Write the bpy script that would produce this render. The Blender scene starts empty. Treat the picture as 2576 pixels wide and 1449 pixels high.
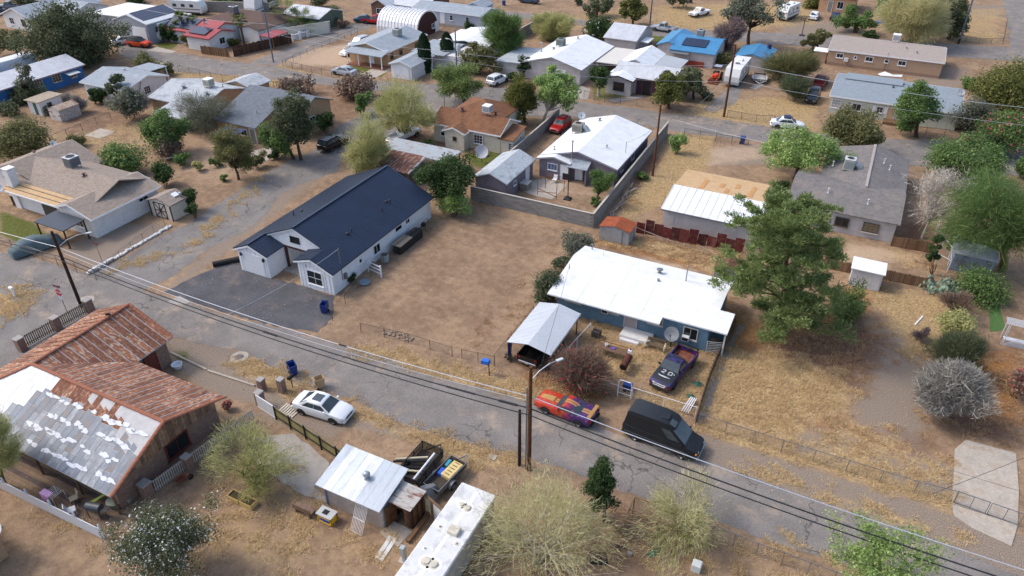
import bpy, math, random
import numpy as np
from mathutils import Vector, Matrix
random.seed(7)
R = math.radians
SC = bpy.context.scene
COL = SC.collection

# ---------------------------------------------------------------- camera
CAMH, PITCH, YAW, FPX = 38.8, R(33.722), R(26.5), 1850.0      # world X / Y run along the street grid
cam = bpy.data.cameras.new('camera'); cam.sensor_width = 36; cam.lens = 36*FPX/2575
cam.clip_start = .5; cam.clip_end = 6000
cam_o = bpy.data.objects.new('camera', cam); COL.objects.link(cam_o)
cam_o.location = (0, 0, CAMH); cam_o.rotation_euler = (R(90)-PITCH, 0, YAW)
SC.camera = cam_o
# ---------------------------------------------------------------- sky, sun, exposure
SUN_EL, SUN_AZ = R(48), R(192)          # direction towards the sun, angle in the world X-Y plane
w = bpy.data.worlds.new('World'); SC.world = w; w.use_nodes = True
nt = w.node_tree; nt.nodes.clear()
sky = nt.nodes.new('ShaderNodeTexSky'); sky.sky_type = 'NISHITA'; sky.sun_disc = False
sky.sun_elevation = SUN_EL; sky.sun_rotation = R(90)-SUN_AZ; sky.air_density = 1.0; sky.dust_density = 3.0; sky.ozone_density = 1.0
bg = nt.nodes.new('ShaderNodeBackground'); bg.inputs[1].default_value = .15
wo = nt.nodes.new('ShaderNodeOutputWorld')
nt.links.new(sky.outputs[0], bg.inputs[0]); nt.links.new(bg.outputs[0], wo.inputs[0])
sun = bpy.data.lights.new('sun', 'SUN'); sun.energy = 1.0; sun.angle = R(11); sun.color = (1, .965, .91)
sun_o = bpy.data.objects.new('sun', sun); COL.objects.link(sun_o)
sd = Vector((math.cos(SUN_EL)*math.cos(SUN_AZ), math.cos(SUN_EL)*math.sin(SUN_AZ), math.sin(SUN_EL)))
sun_o.rotation_euler = sd.to_track_quat('Z', 'Y').to_euler(); sun_o.location = sd*200
SC.view_settings.view_transform = 'Standard'; SC.view_settings.look = 'None'
SC.view_settings.gamma = 1; SC.view_settings.use_curve_mapping = False
SC.view_settings.exposure = .84

# ---------------------------------------------------------------- helpers
def P(px, py, z=0.0):
    """survey helper: the world point at height z that stands at this place of the photograph"""
    u, v = px-1287.5, py-724.5
    s, c = math.sin(PITCH), math.cos(PITCH)
    dx, dy, dz = u, FPX*c-v*s, -(FPX*s+v*c)
    t = (CAMH-z)/(-dz); x, y = dx*t, dy*t
    return Vector((x*math.cos(YAW)-y*math.sin(YAW), x*math.sin(YAW)+y*math.cos(YAW), z))
def lin(c): return tuple(((v/255+.055)/1.055)**2.4 if v > 10 else v/255/12.92 for v in c)

class MB:
    def __init__(s): s.v = []; s.f = []
    def add(s, v, f):
        o = len(s.v); s.v += [tuple(p) for p in v]; s.f += [tuple(i+o for i in q) for q in f]; return s
    def box(s, x0, x1, y0, y1, z0, z1):
        return s.add([(x0,y0,z0),(x1,y0,z0),(x1,y1,z0),(x0,y1,z0),(x0,y0,z1),(x1,y0,z1),(x1,y1,z1),(x0,y1,z1)],
                     [(0,3,2,1),(4,5,6,7),(0,1,5,4),(1,2,6,5),(2,3,7,6),(3,0,4,7)])
    def bbox(s, x0, x1, y0, y1, z0, z1, b):      # box with chamfered top and upright edges
        def ring(z, i): return [(x0+b+i,y0+i,z),(x1-b-i,y0+i,z),(x1-i,y0+b+i,z),(x1-i,y1-b-i,z),(x1-b-i,y1-i,z),(x0+b+i,y1-i,z),(x0+i,y1-b-i,z),(x0+i,y0+b+i,z)]
        v = ring(z0,0)+ring(z1-b,0)+ring(z1,b)
        f = [tuple(range(7,-1,-1)), tuple(range(16,24))]
        for k in (0,8):
            f += [(k+i, k+(i+1)%8, k+8+(i+1)%8, k+8+i) for i in range(8)]
        return s.add(v, f)
    def obox(s, c, ux, uy, uz):                   # oriented box: centre and three half vectors
        c, ux, uy, uz = map(Vector, (c, ux, uy, uz)); v = []
        for k in (-1,1):
            for q in ((-1,-1),(1,-1),(1,1),(-1,1)): v.append(c+ux*q[0]+uy*q[1]+uz*k)
        return s.add(v, [(0,3,2,1),(4,5,6,7),(0,1,5,4),(1,2,6,5),(2,3,7,6),(3,0,4,7)])
    def beam(s, a, b, w, h=None, up=(0,0,1)):
        a, b = Vector(a), Vector(b); d = b-a; L = d.length
        if L < 1e-6: return s
        d.normalize(); up = Vector(up)
        sd_ = d.cross(up)
        if sd_.length < 1e-4: sd_ = d.cross(Vector((1,0,0)))
        sd_.normalize(); u2 = sd_.cross(d)
        return s.obox((a+b)/2, d*L/2, sd_*w/2, u2*(h or w)/2)
    def tube(s, pts, rad, n=6, cap=True):
        pts = [Vector(p) for p in pts]; m = len(pts)
        if not hasattr(rad, '__len__'): rad = [rad]*m
        o = len(s.v); prev = None
        for i, p in enumerate(pts):
            d = (pts[min(i+1,m-1)]-pts[max(i-1,0)])
            d = d.normalized() if d.length > 1e-9 else Vector((0,0,1))
            a = d.cross(Vector((0,0,1)) if abs(d.z) < .95 else Vector((1,0,0))) if prev is None else (prev-d*prev.dot(d))
            a.normalize(); prev = a; b = d.cross(a)
            for k in range(n):
                t = 2*math.pi*k/n
                s.v.append(tuple(p+(a*math.cos(t)+b*math.sin(t))*rad[i]))
        for i in range(m-1):
            for k in range(n):
                s.f.append((o+i*n+k, o+i*n+(k+1)%n, o+(i+1)*n+(k+1)%n, o+(i+1)*n+k))
        if cap:
            s.f.append(tuple(o+k for k in range(n-1,-1,-1))); s.f.append(tuple(o+(m-1)*n+k for k in range(n)))
        return s
    def cyl(s, c, r, z0, z1, n=12, r1=None):
        return s.tube([(c[0],c[1],z0),(c[0],c[1],z1)], [r, r if r1 is None else r1], n)
    def lathe(s, prof, c=(0,0,0), n=16, axis='z'):   # prof: list of (radius, height)
        o = len(s.v); m = len(prof)
        for r, h in prof:
            for k in range(n):
                t = 2*math.pi*k/n; x, y = r*math.cos(t), r*math.sin(t)
                p = (x,y,h) if axis == 'z' else ((x,h,y) if axis == 'y' else (h,x,y))
                s.v.append((p[0]+c[0],p[1]+c[1],p[2]+c[2]))
        for i in range(m-1):
            for k in range(n): s.f.append((o+i*n+k, o+i*n+(k+1)%n, o+(i+1)*n+(k+1)%n, o+(i+1)*n+k))
        return s
    def extr(s, prof, axis, lo, hi):                 # closed profile pushed along x or y; profile = (across, z)
        n = len(prof)
        if axis == 'y': v = [(a,lo,z) for a, z in prof]+[(a,hi,z) for a, z in prof]
        else: v = [(lo,a,z) for a, z in prof]+[(hi,a,z) for a, z in prof]
        return s.add(v, [tuple(range(n)), tuple(range(2*n-1,n-1,-1))]+[(i,n+i,n+(i+1)%n,(i+1)%n) for i in range(n)])
    def slab(s, quad, t):                            # a flat polygon given thickness downwards
        n = len(quad); q = [Vector(p) for p in quad]
        v = q+[p-Vector((0,0,t)) for p in q]
        return s.add(v, [tuple(range(n)), tuple(range(2*n-1,n-1,-1))]+[(i,(i+1)%n,n+(i+1)%n,n+i) for i in range(n)])
    def poly(s, pts): return s.add(pts, [tuple(range(len(pts)))])
    def mesh(s, name, off=(0,0,0)):
        me = bpy.data.meshes.new(name)
        ox, oy, oz = off
        me.from_pydata([(x-ox,y-oy,z-oz) for x, y, z in s.v], [], s.f)
        me.update(); return me

def recalc(me):
    import bmesh
    bm = bmesh.new(); bm.from_mesh(me); bmesh.ops.recalc_face_normals(bm, faces=bm.faces); bm.to_mesh(me); bm.free()
def obj(name, me, m=None, parent=None, loc=None, smooth=None):
    if isinstance(me, MB): me = me.mesh(name); recalc(me)
    o = bpy.data.objects.new(name, me); COL.objects.link(o)
    if m is not None and not me.materials: me.materials.append(m)
    if parent is not None: o.parent = parent
    if loc is not None: o.location = loc
    if smooth:
        me.polygons.foreach_set('use_smooth', [True]*len(me.polygons)); me.set_sharp_from_angle(angle=R(smooth))
    return o
def tag(o, label, cat, group=None):
    o['label'] = label; o['category'] = cat
    if group: o['group'] = group
    return o
def thing(name, label, cat, loc=(0,0,0), rz=0, group=None):
    o = bpy.data.objects.new(name, None); COL.objects.link(o); o.empty_display_size = .3
    o.location = loc; o.rotation_euler = (0,0,rz)
    return tag(o, label, cat, group)
def part(t, name, mb, m, smooth=None, parent=None):
    """mb holds world coordinates for unrotated things; the part is stored relative to the thing's base"""
    me = mb.mesh(name, t.location); recalc(me)
    return obj(name, me, m, parent or t, smooth=smooth)
def one(name, label, cat, mb, m, loc=(0,0,0), smooth=None, group=None, kind=None):
    me = mb.mesh(name, loc); recalc(me)
    o = obj(name, me, m, None, loc, smooth)
    if kind: o['kind'] = kind
    if label: tag(o, label, cat, group)
    return o

# ---------------------------------------------------------------- materials
MATS = {}
class NT:
    def __init__(s, m): m.use_nodes = True; s.t = m.node_tree; s.t.nodes.clear()
    def n(s, kind, **kw):
        nd = s.t.nodes.new('ShaderNode'+kind)
        for k, v in kw.items():
            if k.startswith('i_'):
                key = k[2:]; key = int(key) if key.isdigit() else key
                if hasattr(v, 'is_output'): s.t.links.new(v, nd.inputs[key])
                else: nd.inputs[key].default_value = v
            else: setattr(nd, k, v)
        return nd
    def math(s, op, a, b=0., clamp=False):
        return s.n('Math', operation=op, use_clamp=clamp, i_0=a, i_1=b).outputs[0]
    def mix(s, f, a, b):
        nd = s.n('Mix', data_type='RGBA')
        for i, v in ((0,f),(6,a),(7,b)):
            if hasattr(v, 'is_output'): s.t.links.new(v, nd.inputs[i])
            else: nd.inputs[i].default_value = v if i == 0 else (tuple(v)+(1,))[:4]
        return nd.outputs[2]
    def noise(s, vec, scale, detail=3, rough=.55):
        return s.n('TexNoise', i_Vector=vec, i_Scale=scale, i_Detail=detail, i_Roughness=rough).outputs[0]
    def ramp(s, f, lo, hi):
        nd = s.n('MapRange', i_0=f, i_1=lo, i_2=hi, i_3=0., i_4=1.); nd.interpolation_type = 'SMOOTHSTEP'; nd.clamp = True
        return nd.outputs[0]
    def obj(s): return s.n('TexCoord').outputs['Object']
    def out(s, col, rough=.8, metal=0., bump=None, bstr=.3, bdist=.02, spec=.3, alpha=None, trans=None):
        b = s.n('BsdfPrincipled')
        for k, v in (('Base Color',col),('Roughness',rough),('Metallic',metal),('Specular IOR Level',spec),('Alpha',alpha)):
            if v is None: continue
            if hasattr(v, 'is_output'): s.t.links.new(v, b.inputs[k])
            else: b.inputs[k].default_value = (tuple(v)+(1,))[:4] if k == 'Base Color' else v
        if bump is not None:
            bp = s.n('Bump', i_Strength=bstr, i_Distance=bdist, i_Height=bump); s.t.links.new(bp.outputs[0], b.inputs['Normal'])
        sh = b.outputs[0]
        if trans:
            tr = s.n('BsdfTranslucent')
            if hasattr(col, 'is_output'): s.t.links.new(col, tr.inputs[0])
            else: tr.inputs[0].default_value = (tuple(col)+(1,))[:4]
            mx = s.n('MixShader', i_0=trans); s.t.links.new(sh, mx.inputs[1]); s.t.links.new(tr.outputs[0], mx.inputs[2]); sh = mx.outputs[0]
        o = s.n('OutputMaterial'); s.t.links.new(sh, o.inputs[0])

def mat(name, rgb, rough=.75, metal=0., var=.12, scale=3., fine=40., stain=None, stain_amt=.5, stain_scale=.8, pat=None, ps=.2, pd=.35, bump=.3, spec=.3):
    """plain surface: colour with large and fine variation, optional stains and an optional relief pattern
    pat: lap (boards, lines along z), ribx / riby (ribs), shx / shy (shingle courses), block"""
    if name in MATS: return MATS[name]
    m = bpy.data.materials.new(name); MATS[name] = m; t = NT(m)
    c = lin(rgb); co = t.obj()
    n1 = t.noise(co, scale, 4); n2 = t.noise(co, fine, 2)
    k = t.math('ADD', t.math('MULTIPLY', n1, .6), t.math('MULTIPLY', n2, .4))
    lo = tuple(v*(1-var*1.6) for v in c); hi = tuple(min(1, v*(1+var*1.2)) for v in c)
    col = t.mix(t.ramp(k, .3, .7), lo, hi); h = n2; bd = .01
    sx, sy, sz = [t.n('SeparateXYZ', i_0=co).outputs[i] for i in range(3)]
    if pat == 'lap':
        f = t.math('FRACT', t.math('DIVIDE', sz, ps)); h = f; bd = .02
        col = t.mix(t.math('MULTIPLY', t.ramp(f, .14, .02), pd), col, tuple(v*.35 for v in c))
    elif pat in ('ribx', 'riby'):
        f = t.math('FRACT', t.math('DIVIDE', sx if pat == 'ribx' else sy, ps)); h = t.math('ABSOLUTE', t.math('SUBTRACT', f, .5)); bd = .05
        col = t.mix(t.math('MULTIPLY', t.ramp(f, .2, .05), pd), col, tuple(v*.4 for v in c))
    elif pat in ('shx', 'shy'):
        a, b2 = (sx, sy) if pat == 'shx' else (sy, sx)
        vec = t.n('CombineXYZ', i_0=a, i_1=b2, i_2=0.).outputs[0]
        br = t.n('TexBrick', i_Vector=vec, i_Scale=1., offset=.5); br.inputs['Brick Width'].default_value = ps*2.2; br.inputs['Row Height'].default_value = ps
        br.inputs['Mortar Size'].default_value = ps*.07; br.inputs['Bias'].default_value = 0
        br.inputs['Color1'].default_value = tuple(v*(1-pd) for v in c)+(1,); br.inputs['Color2'].default_value = tuple(min(1,v*(1+pd)) for v in c)+(1,)
        br.inputs['Mortar'].default_value = tuple(v*.45 for v in c)+(1,)
        col = t.mix(.6, col, br.outputs[0]); h = t.math('SUBTRACT', 1., br.outputs[1]); bd = .02
    elif pat == 'block':
        vec = t.n('CombineXYZ', i_0=t.math('ADD', sx, sy), i_1=sz, i_2=0.).outputs[0]
        br = t.n('TexBrick', i_Vector=vec, i_Scale=1., offset=.5); br.inputs['Brick Width'].default_value = ps*2; br.inputs['Row Height'].default_value = ps
        br.inputs['Mortar Size'].default_value = ps*.06
        br.inputs['Color1'].default_value = tuple(v*(1-pd) for v in c)+(1,); br.inputs['Color2'].default_value = tuple(min(1,v*(1+pd)) for v in c)+(1,)
        br.inputs['Mortar'].default_value = tuple(v*.6 for v in c)+(1,)
        col = t.mix(.7, col, br.outputs[0]); h = t.math('SUBTRACT', 1., br.outputs[1]); bd = .02
    if stain:
        k3 = {'ribx':(3,.5,3),'riby':(.5,3,3)}.get(pat, (1,1,1))
        s1 = t.noise(t.n('VectorMath', operation='MULTIPLY', i_0=co, i_1=k3).outputs[0], stain_scale, 6, .65)
        col = t.mix(t.math('MULTIPLY', t.ramp(s1, .5, .62), stain_amt), col, lin(stain))
    t.out(col, rough, metal, h, bump, bd, spec)
    return m
def leafmat(name, c1, c2, c3=None, trans=.45):
    if name in MATS: return MATS[name]
    m = bpy.data.materials.new(name); MATS[name] = m; t = NT(m)
    g = t.n('NewGeometry').outputs['Random Per Island']
    r = t.n('ValToRGB', i_0=g); e = r.color_ramp.elements
    g_ = lambda c: (lambda l: tuple(min(.9, (v*.84+.16*(l[0]*.3+l[1]*.6+l[2]*.1))*1.55) for v in l)+(1,))(lin(c))
    e[0].color = g_(tuple(a*.55+b*.45 for a, b in zip(c1, c2))); e[1].color = g_(c2)
    if c3: q = e.new(.85); q.color = g_(c2); e[2].color = g_(c3)
    t.out(r.outputs[0], .7, 0, spec=.15, trans=trans); return m
def flat(name, rgb, rough=.5, metal=0., spec=.5):
    if name in MATS: return MATS[name]
    m = bpy.data.materials.new(name); MATS[name] = m; t = NT(m)
    c = lin(rgb); n1 = t.noise(t.obj(), 6, 3)
    t.out(t.mix(n1, tuple(v*.86 for v in c), tuple(min(1,v*1.1) for v in c)), rough, metal, spec=spec); return m
def glass(name='window_glass', rgb=(28,34,38)):
    if name in MATS: return MATS[name]
    m = bpy.data.materials.new(name); MATS[name] = m; t = NT(m)
    n1 = t.noise(t.obj(), 2.2, 2)
    c = lin(rgb); t.out(t.mix(n1, tuple(v*.6 for v in c), tuple(v*1.7 for v in c)), .08, 0, spec=.6); return m
# ================================================================ ground
def pts(*l): return [P(x, y) for x, y in l]
def pip(X, Y, poly):
    ins = np.zeros(X.shape, bool); d2 = np.full(X.shape, 1e9); n = len(poly)
    for i in range(n):
        x0, y0 = poly[i][0], poly[i][1]; x1, y1 = poly[(i+1)%n][0], poly[(i+1)%n][1]
        if abs(y1-y0) > 1e-9:
            cnd = ((y0 > Y) != (y1 > Y)) & (X < (x1-x0)*(Y-y0)/(y1-y0)+x0); ins ^= cnd
        ex, ey = x1-x0, y1-y0; L = ex*ex+ey*ey+1e-9
        t = np.clip(((X-x0)*ex+(Y-y0)*ey)/L, 0, 1)
        d2 = np.minimum(d2, (X-x0-t*ex)**2+(Y-y0-t*ey)**2)
    d = np.sqrt(d2); return np.where(ins, d, -d)
ZONES = {k: [] for k in ('straw','gravel','soil','green','sand','weeds')}
def zone(kind, l, feather=1.2, amt=1.0, ab=False): ZONES[kind].append(([Vector((x,y,0)) for x, y in l] if ab else pts(*l), feather, amt))
# straw (dry grass)
zone('straw', [(1785,960),(1840,880),(2010,900),(2110,940),(2150,1000),(2120,1050),(2020,1080),(1990,1130),(1790,1065)], 1.2, .85)
zone('straw', [(2020,1080),(2140,1040),(2280,1110),(2400,1180),(2400,1290),(2200,1240),(1990,1150)], 1.2, .5)
zone('straw', [(-5.5,41.0),(11.5,41.2),(11.5,42.4),(-5.5,42.3)], .5, .8, True)
zone('straw', [(-3,38.3),(13,38.3),(13,39.6),(-3,39.8)], .6, .5, True)
zone('gravel', [(-5,36.6),(16,36.0),(16,41.3),(-5,41.2)], .8, .9, True)
zone('straw', [(890,800),(1000,690),(1100,560),(1220,545),(1430,570),(1340,740),(1270,890),(900,850)], 2, .12)
zone('straw', [(1330,1010),(900,905),(870,880),(960,870),(1140,920),(1340,965),(1500,1010)], .8, .8)
zone('straw', [(560,905),(700,905),(760,960),(880,1010),(1010,1075),(1200,1115),(1330,1170),(1180,1180),(900,1060),(700,1000),(600,940)], .9, .75)
zone('straw', [(540,1130),(760,1200),(850,1300),(1060,1400),(1000,1449),(420,1449),(540,1300)], 2, .45)
zone('straw', [(0,1230),(260,1350),(300,1449),(0,1449)], 2, .35)
zone('straw', [(1560,1000),(1760,900),(1830,880),(1760,1060),(1660,1030)], 1, .55)
zone('straw', [(1480,790),(1800,860),(1790,900),(1720,990),(1560,960),(1430,900)], 1, .6)
zone('straw', [(1560,590),(1850,640),(1830,700),(1700,650),(1480,610)], .8, .9)
zone('straw', [(1690,340),(1800,340),(1780,420),(1660,520),(1560,560),(1560,500),(1650,430)], 1, .9)
zone('straw', [(1770,255),(2050,240),(2060,330),(1960,330),(1700,300)], 1.5, .9)
zone('straw', [(2150,720),(2400,740),(2380,830),(2290,900),(2230,800)], 1.5, .9)
zone('straw', [(2250,620),(2330,640),(2330,690),(2220,650)], 1, .6)
zone('straw', [(0,700),(60,720),(100,750),(50,800),(0,820)], .8, .9)
zone('straw', [(480,640),(560,560),(640,490),(700,430),(680,410),(600,480),(440,620),(210,690),(280,690)], .6, .5)
zone('straw', [(230,330),(340,290),(420,340),(300,400),(60,390),(40,330)], 2, .5)
zone('straw', [(420,175),(700,200),(720,220),(440,195)], 1, .8)
zone('straw', [(690,165),(830,195),(980,205),(1000,215),(820,200),(680,175)], .8, .9)
zone('straw', [(1640,15),(2050,5),(2060,60),(1850,80),(1640,75)], 3, .8)
zone('straw', [(1420,40),(1560,20),(1580,60),(1400,80)], 2, .6)
zone('straw', [(2420,20),(2530,20),(2520,110),(2400,105)], 2, .6)
zone('straw', [(1900,1330),(2210,1430),(2220,1449),(1300,1449),(1400,1300),(1560,1330)], 1.5, .4)
# grey gravel
zone('gravel', [(420,840),(600,880),(760,960),(980,1070),(1240,1130),(1180,1150),(900,1080),(640,1020),(520,990),(420,900)], 1, .9)
zone('gravel', [(2110,860),(2250,820),(2330,900),(2330,1150),(2420,1180),(2410,1290),(2250,1230),(2130,1160),(2140,1020)], 2, .9)
zone('gravel', [(640,500),(800,380),(880,400),(640,600),(560,660),(420,760),(380,740)], 1.5, .6)
zone('gravel', [(240,560),(430,560),(420,590),(230,690),(150,640),(190,600)], 1, .7)
zone('gravel', [(1850,1130),(2100,1200),(2400,1320),(2575,1400),(2575,1449),(2300,1380),(1800,1180)], 1, .7)
zone('gravel', [(1720,380),(1960,350),(1950,420),(1740,420)], 1.5, .7)
zone('gravel', [(1960,40),(2160,60),(2180,95),(1960,90)], 2, .8)
zone('gravel', [(2250,180),(2450,160),(2440,240),(2330,230)], 2, .6)
zone('gravel', [(2430,10),(2540,10),(2520,50),(2430,45)], 2, .7)
zone('gravel', [(560,1020),(900,1050),(840,1120),(640,1060)], 1, .7)
# darker brown soil
zone('soil', [(890,800),(1000,690),(1100,560),(1220,545),(1430,570),(1340,740),(1270,890),(900,850)], 2, .35)
zone('soil', [(1900,860),(2130,800),(2250,860),(2160,1000),(2000,960)], 2, .8)
zone('soil', [(2330,900),(2575,860),(2575,1120),(2420,1110),(2330,1050)], 2, .8)
zone('soil', [(1520,1250),(1660,1320),(1900,1400),(2000,1449),(1300,1449),(1450,1330)], 2, .55)
zone('soil', [(1280,900),(1380,880),(1560,1000),(1480,1010),(1340,960)], .8, .9)
zone('soil', [(1100,1000+260),(500,1260),(420,1449),(1000,1449)], 3, .35)
zone('soil', [(1620,380),(1700,400),(1640,520),(1560,520)], 1, .7)
zone('soil', [(1830,270),(1990,260),(2020,300),(1880,310)], 1, .6)
zone('soil', [(1500,570),(1860,620),(1840,690),(1500,620)], 1.5, .6)
zone('soil', [(2280,560),(2360,560),(2340,680),(2260,620)], 1, .9)
zone('soil', [(120,300),(330,250),(420,300),(330,360),(120,360)], 3, .5)
zone('soil', [(700,60+130),(900,215),(930,290),(800,330),(640,330)], 2, .5)
# lawn
zone('green', [(0,530),(85,560),(130,600),(60,620),(0,590)], .7, .95)
zone('green', [(1160,390),(1300,350),(1240,430),(1190,420)], .8, .8)
zone('green', [(860,165),(985,170),(960,195),(850,185)], .5, .95)
zone('green', [(1480,215),(1560,215),(1580,245),(1490,255)], .6, .6)
zone('green', [(1640,85),(1690,85),(1680,110),(1640,105)], .6, .95)
zone('green', [(430,880),(480,880),(480,915),(440,915)], .7, .7)
zone('green', [(395,105),(450,110),(430,125),(395,118)], .4, 1.0)
zone('green', [(2320,690),(2380,640),(2330,610)], .7, .35)
# pale sandy / trampled
zone('sand', [(1430,430),(1540,450),(1500,500),(1350,490)], .8, .5)
zone('sand', [(690,60+70),(930,105),(880,170),(700,165)], 2, .8)
zone('sand', [(1720,370),(1900,360),(1940,400),(1740,430)], 1.5, .6)
zone('sand', [(2130,610),(2330,640),(2320,660),(2110,660)], 1, .8)
zone('sand', [(480,340),(640,330),(700,400),(560,480),(420,450)], 3, .5)
zone('sand', [(950,640),(1180,560),(1400,600),(1300,780),(1150,830),(960,800)], 4, .2)
zone('sand', [(1620,640),(1760,670),(1740,700),(1620,670)], .8, .6)
# low orange weeds
zone('weeds', [(1480,600),(1860,640),(1850,700),(1480,610)], 1, .9)
zone('weeds', [(1770,700),(1900,800),(2100,760),(2110,700),(2250,720),(2200,800),(1900,900),(1820,900)], 1.5, .6)
zone('weeds', [(2080,1010),(2200,1060),(2330,1130),(2300,1200),(2100,1110),(1950,1080),(1850,1060)], 1.5, .5)
zone('gravel', [(1940,1080),(2120,1060),(2340,1180),(2370,1270),(2200,1220),(2000,1150)], 1.5, .75)
zone('soil', [(2150,1080),(2330,1090),(2400,1150),(2250,1150)], 1.5, .7)
zone('weeds', [(2420,880),(2575,880),(2575,1080),(2450,1050)], 2, .8)
zone('weeds', [(1310,940),(1500,985),(1560,1010),(1400,1000),(1320,970)], .6, .9)

def gridax(lo, hi, step, ext):
    a = np.arange(lo, hi, step); return list(a)
xs = np.array([-2500,-900,-420,-260]+gridax(-200,-90,1.0,0)+gridax(-90,24,.42,0)+gridax(24,46,1.0,0)+[80,200,900,2500])
ys = np.array([-900,-200,-40]+gridax(6,66,.42,0)+gridax(66,130,.75,0)+gridax(130,226,1.3,0)+[300,500,1200,3000])
GX, GY = np.meshgrid(xs, ys); nx, ny = len(xs), len(ys)
MASK = {}
for k, l in ZONES.items():
    wgt = np.zeros(GX.shape)
    for poly, fe, amt in l:
        bx0, bx1 = min(p.x for p in poly)-fe*3, max(p.x for p in poly)+fe*3; by0, by1 = min(p.y for p in poly)-fe*3, max(p.y for p in poly)+fe*3
        ix = np.where((xs > bx0)&(xs < bx1))[0]; iy = np.where((ys > by0)&(ys < by1))[0]
        if len(ix) == 0 or len(iy) == 0: continue
        sl = np.ix_(iy, ix); sd_ = pip(GX[sl], GY[sl], poly)
        wgt[sl] = np.maximum(wgt[sl], np.clip(.5+sd_/(2*fe), 0, 1)*amt)
    MASK[k] = wgt
def mask_at(k, x, y):
    i = np.clip(np.searchsorted(xs, x)-1, 0, nx-2); j = np.clip(np.searchsorted(ys, y)-1, 0, ny-2)
    return MASK[k][j, i]
rng = np.random.default_rng(3)
GZ = np.zeros(GX.shape)
me = bpy.data.meshes.new('ground')
idx = np.arange(nx*ny).reshape(ny, nx)
quads = np.stack([idx[:-1,:-1], idx[:-1,1:], idx[1:,1:], idx[1:,:-1]], -1).reshape(-1, 4)
me.vertices.add(nx*ny); me.vertices.foreach_set('co', np.stack([GX, GY, GZ], -1).ravel())
me.loops.add(quads.size); me.loops.foreach_set('vertex_index', quads.ravel())
me.polygons.add(len(quads)); me.polygons.foreach_set('loop_start', np.arange(len(quads))*4)
me.update(calc_edges=True)
for nm, ks in (('zone_a', ('straw','gravel','soil')), ('zone_b', ('green','sand','weeds'))):
    at = me.color_attributes.new(nm, 'FLOAT_COLOR', 'POINT')
    d = np.ones((nx*ny, 4)); 
    for i, k in enumerate(ks): d[:, i] = MASK[k].ravel()
    at.data.foreach_set('color', d.ravel())
gm = bpy.data.materials.new('ground_earth'); t = NT(gm)
co = t.obj()
n_big = t.noise(co, .22, 5, .6); n_mid = t.noise(co, 1.3, 6, .7); n_fine = t.noise(co, 4.5, 6, .78); n_grit = t.noise(co, 13, 3, .7)
def two(a, b, f): return t.mix(f, lin(a), lin(b))
base = two((120,99,81), (162,136,110), t.ramp(t.math('ADD', t.math('MULTIPLY', n_mid, .55), t.math('MULTIPLY', n_big, .45)), .36, .66))
base = t.mix(t.math('MULTIPLY', t.ramp(n_fine, .5, .66), .6), base, lin((102,80,62)))
base = t.mix(t.math('MULTIPLY', t.ramp(n_grit, .56, .68), .5), base, lin((182,156,126)))
za = t.n('SeparateColor', i_0=t.n('Attribute', attribute_name='zone_a').outputs[0]); zb = t.n('SeparateColor', i_0=t.n('Attribute', attribute_name='zone_b').outputs[0])
def wmask(sock, nz, k=.9, sharp=.16):
    return t.ramp(t.math('ADD', sock, t.math('MULTIPLY', t.math('SUBTRACT', nz, .5), k)), .5-sharp, .5+sharp)
n_m2 = t.noise(co, 2.1, 6, .72); n_m3 = t.noise(co, .8, 6, .7)
grav = t.mix(t.ramp(n_grit, .35, .68), lin((110,97,86)), lin((158,143,128)))
grav = t.mix(t.math('MULTIPLY', t.ramp(n_fine, .55, .7), .4), grav, lin((150,122,96)))
soil = two((88,66,54), (132,102,82), t.ramp(n_fine, .3, .7))
straw = t.mix(t.ramp(n_fine, .36, .64), lin((126,104,76)), lin((186,160,118)))
green = t.mix(t.ramp(n_fine, .3, .7), lin((62,74,34)), lin((112,112,58)))
sand = two((160,136,112), (196,172,146), t.ramp(n_fine, .3, .7))
weeds = t.mix(t.ramp(n_fine, .3, .7), lin((112,76,44)), lin((172,126,78)))
c = t.mix(wmask(za.outputs[1], n_m2), base, grav)
c = t.mix(wmask(za.outputs[2], n_m3, 1.1, .3), c, soil)
c = t.mix(t.math('MULTIPLY', wmask(zb.outputs[1], n_m3, 1.0, .3), .85), c, sand)
c = t.mix(t.math('MULTIPLY', wmask(zb.outputs[2], n_m2, 1.0, .25), .9), c, weeds)
c = t.mix(wmask(za.outputs[0], t.math('ADD', t.math('MULTIPLY', t.noise(co, 1.6, 8, .8), .6), t.math('MULTIPLY', t.noise(co, .45, 4, .6), .4)), 3.0, .25), c, straw)
c = t.mix(wmask(zb.outputs[0], n_m2, .8, .2), c, green)
t.out(c, .95, 0, t.math('ADD', n_fine, t.math('MULTIPLY', n_grit, .5)), .5, .06, .1)
me.materials.append(gm)
ground = bpy.data.objects.new('ground', me); COL.objects.link(ground); ground['kind'] = 'structure'

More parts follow.
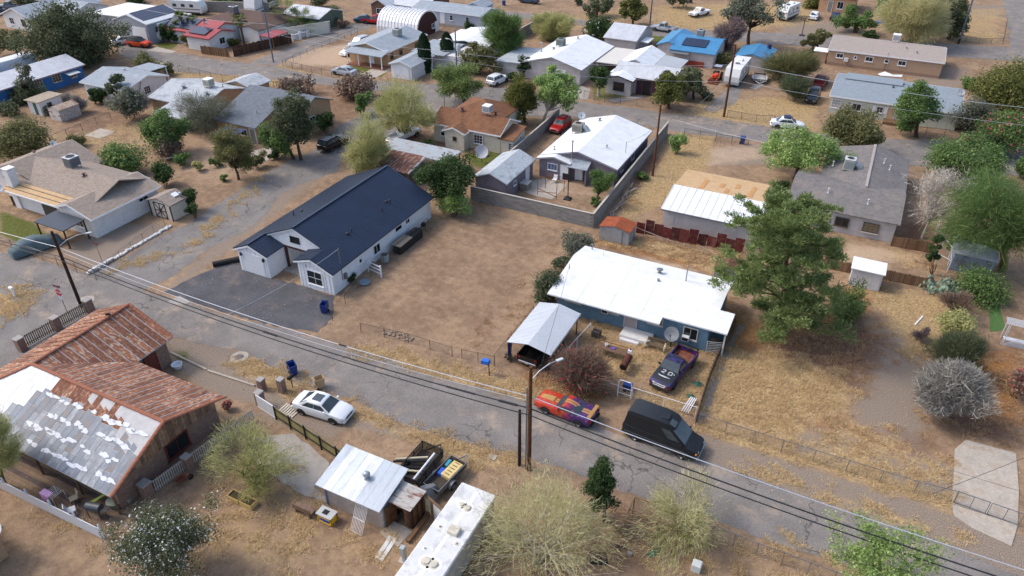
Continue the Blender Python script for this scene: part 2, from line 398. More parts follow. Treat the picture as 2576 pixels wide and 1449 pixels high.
# ================================================================ roads
def road_mat(name, c1, c2, crack=.8, dust=(170,150,128)):
    m = bpy.data.materials.new(name); t = NT(m); co = t.obj()
    g = t.noise(co, 9, 4, .75); b = t.noise(co, .5, 5, .6); f = t.noise(co, 3, 5, .7)
    c = t.mix(t.ramp(t.math('ADD', t.math('MULTIPLY', g, .65), t.math('MULTIPLY', b, .35)), .4, .6), lin(c1), lin(c2))
    c = t.mix(t.math('MULTIPLY', t.ramp(f, .56, .72), .35), c, tuple(v*.6 for v in lin(c1)))
    wv = t.n('VectorMath', operation='ADD', i_0=co, i_1=t.n('VectorMath', operation='SCALE', i_0=t.n('TexNoise', i_Vector=co, i_Scale=.7, i_Detail=4.).outputs[1], i_Scale=1.6).outputs[0]).outputs[0]
    v1 = t.n('TexVoronoi', feature='DISTANCE_TO_EDGE', i_Vector=wv, i_Scale=.3).outputs[0]
    v2 = t.n('TexVoronoi', feature='DISTANCE_TO_EDGE', i_Vector=wv, i_Scale=.95).outputs[0]
    k1 = t.ramp(v1, .015, .003); k2 = t.math('MULTIPLY', t.ramp(v2, .022, .006), t.ramp(t.noise(co, .13, 3), .56, .66))
    k1 = t.math('MULTIPLY', k1, t.ramp(t.noise(co, .16, 3), .44, .56))
    k = t.math('MULTIPLY', t.math('MAXIMUM', k1, k2), crack)
    c = t.mix(t.math('MULTIPLY', k, .8), c, (.045,.04,.037))
    c = t.mix(t.math('MULTIPLY', t.ramp(t.noise(co, .35, 6, .7), .52, .7), .65), c, lin(dust))
    t.out(c, .9, 0, t.math('SUBTRACT', g, k), .35, .02, .2); return m
asph = road_mat('old_asphalt', (110,105,101), (136,129,124))
asph2 = road_mat('sunbleached_asphalt', (108,104,101), (134,128,123), 1., (150,136,120))
dark_asph = road_mat('dark_millings', (70,70,74), (94,93,96), .35, (120,108,98))
rr = random.Random(5)
def strip(name, A, B, z, m, jag=.16, px=True):
    """a road sheet between two edge lines, both edges crumbling"""
    def rs(l, n):
        q = [P(*p) if px else Vector((p[0],p[1],0)) for p in l]; d = [0]
        for i in range(1, len(q)): d.append(d[-1]+(q[i]-q[i-1]).length)
        out = []
        for k in range(n+1):
            s_ = d[-1]*k/n; i = min(max(np.searchsorted(d, s_)-1, 0), len(q)-2)
            out.append(q[i].lerp(q[i+1], (s_-d[i])/max(d[i+1]-d[i], 1e-6)))
        return out, d[-1]
    n = int(max(rs(A, 2)[1], rs(B, 2)[1])/.6)
    a, _ = rs(A, n); b, _ = rs(B, n); mb = MB(); K = 6
    for i in range(n+1):
        d = (b[i]-a[i]).normalized(); w1 = .5+.5*math.sin(i*.23)
        a2 = a[i]+d*(rr.uniform(-jag,jag)+.35*jag*math.sin(i*.37)*3); b2 = b[i]-d*(rr.uniform(-jag,jag)+.35*jag*math.sin(i*.29+1)*3)
        for k in range(K+1):
            p = a2.lerp(b2, k/K); mb.v.append((p.x, p.y, z))
    for i in range(n):
        for k in range(K):
            o = i*(K+1)+k; mb.f.append((o, o+1, o+K+2, o+K+1))
    o = obj(name, mb.mesh(name), m); o['kind'] = 'structure'; return o
strip('front_street', [(-60,617),(0,632),(150,668),(260,702),(420,748),(560,792),(830,858),(1000,915),(1140,958),(1300,1004),(1420,1035),(1540,1092),(1780,1160),(2000,1242),(2250,1325),(2575,1450),(2700,1500)],
      [(-60,672+40),(0,735),(110,800),(300,835),(440,850),(520,868),(610,880),(720,952),(880,1000),(975,1060),(1210,1118),(1320,1155),(1450,1188),(1560,1232),(1900,1345),(2130,1422),(2240,1470),(2400,1540)], .012, asph)
strip('cross_street', [(700,545-50),(640,565),(540,620),(420,700),(300,760),(200,830),(60,900),(-60,960)], [(520,530),(470,565),(380,610),(270,670),(200,710),(90,760),(0,800),(-60,830)], .008, asph2, .2)
strip('cross_street_upper', [(1010,330),(870,380),(850,430),(760,460),(700,495),(640,565)], [(850,318),(790,380),(730,400),(660,445),(580,490),(520,530)], .010, asph2, .2)
strip('cross_street_bend', [(1010,330),(1050,290),(1075,262)], [(850,318),(930,275),(985,238)], .0105, asph2, .2)
strip('upper_street', [(300,108),(430,132),(560,152),(690,168),(840,198),(980,206),(1080,212),(1200,216),(1300,226),(1400,246),(1500,262),(1600,274),(1700,287),(1840,303),(2000,330),(2130,342),(2300,352),(2575,370),(2800,390)],
      [(300,140),(430,180),(560,188),(690,200),(840,215),(960,232),(1040,262),(1110,290),(1200,295),(1330,292),(1460,296),(1560,306),(1690,330),(1800,342),(1930,360),(2060,372),(2200,402),(2350,425),(2575,442),(2800,470)], .014, asph)
strip('side_street', [(690,166),(780,128),(860,96),(940,66),(1010,40),(1080,14)], [(620,158),(690,135),(760,105),(830,80),(900,56),(960,28)], .016, asph)
strip('far_street', [(1150,15),(1400,42),(1520,56),(1640,68),(1800,78),(1990,85),(2200,98),(2400,112),(2575,122),(2750,135)], [(1150,28),(1400,58),(1520,72),(1640,90),(1800,100),(2040,118),(2200,130),(2370,142),(2575,156),(2750,172)], .018, asph)
strip('corner_street', [(2540,125),(2535,60),(2520,0),(2510,-30)], [(2660,125),(2640,60),(2615,0),(2600,-30)], .020, asph)
def sheet(name, l, z, m, px=True, jag=.08, sub=.5):
    q = [P(*p) if px else Vector((p[0],p[1],0)) for p in l]; out = []
    for i in range(len(q)):
        a, b = q[i], q[(i+1)%len(q)]; n = max(1, int((b-a).length/sub))
        for k in range(n): out.append(a.lerp(b, k/n)+Vector((rr.uniform(-jag,jag), rr.uniform(-jag,jag), 0)))
    mb = MB(); mb.poly([(p.x,p.y,z) for p in out])
    o = obj(name, mb.mesh(name), m); o['kind'] = 'structure'; return o
sheet('driveway', [(600,655),(680,700),(760,718),(840,745),(835,800),(800,835),(700,822),(560,785),(440,745),(415,735),(500,690),(560,665)], .020, dark_asph, jag=.15)
conc = mat('pale_concrete', (174,164,152), .9, var=.14, scale=.8, fine=8, stain=(146,130,112), stain_amt=.5)
conc2 = mat('grey_concrete', (158,152,146), .9, var=.14, scale=.8, fine=25, stain=(120,106,92), stain_amt=.4)
cd_ = sheet('concrete_driveway', [(11.62,47.4),(12.37,48.8),(15.5,48.9),(15.2,42.0),(14.75,40.0),(12.6,40.45),(11.6,41.05)], .014, mat('joint_dirt',(110,98,86),.95), px=False, jag=0, sub=50)
for q_ in ([(11.65,47.5),(12.37,48.9),(15.55,49.0),(15.5,45.2),(11.6,45.2)],[(11.6,45.15),(15.5,45.15),(15.25,42.0),(11.5,42.0)],[(11.5,41.95),(15.25,41.95),(14.8,39.95),(12.6,40.4),(11.6,41.0)]): obj('slab', MB().slab([(x,y,.06) for x, y in q_], .06), conc, cd_)
sheet('concrete_slab', [(213,341),(252,323),(292,331),(252,349)], .020, conc, jag=.02)
sheet('yard_slab', [(640,1100),(740,1090),(830,1165),(800,1230),(830,1265),(770,1250),(690,1200),(620,1150)], .020, conc2, jag=.1)
sheet('patio_slab', [(1320,460),(1368,448),(1425,466),(1388,502),(1335,490),(1310,478)], .020, conc, jag=.04)
sheet('walkway', [(1528,252),(1610,240),(1622,245),(1545,258)], .022, conc2, jag=.02)
sheet('driveway_apron', [(900,190),(960,162),(985,175),(940,198)], .022, conc, jag=.03)
sheet('pale_driveway', [(370,128),(395,118),(445,130),(430,134)], .022, conc, jag=.03)
sheet('back_patio', [(600,385),(690,370),(680,400),(640,420),(610,408)], .020, conc, jag=.08)
sheet('stone_path', [(1095,520),(1100,530),(1105,520)], .02, conc2, jag=.02)
sheet('side_driveway', [(1460,215),(1485,225),(1478,250),(1420,250),(1400,243)], .022, conc2, jag=.05)
sheet('gravel_drive', [(1790,285),(1850,260),(1870,215),(1850,205),(1800,250),(1770,275)], .021, asph2, jag=.12)
sheet('trailer_pad', [(1885,222),(1905,208),(1925,212),(1900,226)], .022, conc2, jag=.03)
sheet('street_patch', [(420,760),(450,745),(480,760),(450,768)], .024, conc2, jag=.06)
sheet('brick_path', [(1390,272-35),(1405,222),(1420,230),(1408,250)], .02, mat('brick_paving', (128,84,68), .9, var=.2), jag=.03)
# ================================================================ building kit
WHITE = flat('white_trim', (226,226,228), .6); GLASS = glass(); DARKM = flat('dark_metal', (44,44,47), .5, .3); GREYM = flat('grey_metal', (128,130,132), .45, .5)
STEEL = mat('galvanised_steel', (168,172,176), .45, .55, .1, 2, 30); BLACK = flat('black_rubber', (22,22,23), .8); CONC = conc2
WOOD = mat('weathered_wood', (112,86,64), .9, var=.25, scale=6, fine=60); RUST = mat('rust', (122,66,42), .95, var=.3, scale=5, fine=40)
def ray(px, py):
    a = P(px, py, 0); o = Vector((0,0,CAMH)); return o, (a-o)
def on_y(px, py, y): o, d = ray(px, py); t = (y-o.y)/d.y; return o+d*t
def on_x(px, py, x): o, d = ray(px, py); t = (x-o.x)/d.x; return o+d*t
def gable(t, x0, x1, y0, y1, ze, zr, axis, wm, rm, ov=.35, og=.25, th=.13, rp=None, ze1=None, trim=None, roof='roof', wall='wall', wy=None):
    """roof extents x0..y1, eave and ridge heights, axis of the ridge; the walls stand back under the overhang"""
    c0, c1, l0, l1 = (x0,x1,y0,y1) if axis == 'y' else (y0,y1,x0,x1)
    ze1 = ze if ze1 is None else ze1; rp = (c0+c1)/2 if rp is None else rp
    rf = part(t, roof, MB().extr([(c0,ze-th),(rp,zr-th),(c1,ze1-th),(c1,ze1),(rp,zr),(c0,ze)], axis, l0, l1), rm)
    s0, s1 = (zr-ze)/(rp-c0), (zr-ze1)/(c1-rp)
    wl = None
    if wm:
        a, b = c0+ov, c1-ov
        wl = part(t, wall, MB().extr([(a,0),(b,0),(b,ze1+s1*ov-th-.015),(rp,zr-th-.015),(a,ze+s0*ov-th-.015)], axis, l0+og, l1-og), wm)
    if trim:
        m = MB()
        for c, z in ((c0,ze),(c1,ze1)):
            s_ = -1 if c == c0 else 1
            e = sorted((c+.004*s_, c+.034*s_))
            if axis == 'y': m.box(e[0], e[1], l0-.035, l1+.035, z-th-.05, z+.012)
            else: m.box(l0-.035, l1+.035, e[0], e[1], z-th-.05, z+.012)
        for l in (l0,l1):
            e = sorted((l+(-.004 if l == l0 else .004), l+(-.034 if l == l0 else .034)))
            m.extr([(c0,ze-th-.05),(rp,zr-th-.05),(c1,ze1-th-.05),(c1,ze1+.01),(rp,zr+.01),(c0,ze+.01)], axis, e[0], e[1])
        part(t, 'fascia', m, trim, parent=rf if False else None)
    return rf, wl
def hip(t, x0, x1, y0, y1, ze, zr, wm, rm, ov=.4, th=.13, roof='roof', wall='wall', ins=None):
    d = min(x1-x0, y1-y0)/2; i = d if ins is None else ins; cx, cy = (x0+x1)/2, (y0+y1)/2
    ra, rb = ((x0+i,cy,zr),(x1-i,cy,zr)) if x1-x0 >= y1-y0 else ((cx,y0+i,zr),(cx,y1-i,zr))
    e = [(x0,y0,ze),(x1,y0,ze),(x1,y1,ze),(x0,y1,ze)]; b = [(x,y,ze-th) for x, y, z in e]
    v = e+[ra,rb]+b
    f = [(0,1,5,4),(1,2,5),(2,3,4,5),(3,0,4)] if x1-x0 >= y1-y0 else [(0,1,4),(1,2,5,4),(2,3,5),(3,0,4,5)]
    f += [(0,6,7,1),(1,7,8,2),(2,8,9,3),(3,9,6,0),(6,9,8,7)]
    rf = part(t, roof, MB().add(v, f), rm); wl = part(t, wall, MB().box(x0+ov,x1-ov,y0+ov,y1-ov,0,ze-th-.01), wm)
    return rf, wl
def slabroof(t, quads, th, m, name='roof'):
    mb = MB()
    for q in quads: mb.slab(q, th)
    return part(t, name, mb, m)
FACE = {'S': ((1,0,0),(0,-1,0)), 'N': ((1,0,0),(0,1,0)), 'E': ((0,1,0),(1,0,0)), 'W': ((0,1,0),(-1,0,0))}
def fpt(face, c, u, z): return Vector((u,c,z)) if face in 'SN' else Vector((c,u,z))
def win(t, face, c, u, z, w, h, cols=2, rows=1, fm=None, gm=None, fw=.07, name='window', curtain=None):
    """u, z = centre on the wall plane c"""
    fm = fm or WHITE; gm = gm or GLASS; tv, nv = map(Vector, FACE[face]); up = Vector((0,0,1)); o = fpt(face, c, u, z); m = MB()
    for s in (-1,1):
        m.obox(o+tv*s*(w/2-fw/2)+nv*.03, tv*fw/2, up*h/2, nv*.035); m.obox(o+up*s*(h/2-fw/2)+nv*.03, tv*(w/2-fw), up*fw/2, nv*.035)
    m.obox(o-up*(h/2+.03)+nv*.05, tv*(w/2+.04), up*.028, nv*.06)
    f = part(t, name, m, fm)
    mw, mh = (w-2*fw)/cols, (h-2*fw)/rows
    for i in range(cols):
        for j in range(rows):
            q = o+tv*(-w/2+fw+mw*(i+.5))+up*(-h/2+fw+mh*(j+.5))
            part(t, 'pane', MB().obox(q+nv*.012, tv*(mw/2-.012), up*(mh/2-.012), nv*.010), gm, parent=f)
    if cols*rows > 1:
        mm = MB()
        for i in range(1, cols): mm.obox(o+tv*(-w/2+fw+mw*i)+nv*.024, tv*.016, up*(h/2-fw), nv*.018)
        for j in range(1, rows): mm.obox(o+up*(-h/2+fw+mh*j)+nv*.022, tv*(w/2-fw), up*.016, nv*.018)
        part(t, 'muntin', mm, fm, parent=f)
    return f
def winpx(t, face, c, px, py, w, h, *a, **k):
    q = on_y(px, py, c) if face in 'SN' else on_x(px, py, c)
    return win(t, face, c, q.x if face in 'SN' else q.y, q.z, w, h, *a, **k)
def door(t, face, c, u, z0, w, h, m, fm=None, name='door', panels=0):
    tv, nv = map(Vector, FACE[face]); up = Vector((0,0,1)); o = fpt(face, c, u, z0+h/2)
    d = part(t, name, MB().obox(o+nv*.02, tv*w/2, up*h/2, nv*.025), m)
    f = MB()
    for s in (-1,1): f.obox(o+tv*s*(w/2+.045)+nv*.03, tv*.043, up*(h/2+.09), nv*.04)
    f.obox(o+up*(h/2+.045)+nv*.03, tv*w/2, up*.043, nv*.04)
    part(t, 'door_frame', f, fm or WHITE, parent=d)
    if panels:
        for k in range(panels):
            part(t, 'panel', MB().obox(o+up*(-h/2+h*(k+.5)/panels)+nv*.05, tv*(w/2-.03), up*(h/panels/2-.02), nv*.012), m, parent=d)
    else: part(t, 'handle', MB().obox(o+tv*(w/2-.1)+nv*.07, tv*.03, up*.05, nv*.03), GREYM, parent=d)
    return d
def ribs(t, segs, m, w=.035, h=.035, name='roof_ribs'):
    mb = MB()
    for a, b in segs: mb.beam(Vector(a)+Vector((0,0,h*.4)), Vector(b)+Vector((0,0,h*.4)), w, h)
    o = part(t, name, mb, m); o['kind'] = 'stuff'; return o
def vent(t, x, y, z, h=.5, r=.05, cap=True, m=None):
    mb = MB().cyl((x,y), r, z-.15, z+h, 8)
    if cap: mb.lathe([(r*2.0,z+h),(r*2.2,z+h+.06),(.01,z+h+.12)], (x,y,0), 10)
    mb.lathe([(r*2.6,z-.06),(r*1.2,z+.06)], (x,y,0), 8)
    return part(t, 'vent_pipe', mb, m or GREYM)
def aircon(t, x, y, z, w=1.1, d=1.1, h=.9, m=None, top=None, fan=True, legs=.15, duct=None, louvre=True):
    b = part(t, 'air_conditioner', MB().bbox(x-w/2,x+w/2,y-d/2,y+d/2,z+legs,z+legs+h,.04), m or flat('cooler_grey',(150,152,148),.6))
    lm = MB()
    for sx in (-1,1):
        for sy in (-1,1): lm.beam((x+sx*(w/2-.08),y+sy*(d/2-.08),z-.35), (x+sx*(w/2-.08),y+sy*(d/2-.08),z+legs), .05)
    part(t, 'legs', lm, GREYM, parent=b)
    zt = z+legs+h
    if top: part(t, 'lid', MB().bbox(x-w/2-.03,x+w/2+.03,y-d/2-.03,y+d/2+.03,zt+.004,zt+.05,.02), top, parent=b); zt += .05
    if fan:
        part(t, 'fan', MB().lathe([(.001,zt+.012),(min(w,d)*.34,zt+.012)], (x,y,0), 18), flat('fan_shadow',(34,33,33),.8), parent=b)  # flat dark disc: shade inside the fan opening put in as colour
        part(t, 'fan_ring', MB().lathe([(min(w,d)*.34,zt+.004),(min(w,d)*.34,zt+.04),(min(w,d)*.40,zt+.04),(min(w,d)*.40,zt+.004)], (x,y,0), 18), m or GREYM, parent=b)
    if louvre:
        lv = MB()
        for k in range(7):
            zz = z+legs+h*(.18+.1*k)
            lv.box(x-w/2+.08,x+w/2-.08,y-d/2-.018,y-d/2-.003,zz,zz+.035); lv.box(x+w/2+.003,x+w/2+.018,y-d/2+.08,y+d/2-.08,zz,zz+.035)
        part(t, 'louvre', lv, flat('louvre_dark',(96,98,96),.7), parent=b)
    if duct:
        dx, dy = duct; n = 7; q = []
        for k in range(n+1):
            a_ = math.pi/2*k/n; q.append((x+dx*(w/2+.7*math.sin(a_)), y+dy*(d/2+.7*math.sin(a_)), z+legs+.25+.45*math.cos(a_)-.5*(k/n)**2))
        part(t, 'duct', MB().tube(q, .32, 10), STEEL, smooth=40, parent=b)
    return b
def dish(t, c, r=.45, az=0., el=35., m=None, arm=True, post=None, parent=None, name='satellite_dish'):
    """a shallow dish on its own post; as a part of t"""
    c = Vector(c); n = Vector((math.cos(R(az))*math.cos(R(el)), math.sin(R(az))*math.cos(R(el)), math.sin(R(el))))
    q = n.to_track_quat('Z','Y').to_matrix(); mb = MB(); K = 5; N = 18; prof = []
    for i in range(K+1):
        rr_ = r*i/K; prof.append((max(rr_,.002), .22*r*(i/K)**2))
    prof += [(r*1.02,.22*r),(r*1.02,.20*r),(.004,-.03)]
    tmp = MB().lathe(prof, n=N)
    d = part(t, name, MB().add([c+q@Vector(p) for p in tmp.v], tmp.f), m or flat('dish_grey',(176,180,184),.5,.1), smooth=50, parent=parent)
    if arm:
        a = MB(); tip = c+n*r*.75+q@Vector((0,-.15*r,0)); a.beam(c+q@Vector((0,-r*.9,.15*r)), tip, .035); a.obox(tip, (.05,0,0),(0,.05,0),(0,0,.06))
        part(t, 'feed_arm', a, DARKM, parent=d if parent is None else None) if parent is None else part(t, 'feed_arm', a, DARKM, parent=parent)
    if post: 
        part(t, 'mast', MB().tube([post, c-n*.05], .03, 6), GREYM, parent=d if parent is None else parent)
    return d
def posts(t, l, z, r=.06, m=None, name='post', sq=True):
    for x, y in l:
        part(t, name, MB().box(x-r,x+r,y-r,y+r,0,z) if sq else MB().cyl((x,y),r,0,z,8), m or WHITE)
def rnd_boards(t, x0, x1, y, z0f, z1f, w, m, face='S', name='plank', gap=.012, th=.025, jit=.01):
    tv, nv = map(Vector, FACE[face]); u = x0
    while u < x1-.05:
        ww = min(w, x1-u); a, b = z0f(u+ww/2), z1f(u+ww/2)
        if b-a > .05: part(t, name, MB().obox(fpt(face, y, u+ww/2, (a+b)/2)+nv*(th/2+rr.uniform(0,jit)), tv*(ww/2-gap/2), Vector((0,0,(b-a)/2)), nv*th/2), m)
        u += w
# ================================================================ houses
def H(name, label, cat, x, y): return thing(name, label, cat, (x, y, 0))
wh_lap = mat('white_lap_siding', (222,224,228), .7, var=.05, pat='lap', ps=.16, pd=.35, stain=(190,190,192), stain_amt=.25)
wh_bb = mat('white_board_siding', (222,224,228), .7, var=.05); navy = mat('navy_metal', (36,48,68), .42, .15, .12, .6, 14, spec=.45); navyr = flat('navy_rib', (46,59,80), .4, .2)
wh_roof = mat('white_coated_roof', (218,220,222), .75, var=.05, scale=.8, fine=12, stain=(196,196,196), stain_amt=.45, stain_scale=.7)
blue_lap = mat('blue_lap_siding', (92,122,142), .8, var=.14, scale=2.5, pat='lap', ps=.13, pd=.5, stain=(110,128,140), stain_amt=.35)
grey_sh = mat('grey_shingle', (118,114,112), .95, var=.22, scale=1.5, pat='shx', ps=.16, pd=.22, stain=(142,128,120), stain_amt=.3)
grey_shy = mat('grey_shingle_side', (118,114,112), .95, var=.22, scale=1.5, pat='shy', ps=.16, pd=.22, stain=(142,128,120), stain_amt=.3)
beige_sh = mat('beige_shingle', (150,136,124), .95, var=.2, pat='shx', ps=.17, pd=.2); beige_shy = mat('beige_shingle_side', (150,136,124), .95, var=.2, pat='shy', ps=.17, pd=.2)
tan_roll = mat('tan_roll_roof', (188,158,120), .9, var=.08, fine=30, stain=(170,130,88), stain_amt=.3); lav_wall = mat('lavender_stucco', (128,118,126), .9, var=.12, scale=1.2)
pale_sh = mat('pale_blue_shingle', (150,158,166), .95, var=.16, pat='shx', ps=.17, pd=.15, stain=(172,178,182), stain_amt=.3)
pale_shy = mat('pale_blue_shingle_side', (150,158,166), .95, var=.16, pat='shy', ps=.17, pd=.15, stain=(172,178,182), stain_amt=.3)
wh_metal = mat('white_metal_roof', (196,198,202), .5, .2, .08, .8, 10, pat='riby', ps=.42, pd=.3, stain=(168,160,154), stain_amt=.3)
wh_metalx = mat('white_metal_roof_x', (196,198,202), .5, .2, .08, .8, 10, pat='ribx', ps=.42, pd=.3, stain=(168,160,154), stain_amt=.3)
brown_sh = mat('brown_shingle', (126,88,64), .95, var=.25, scale=1.8, pat='shx', ps=.17, pd=.22, stain=(92,66,52), stain_amt=.45)
brown_shy = mat('brown_shingle_side', (126,88,64), .95, var=.25, scale=1.8, pat='shy', ps=.17, pd=.22, stain=(92,66,52), stain_amt=.45)
cream_lap = mat('cream_lap_siding', (206,198,180), .8, var=.08, pat='lap', ps=.3, pd=.45, stain=(170,156,130), stain_amt=.3)
tan_wall = mat('tan_stucco', (172,142,112), .9, var=.1); stucco = mat('grey_stucco', (186,180,178), .9, var=.08, scale=1, stain=(160,150,145), stain_amt=.3); white_st = mat('white_stucco', (214,212,212), .9, var=.06, stain=(190,184,176), stain_amt=.3)
blue_pt = mat('bright_blue_stucco', (52,104,160), .85, var=.12, scale=1.5); blue_metal = mat('sky_blue_metal', (74,136,178), .45, .2, .1, .8, 12, pat='riby', ps=.4, pd=.35); blue_metalx = mat('sky_blue_metal_x', (74,136,178), .45, .2, .1, .8, 12, pat='ribx', ps=.4, pd=.35)
red_metal = mat('red_metal_roof', (150,62,66), .5, .15, .1, .8, 12, pat='ribx', ps=.4, pd=.35); solar = mat('solar_panel', (28,36,62), .2, .1, .1, .5, 8, pat='ribx', ps=1.0, pd=.5, spec=.6)
block = mat('grey_block', (134,130,126), .95, var=.14, pat='block', ps=.2, pd=.16, stain=(160,154,146), stain_amt=.3)

# ---- 1 white house with navy metal roof
t = H('farmhouse', 'white board house with a steep navy metal roof and a gabled garage', 'house', -45.7, 52)
zf = lambda x: 5.0-.425*abs(x+45.75)
part(t, 'wall', MB().extr([(-51.1,0),(-40.25,0),(-40.25,zf(-40.25)-.15),(-45.75,4.85),(-51.1,zf(-51.1)-.15)], 'y', 47.6, 60.65), wh_lap)
part(t, 'porch_gable', MB().extr([(-49.7,2.62),(-43.0,2.62),(-42.9,zf(-42.9)-.15),(-45.75,4.85),(-49.7,zf(-49.7)-.15)], 'y', 45.45, 47.57), wh_lap)
part(t, 'garage_wall', MB().extr([(-51.22,0),(-47.55,0),(-47.55,2.55),(-49.48,3.26),(-51.22,zf(-51.22)-.15)], 'y', 43.05, 47.58), wh_bb)
part(t, 'bay_wall', MB().extr([(-44.15,0),(-40.22,0),(-40.22,zf(-40.22)-.15),(-42.32,3.38),(-44.15,2.78)], 'y', 43.5, 47.58), wh_bb)
rf = slabroof(t, [[(-45.75,45.2,5),(-45.75,60.95,5),(-39.85,60.95,zf(-39.85)),(-39.85,43.25,zf(-39.85)),(-42.32,43.25,zf(-42.32)),(-42.32,45.2,zf(-42.32))],
                  [(-45.75,45.2,5),(-49.5,45.2,zf(-49.5)),(-49.5,42.85,zf(-49.5)),(-51.6,42.85,zf(-51.6)),(-51.6,60.95,zf(-51.6)),(-45.75,60.95,5)],
                  [(-42.32,43.25,zf(-42.32)),(-42.32,46.4,zf(-42.32)),(-44.4,46.4,2.88),(-44.4,43.25,2.88)],
                  [(-49.5,42.85,zf(-49.5)),(-47.32,42.85,2.6),(-47.32,45.42,2.6),(-49.5,45.42,zf(-49.5))]], .1, navy)
sg = [((-39.86,43.4+.36*k,zf(-39.86)), (-42.3 if 43.4+.36*k < 45.3 else -45.72, 43.4+.36*k, zf(-42.3 if 43.4+.36*k < 45.3 else -45.72))) for k in range(49)]
sg += [((-51.58,43.0+.36*k,zf(-51.58)), (-49.52 if 43+.36*k < 45.3 else -45.78, 43.0+.36*k, zf(-49.52 if 43+.36*k < 45.3 else -45.78))) for k in range(50)]
sg += [((-44.38,43.4+.36*k,2.89), (-42.34,43.4+.36*k,zf(-42.34))) for k in range(6)]+[((-47.34,43.0+.36*k,2.61), (-49.48,43.0+.36*k,zf(-49.48))) for k in range(7)]
ribs(t, sg, navyr, .04, .035)
m = MB(); m.beam((-45.75,45.18,5.05),(-45.75,60.97,5.05),.3,.05); m.beam((-42.32,43.22,3.5),(-42.32,45.2,3.5),.24,.05); m.beam((-49.5,42.83,3.46),(-49.5,45.2,3.46),.24,.05); part(t, 'ridge_cap', m, navy)
m = MB()
for pl, y in (([(-49.75,zf(-49.75)),(-45.75,5),(-43,zf(-43))],45.3),([(-44.42,2.88),(-42.32,zf(-42.32)),(-39.83,zf(-39.83))],43.27),([(-51.6,zf(-51.6)),(-49.5,zf(-49.5)),(-47.3,2.6)],42.87)):
    for (xa,za),(xb,zb_) in zip(pl, pl[1:]): m.beam((xa,y,za-.2),(xb,y,zb_-.2),.06,.16)
part(t, 'fascia', m, WHITE)['kind'] = 'stuff'
m = MB(); m.box(-47.6,-44.1,45.4,45.62,2.42,2.62); part(t, 'porch_beam', m, flat('brown_beam',(64,38,30),.7))
part(t, 'porch_post', MB().box(-47.42,-47.22,45.4,45.6,.02,2.42), flat('brown_beam',(64,38,30),.7))
part(t, 'porch_floor', MB().box(-47.5,-44.2,44.7,47.55,0,.12), conc2)
d = door(t, 'S', 43.05, -49.42, .05, 2.5, 2.12, flat('garage_white',(214,216,220),.5), panels=4, name='garage_door')
for x in (-50.95,-50.75,-48.05,-47.8): part(t, 'batten', MB().box(x-.03,x+.03,43.01,43.045,.06,2.45), WHITE)
for k in range(5): part(t, 'batten', MB().box(-50.5+k*.5-.03,-50.5+k*.5+.03,43.01,43.045,2.28,zf(-50.5+k*.5)-.3 if k < 2 else 2.75), WHITE)
for x in (-43.95,-43.55,-43.15,-41.45,-41.05,-40.6): part(t, 'batten', MB().box(x-.03,x+.03,43.46,43.495,.06,2.62), WHITE)
for x in (-43.15,-42.7,-42.25,-41.8): part(t, 'batten', MB().box(x-.03,x+.03,43.46,43.495,2.35,2.85), WHITE)
win(t, 'S', 43.5, -42.25, 1.35, 1.9, 1.55, 2, 2); win(t, 'S', 45.45, -45.9, 3.55, 1.15, .62, 6, 3, flat('black_frame',(24,24,26),.5))
for yy, zz, w_, h_ in ((47.6,1.45,.9,.55),(50.5,1.35,1.15,1.05),(54.4,1.75,1.25,.6),(56.1,1.75,.8,.6)): win(t, 'E', -40.25, yy, zz, w_, h_, 2 if w_ != 1.25 else 1, 1)
for x in (-50.75,-47.95):
    part(t, 'wall_lamp', MB().box(x-.08,x+.08,42.85,43.04,1.85,2.15), DARKM)
for x, y in ((-42.0,49.2),(-41.9,54.2),(-42.1,55.9),(-49.4,49.4)): vent(t, x, y, zf(x), .45, .045, m=DARKM)
for x, y in ((-42.15,48.7),(-42.5,55.8),(-49.0,50.2)): part(t, 'roof_cap', MB().lathe([(.16,zf(x)-.05),(.15,zf(x)+.14),(.02,zf(x)+.2)], (x,y,0), 10), DARKM)
part(t, 'service_mast', MB().tube([(-40.2,44.9,.9),(-40.2,44.9,4.4)], .04, 6), GREYM); part(t, 'electric_meter', MB().box(-40.24,-40.0,45.1,45.4,.9,1.5), GREYM)
# things round it
o = one('air_conditioner', 'round grey air conditioner standing beside the white house with navy roof', 'air conditioner', MB().lathe([(.36,.05),(.42,.1),(.42,.78),(.38,.86),(.36,.82),(.02,.80)], (-39.45,50.6,0), 20), flat('pale_green_grey',(136,146,142),.6), (-39.45,50.6,0), 40)
part(o, 'fan', MB().lathe([(.001,.855),(.3,.855)], (-39.45,50.6,0), 16), DARKM)

# ---- 2 blue house with white roof
t = H('bungalow', 'blue clapboard bungalow with a broad flat white roof', 'house', -13.5, 54)
part(t, 'wall', MB().extr([(50.6,0),(57.9,0),(57.9,2.45),(55.5,2.94),(50.6,2.33)], 'x', -20.7, -7.1), blue_lap)
rs_ = lambda y: 2.35+.125*(y-49.5)
slabroof(t, [[(-21.2,49.5,2.35),(-11,49.5,2.35),(-11,50.45,rs_(50.45)),(-5.6,50.45,rs_(50.45)),(-5.6,53.1,rs_(53.1)),(-6.85,53.1,rs_(53.1)),(-6.85,55.5,3.1),(-21.2,55.5,3.1)],
             [(-21.2,55.5,3.1),(-6.85,55.5,3.1),(-6.85,58.5,2.5),(-21.2,58.5,2.5)]], .13, wh_roof)
part(t, 'porch_wall', MB().box(-7.08,-5.75,52.9,53.0,0,2.6), blue_lap); posts(t, [(-5.75,50.65)], 2.3, .06, flat('white_post',(200,200,200),.6))
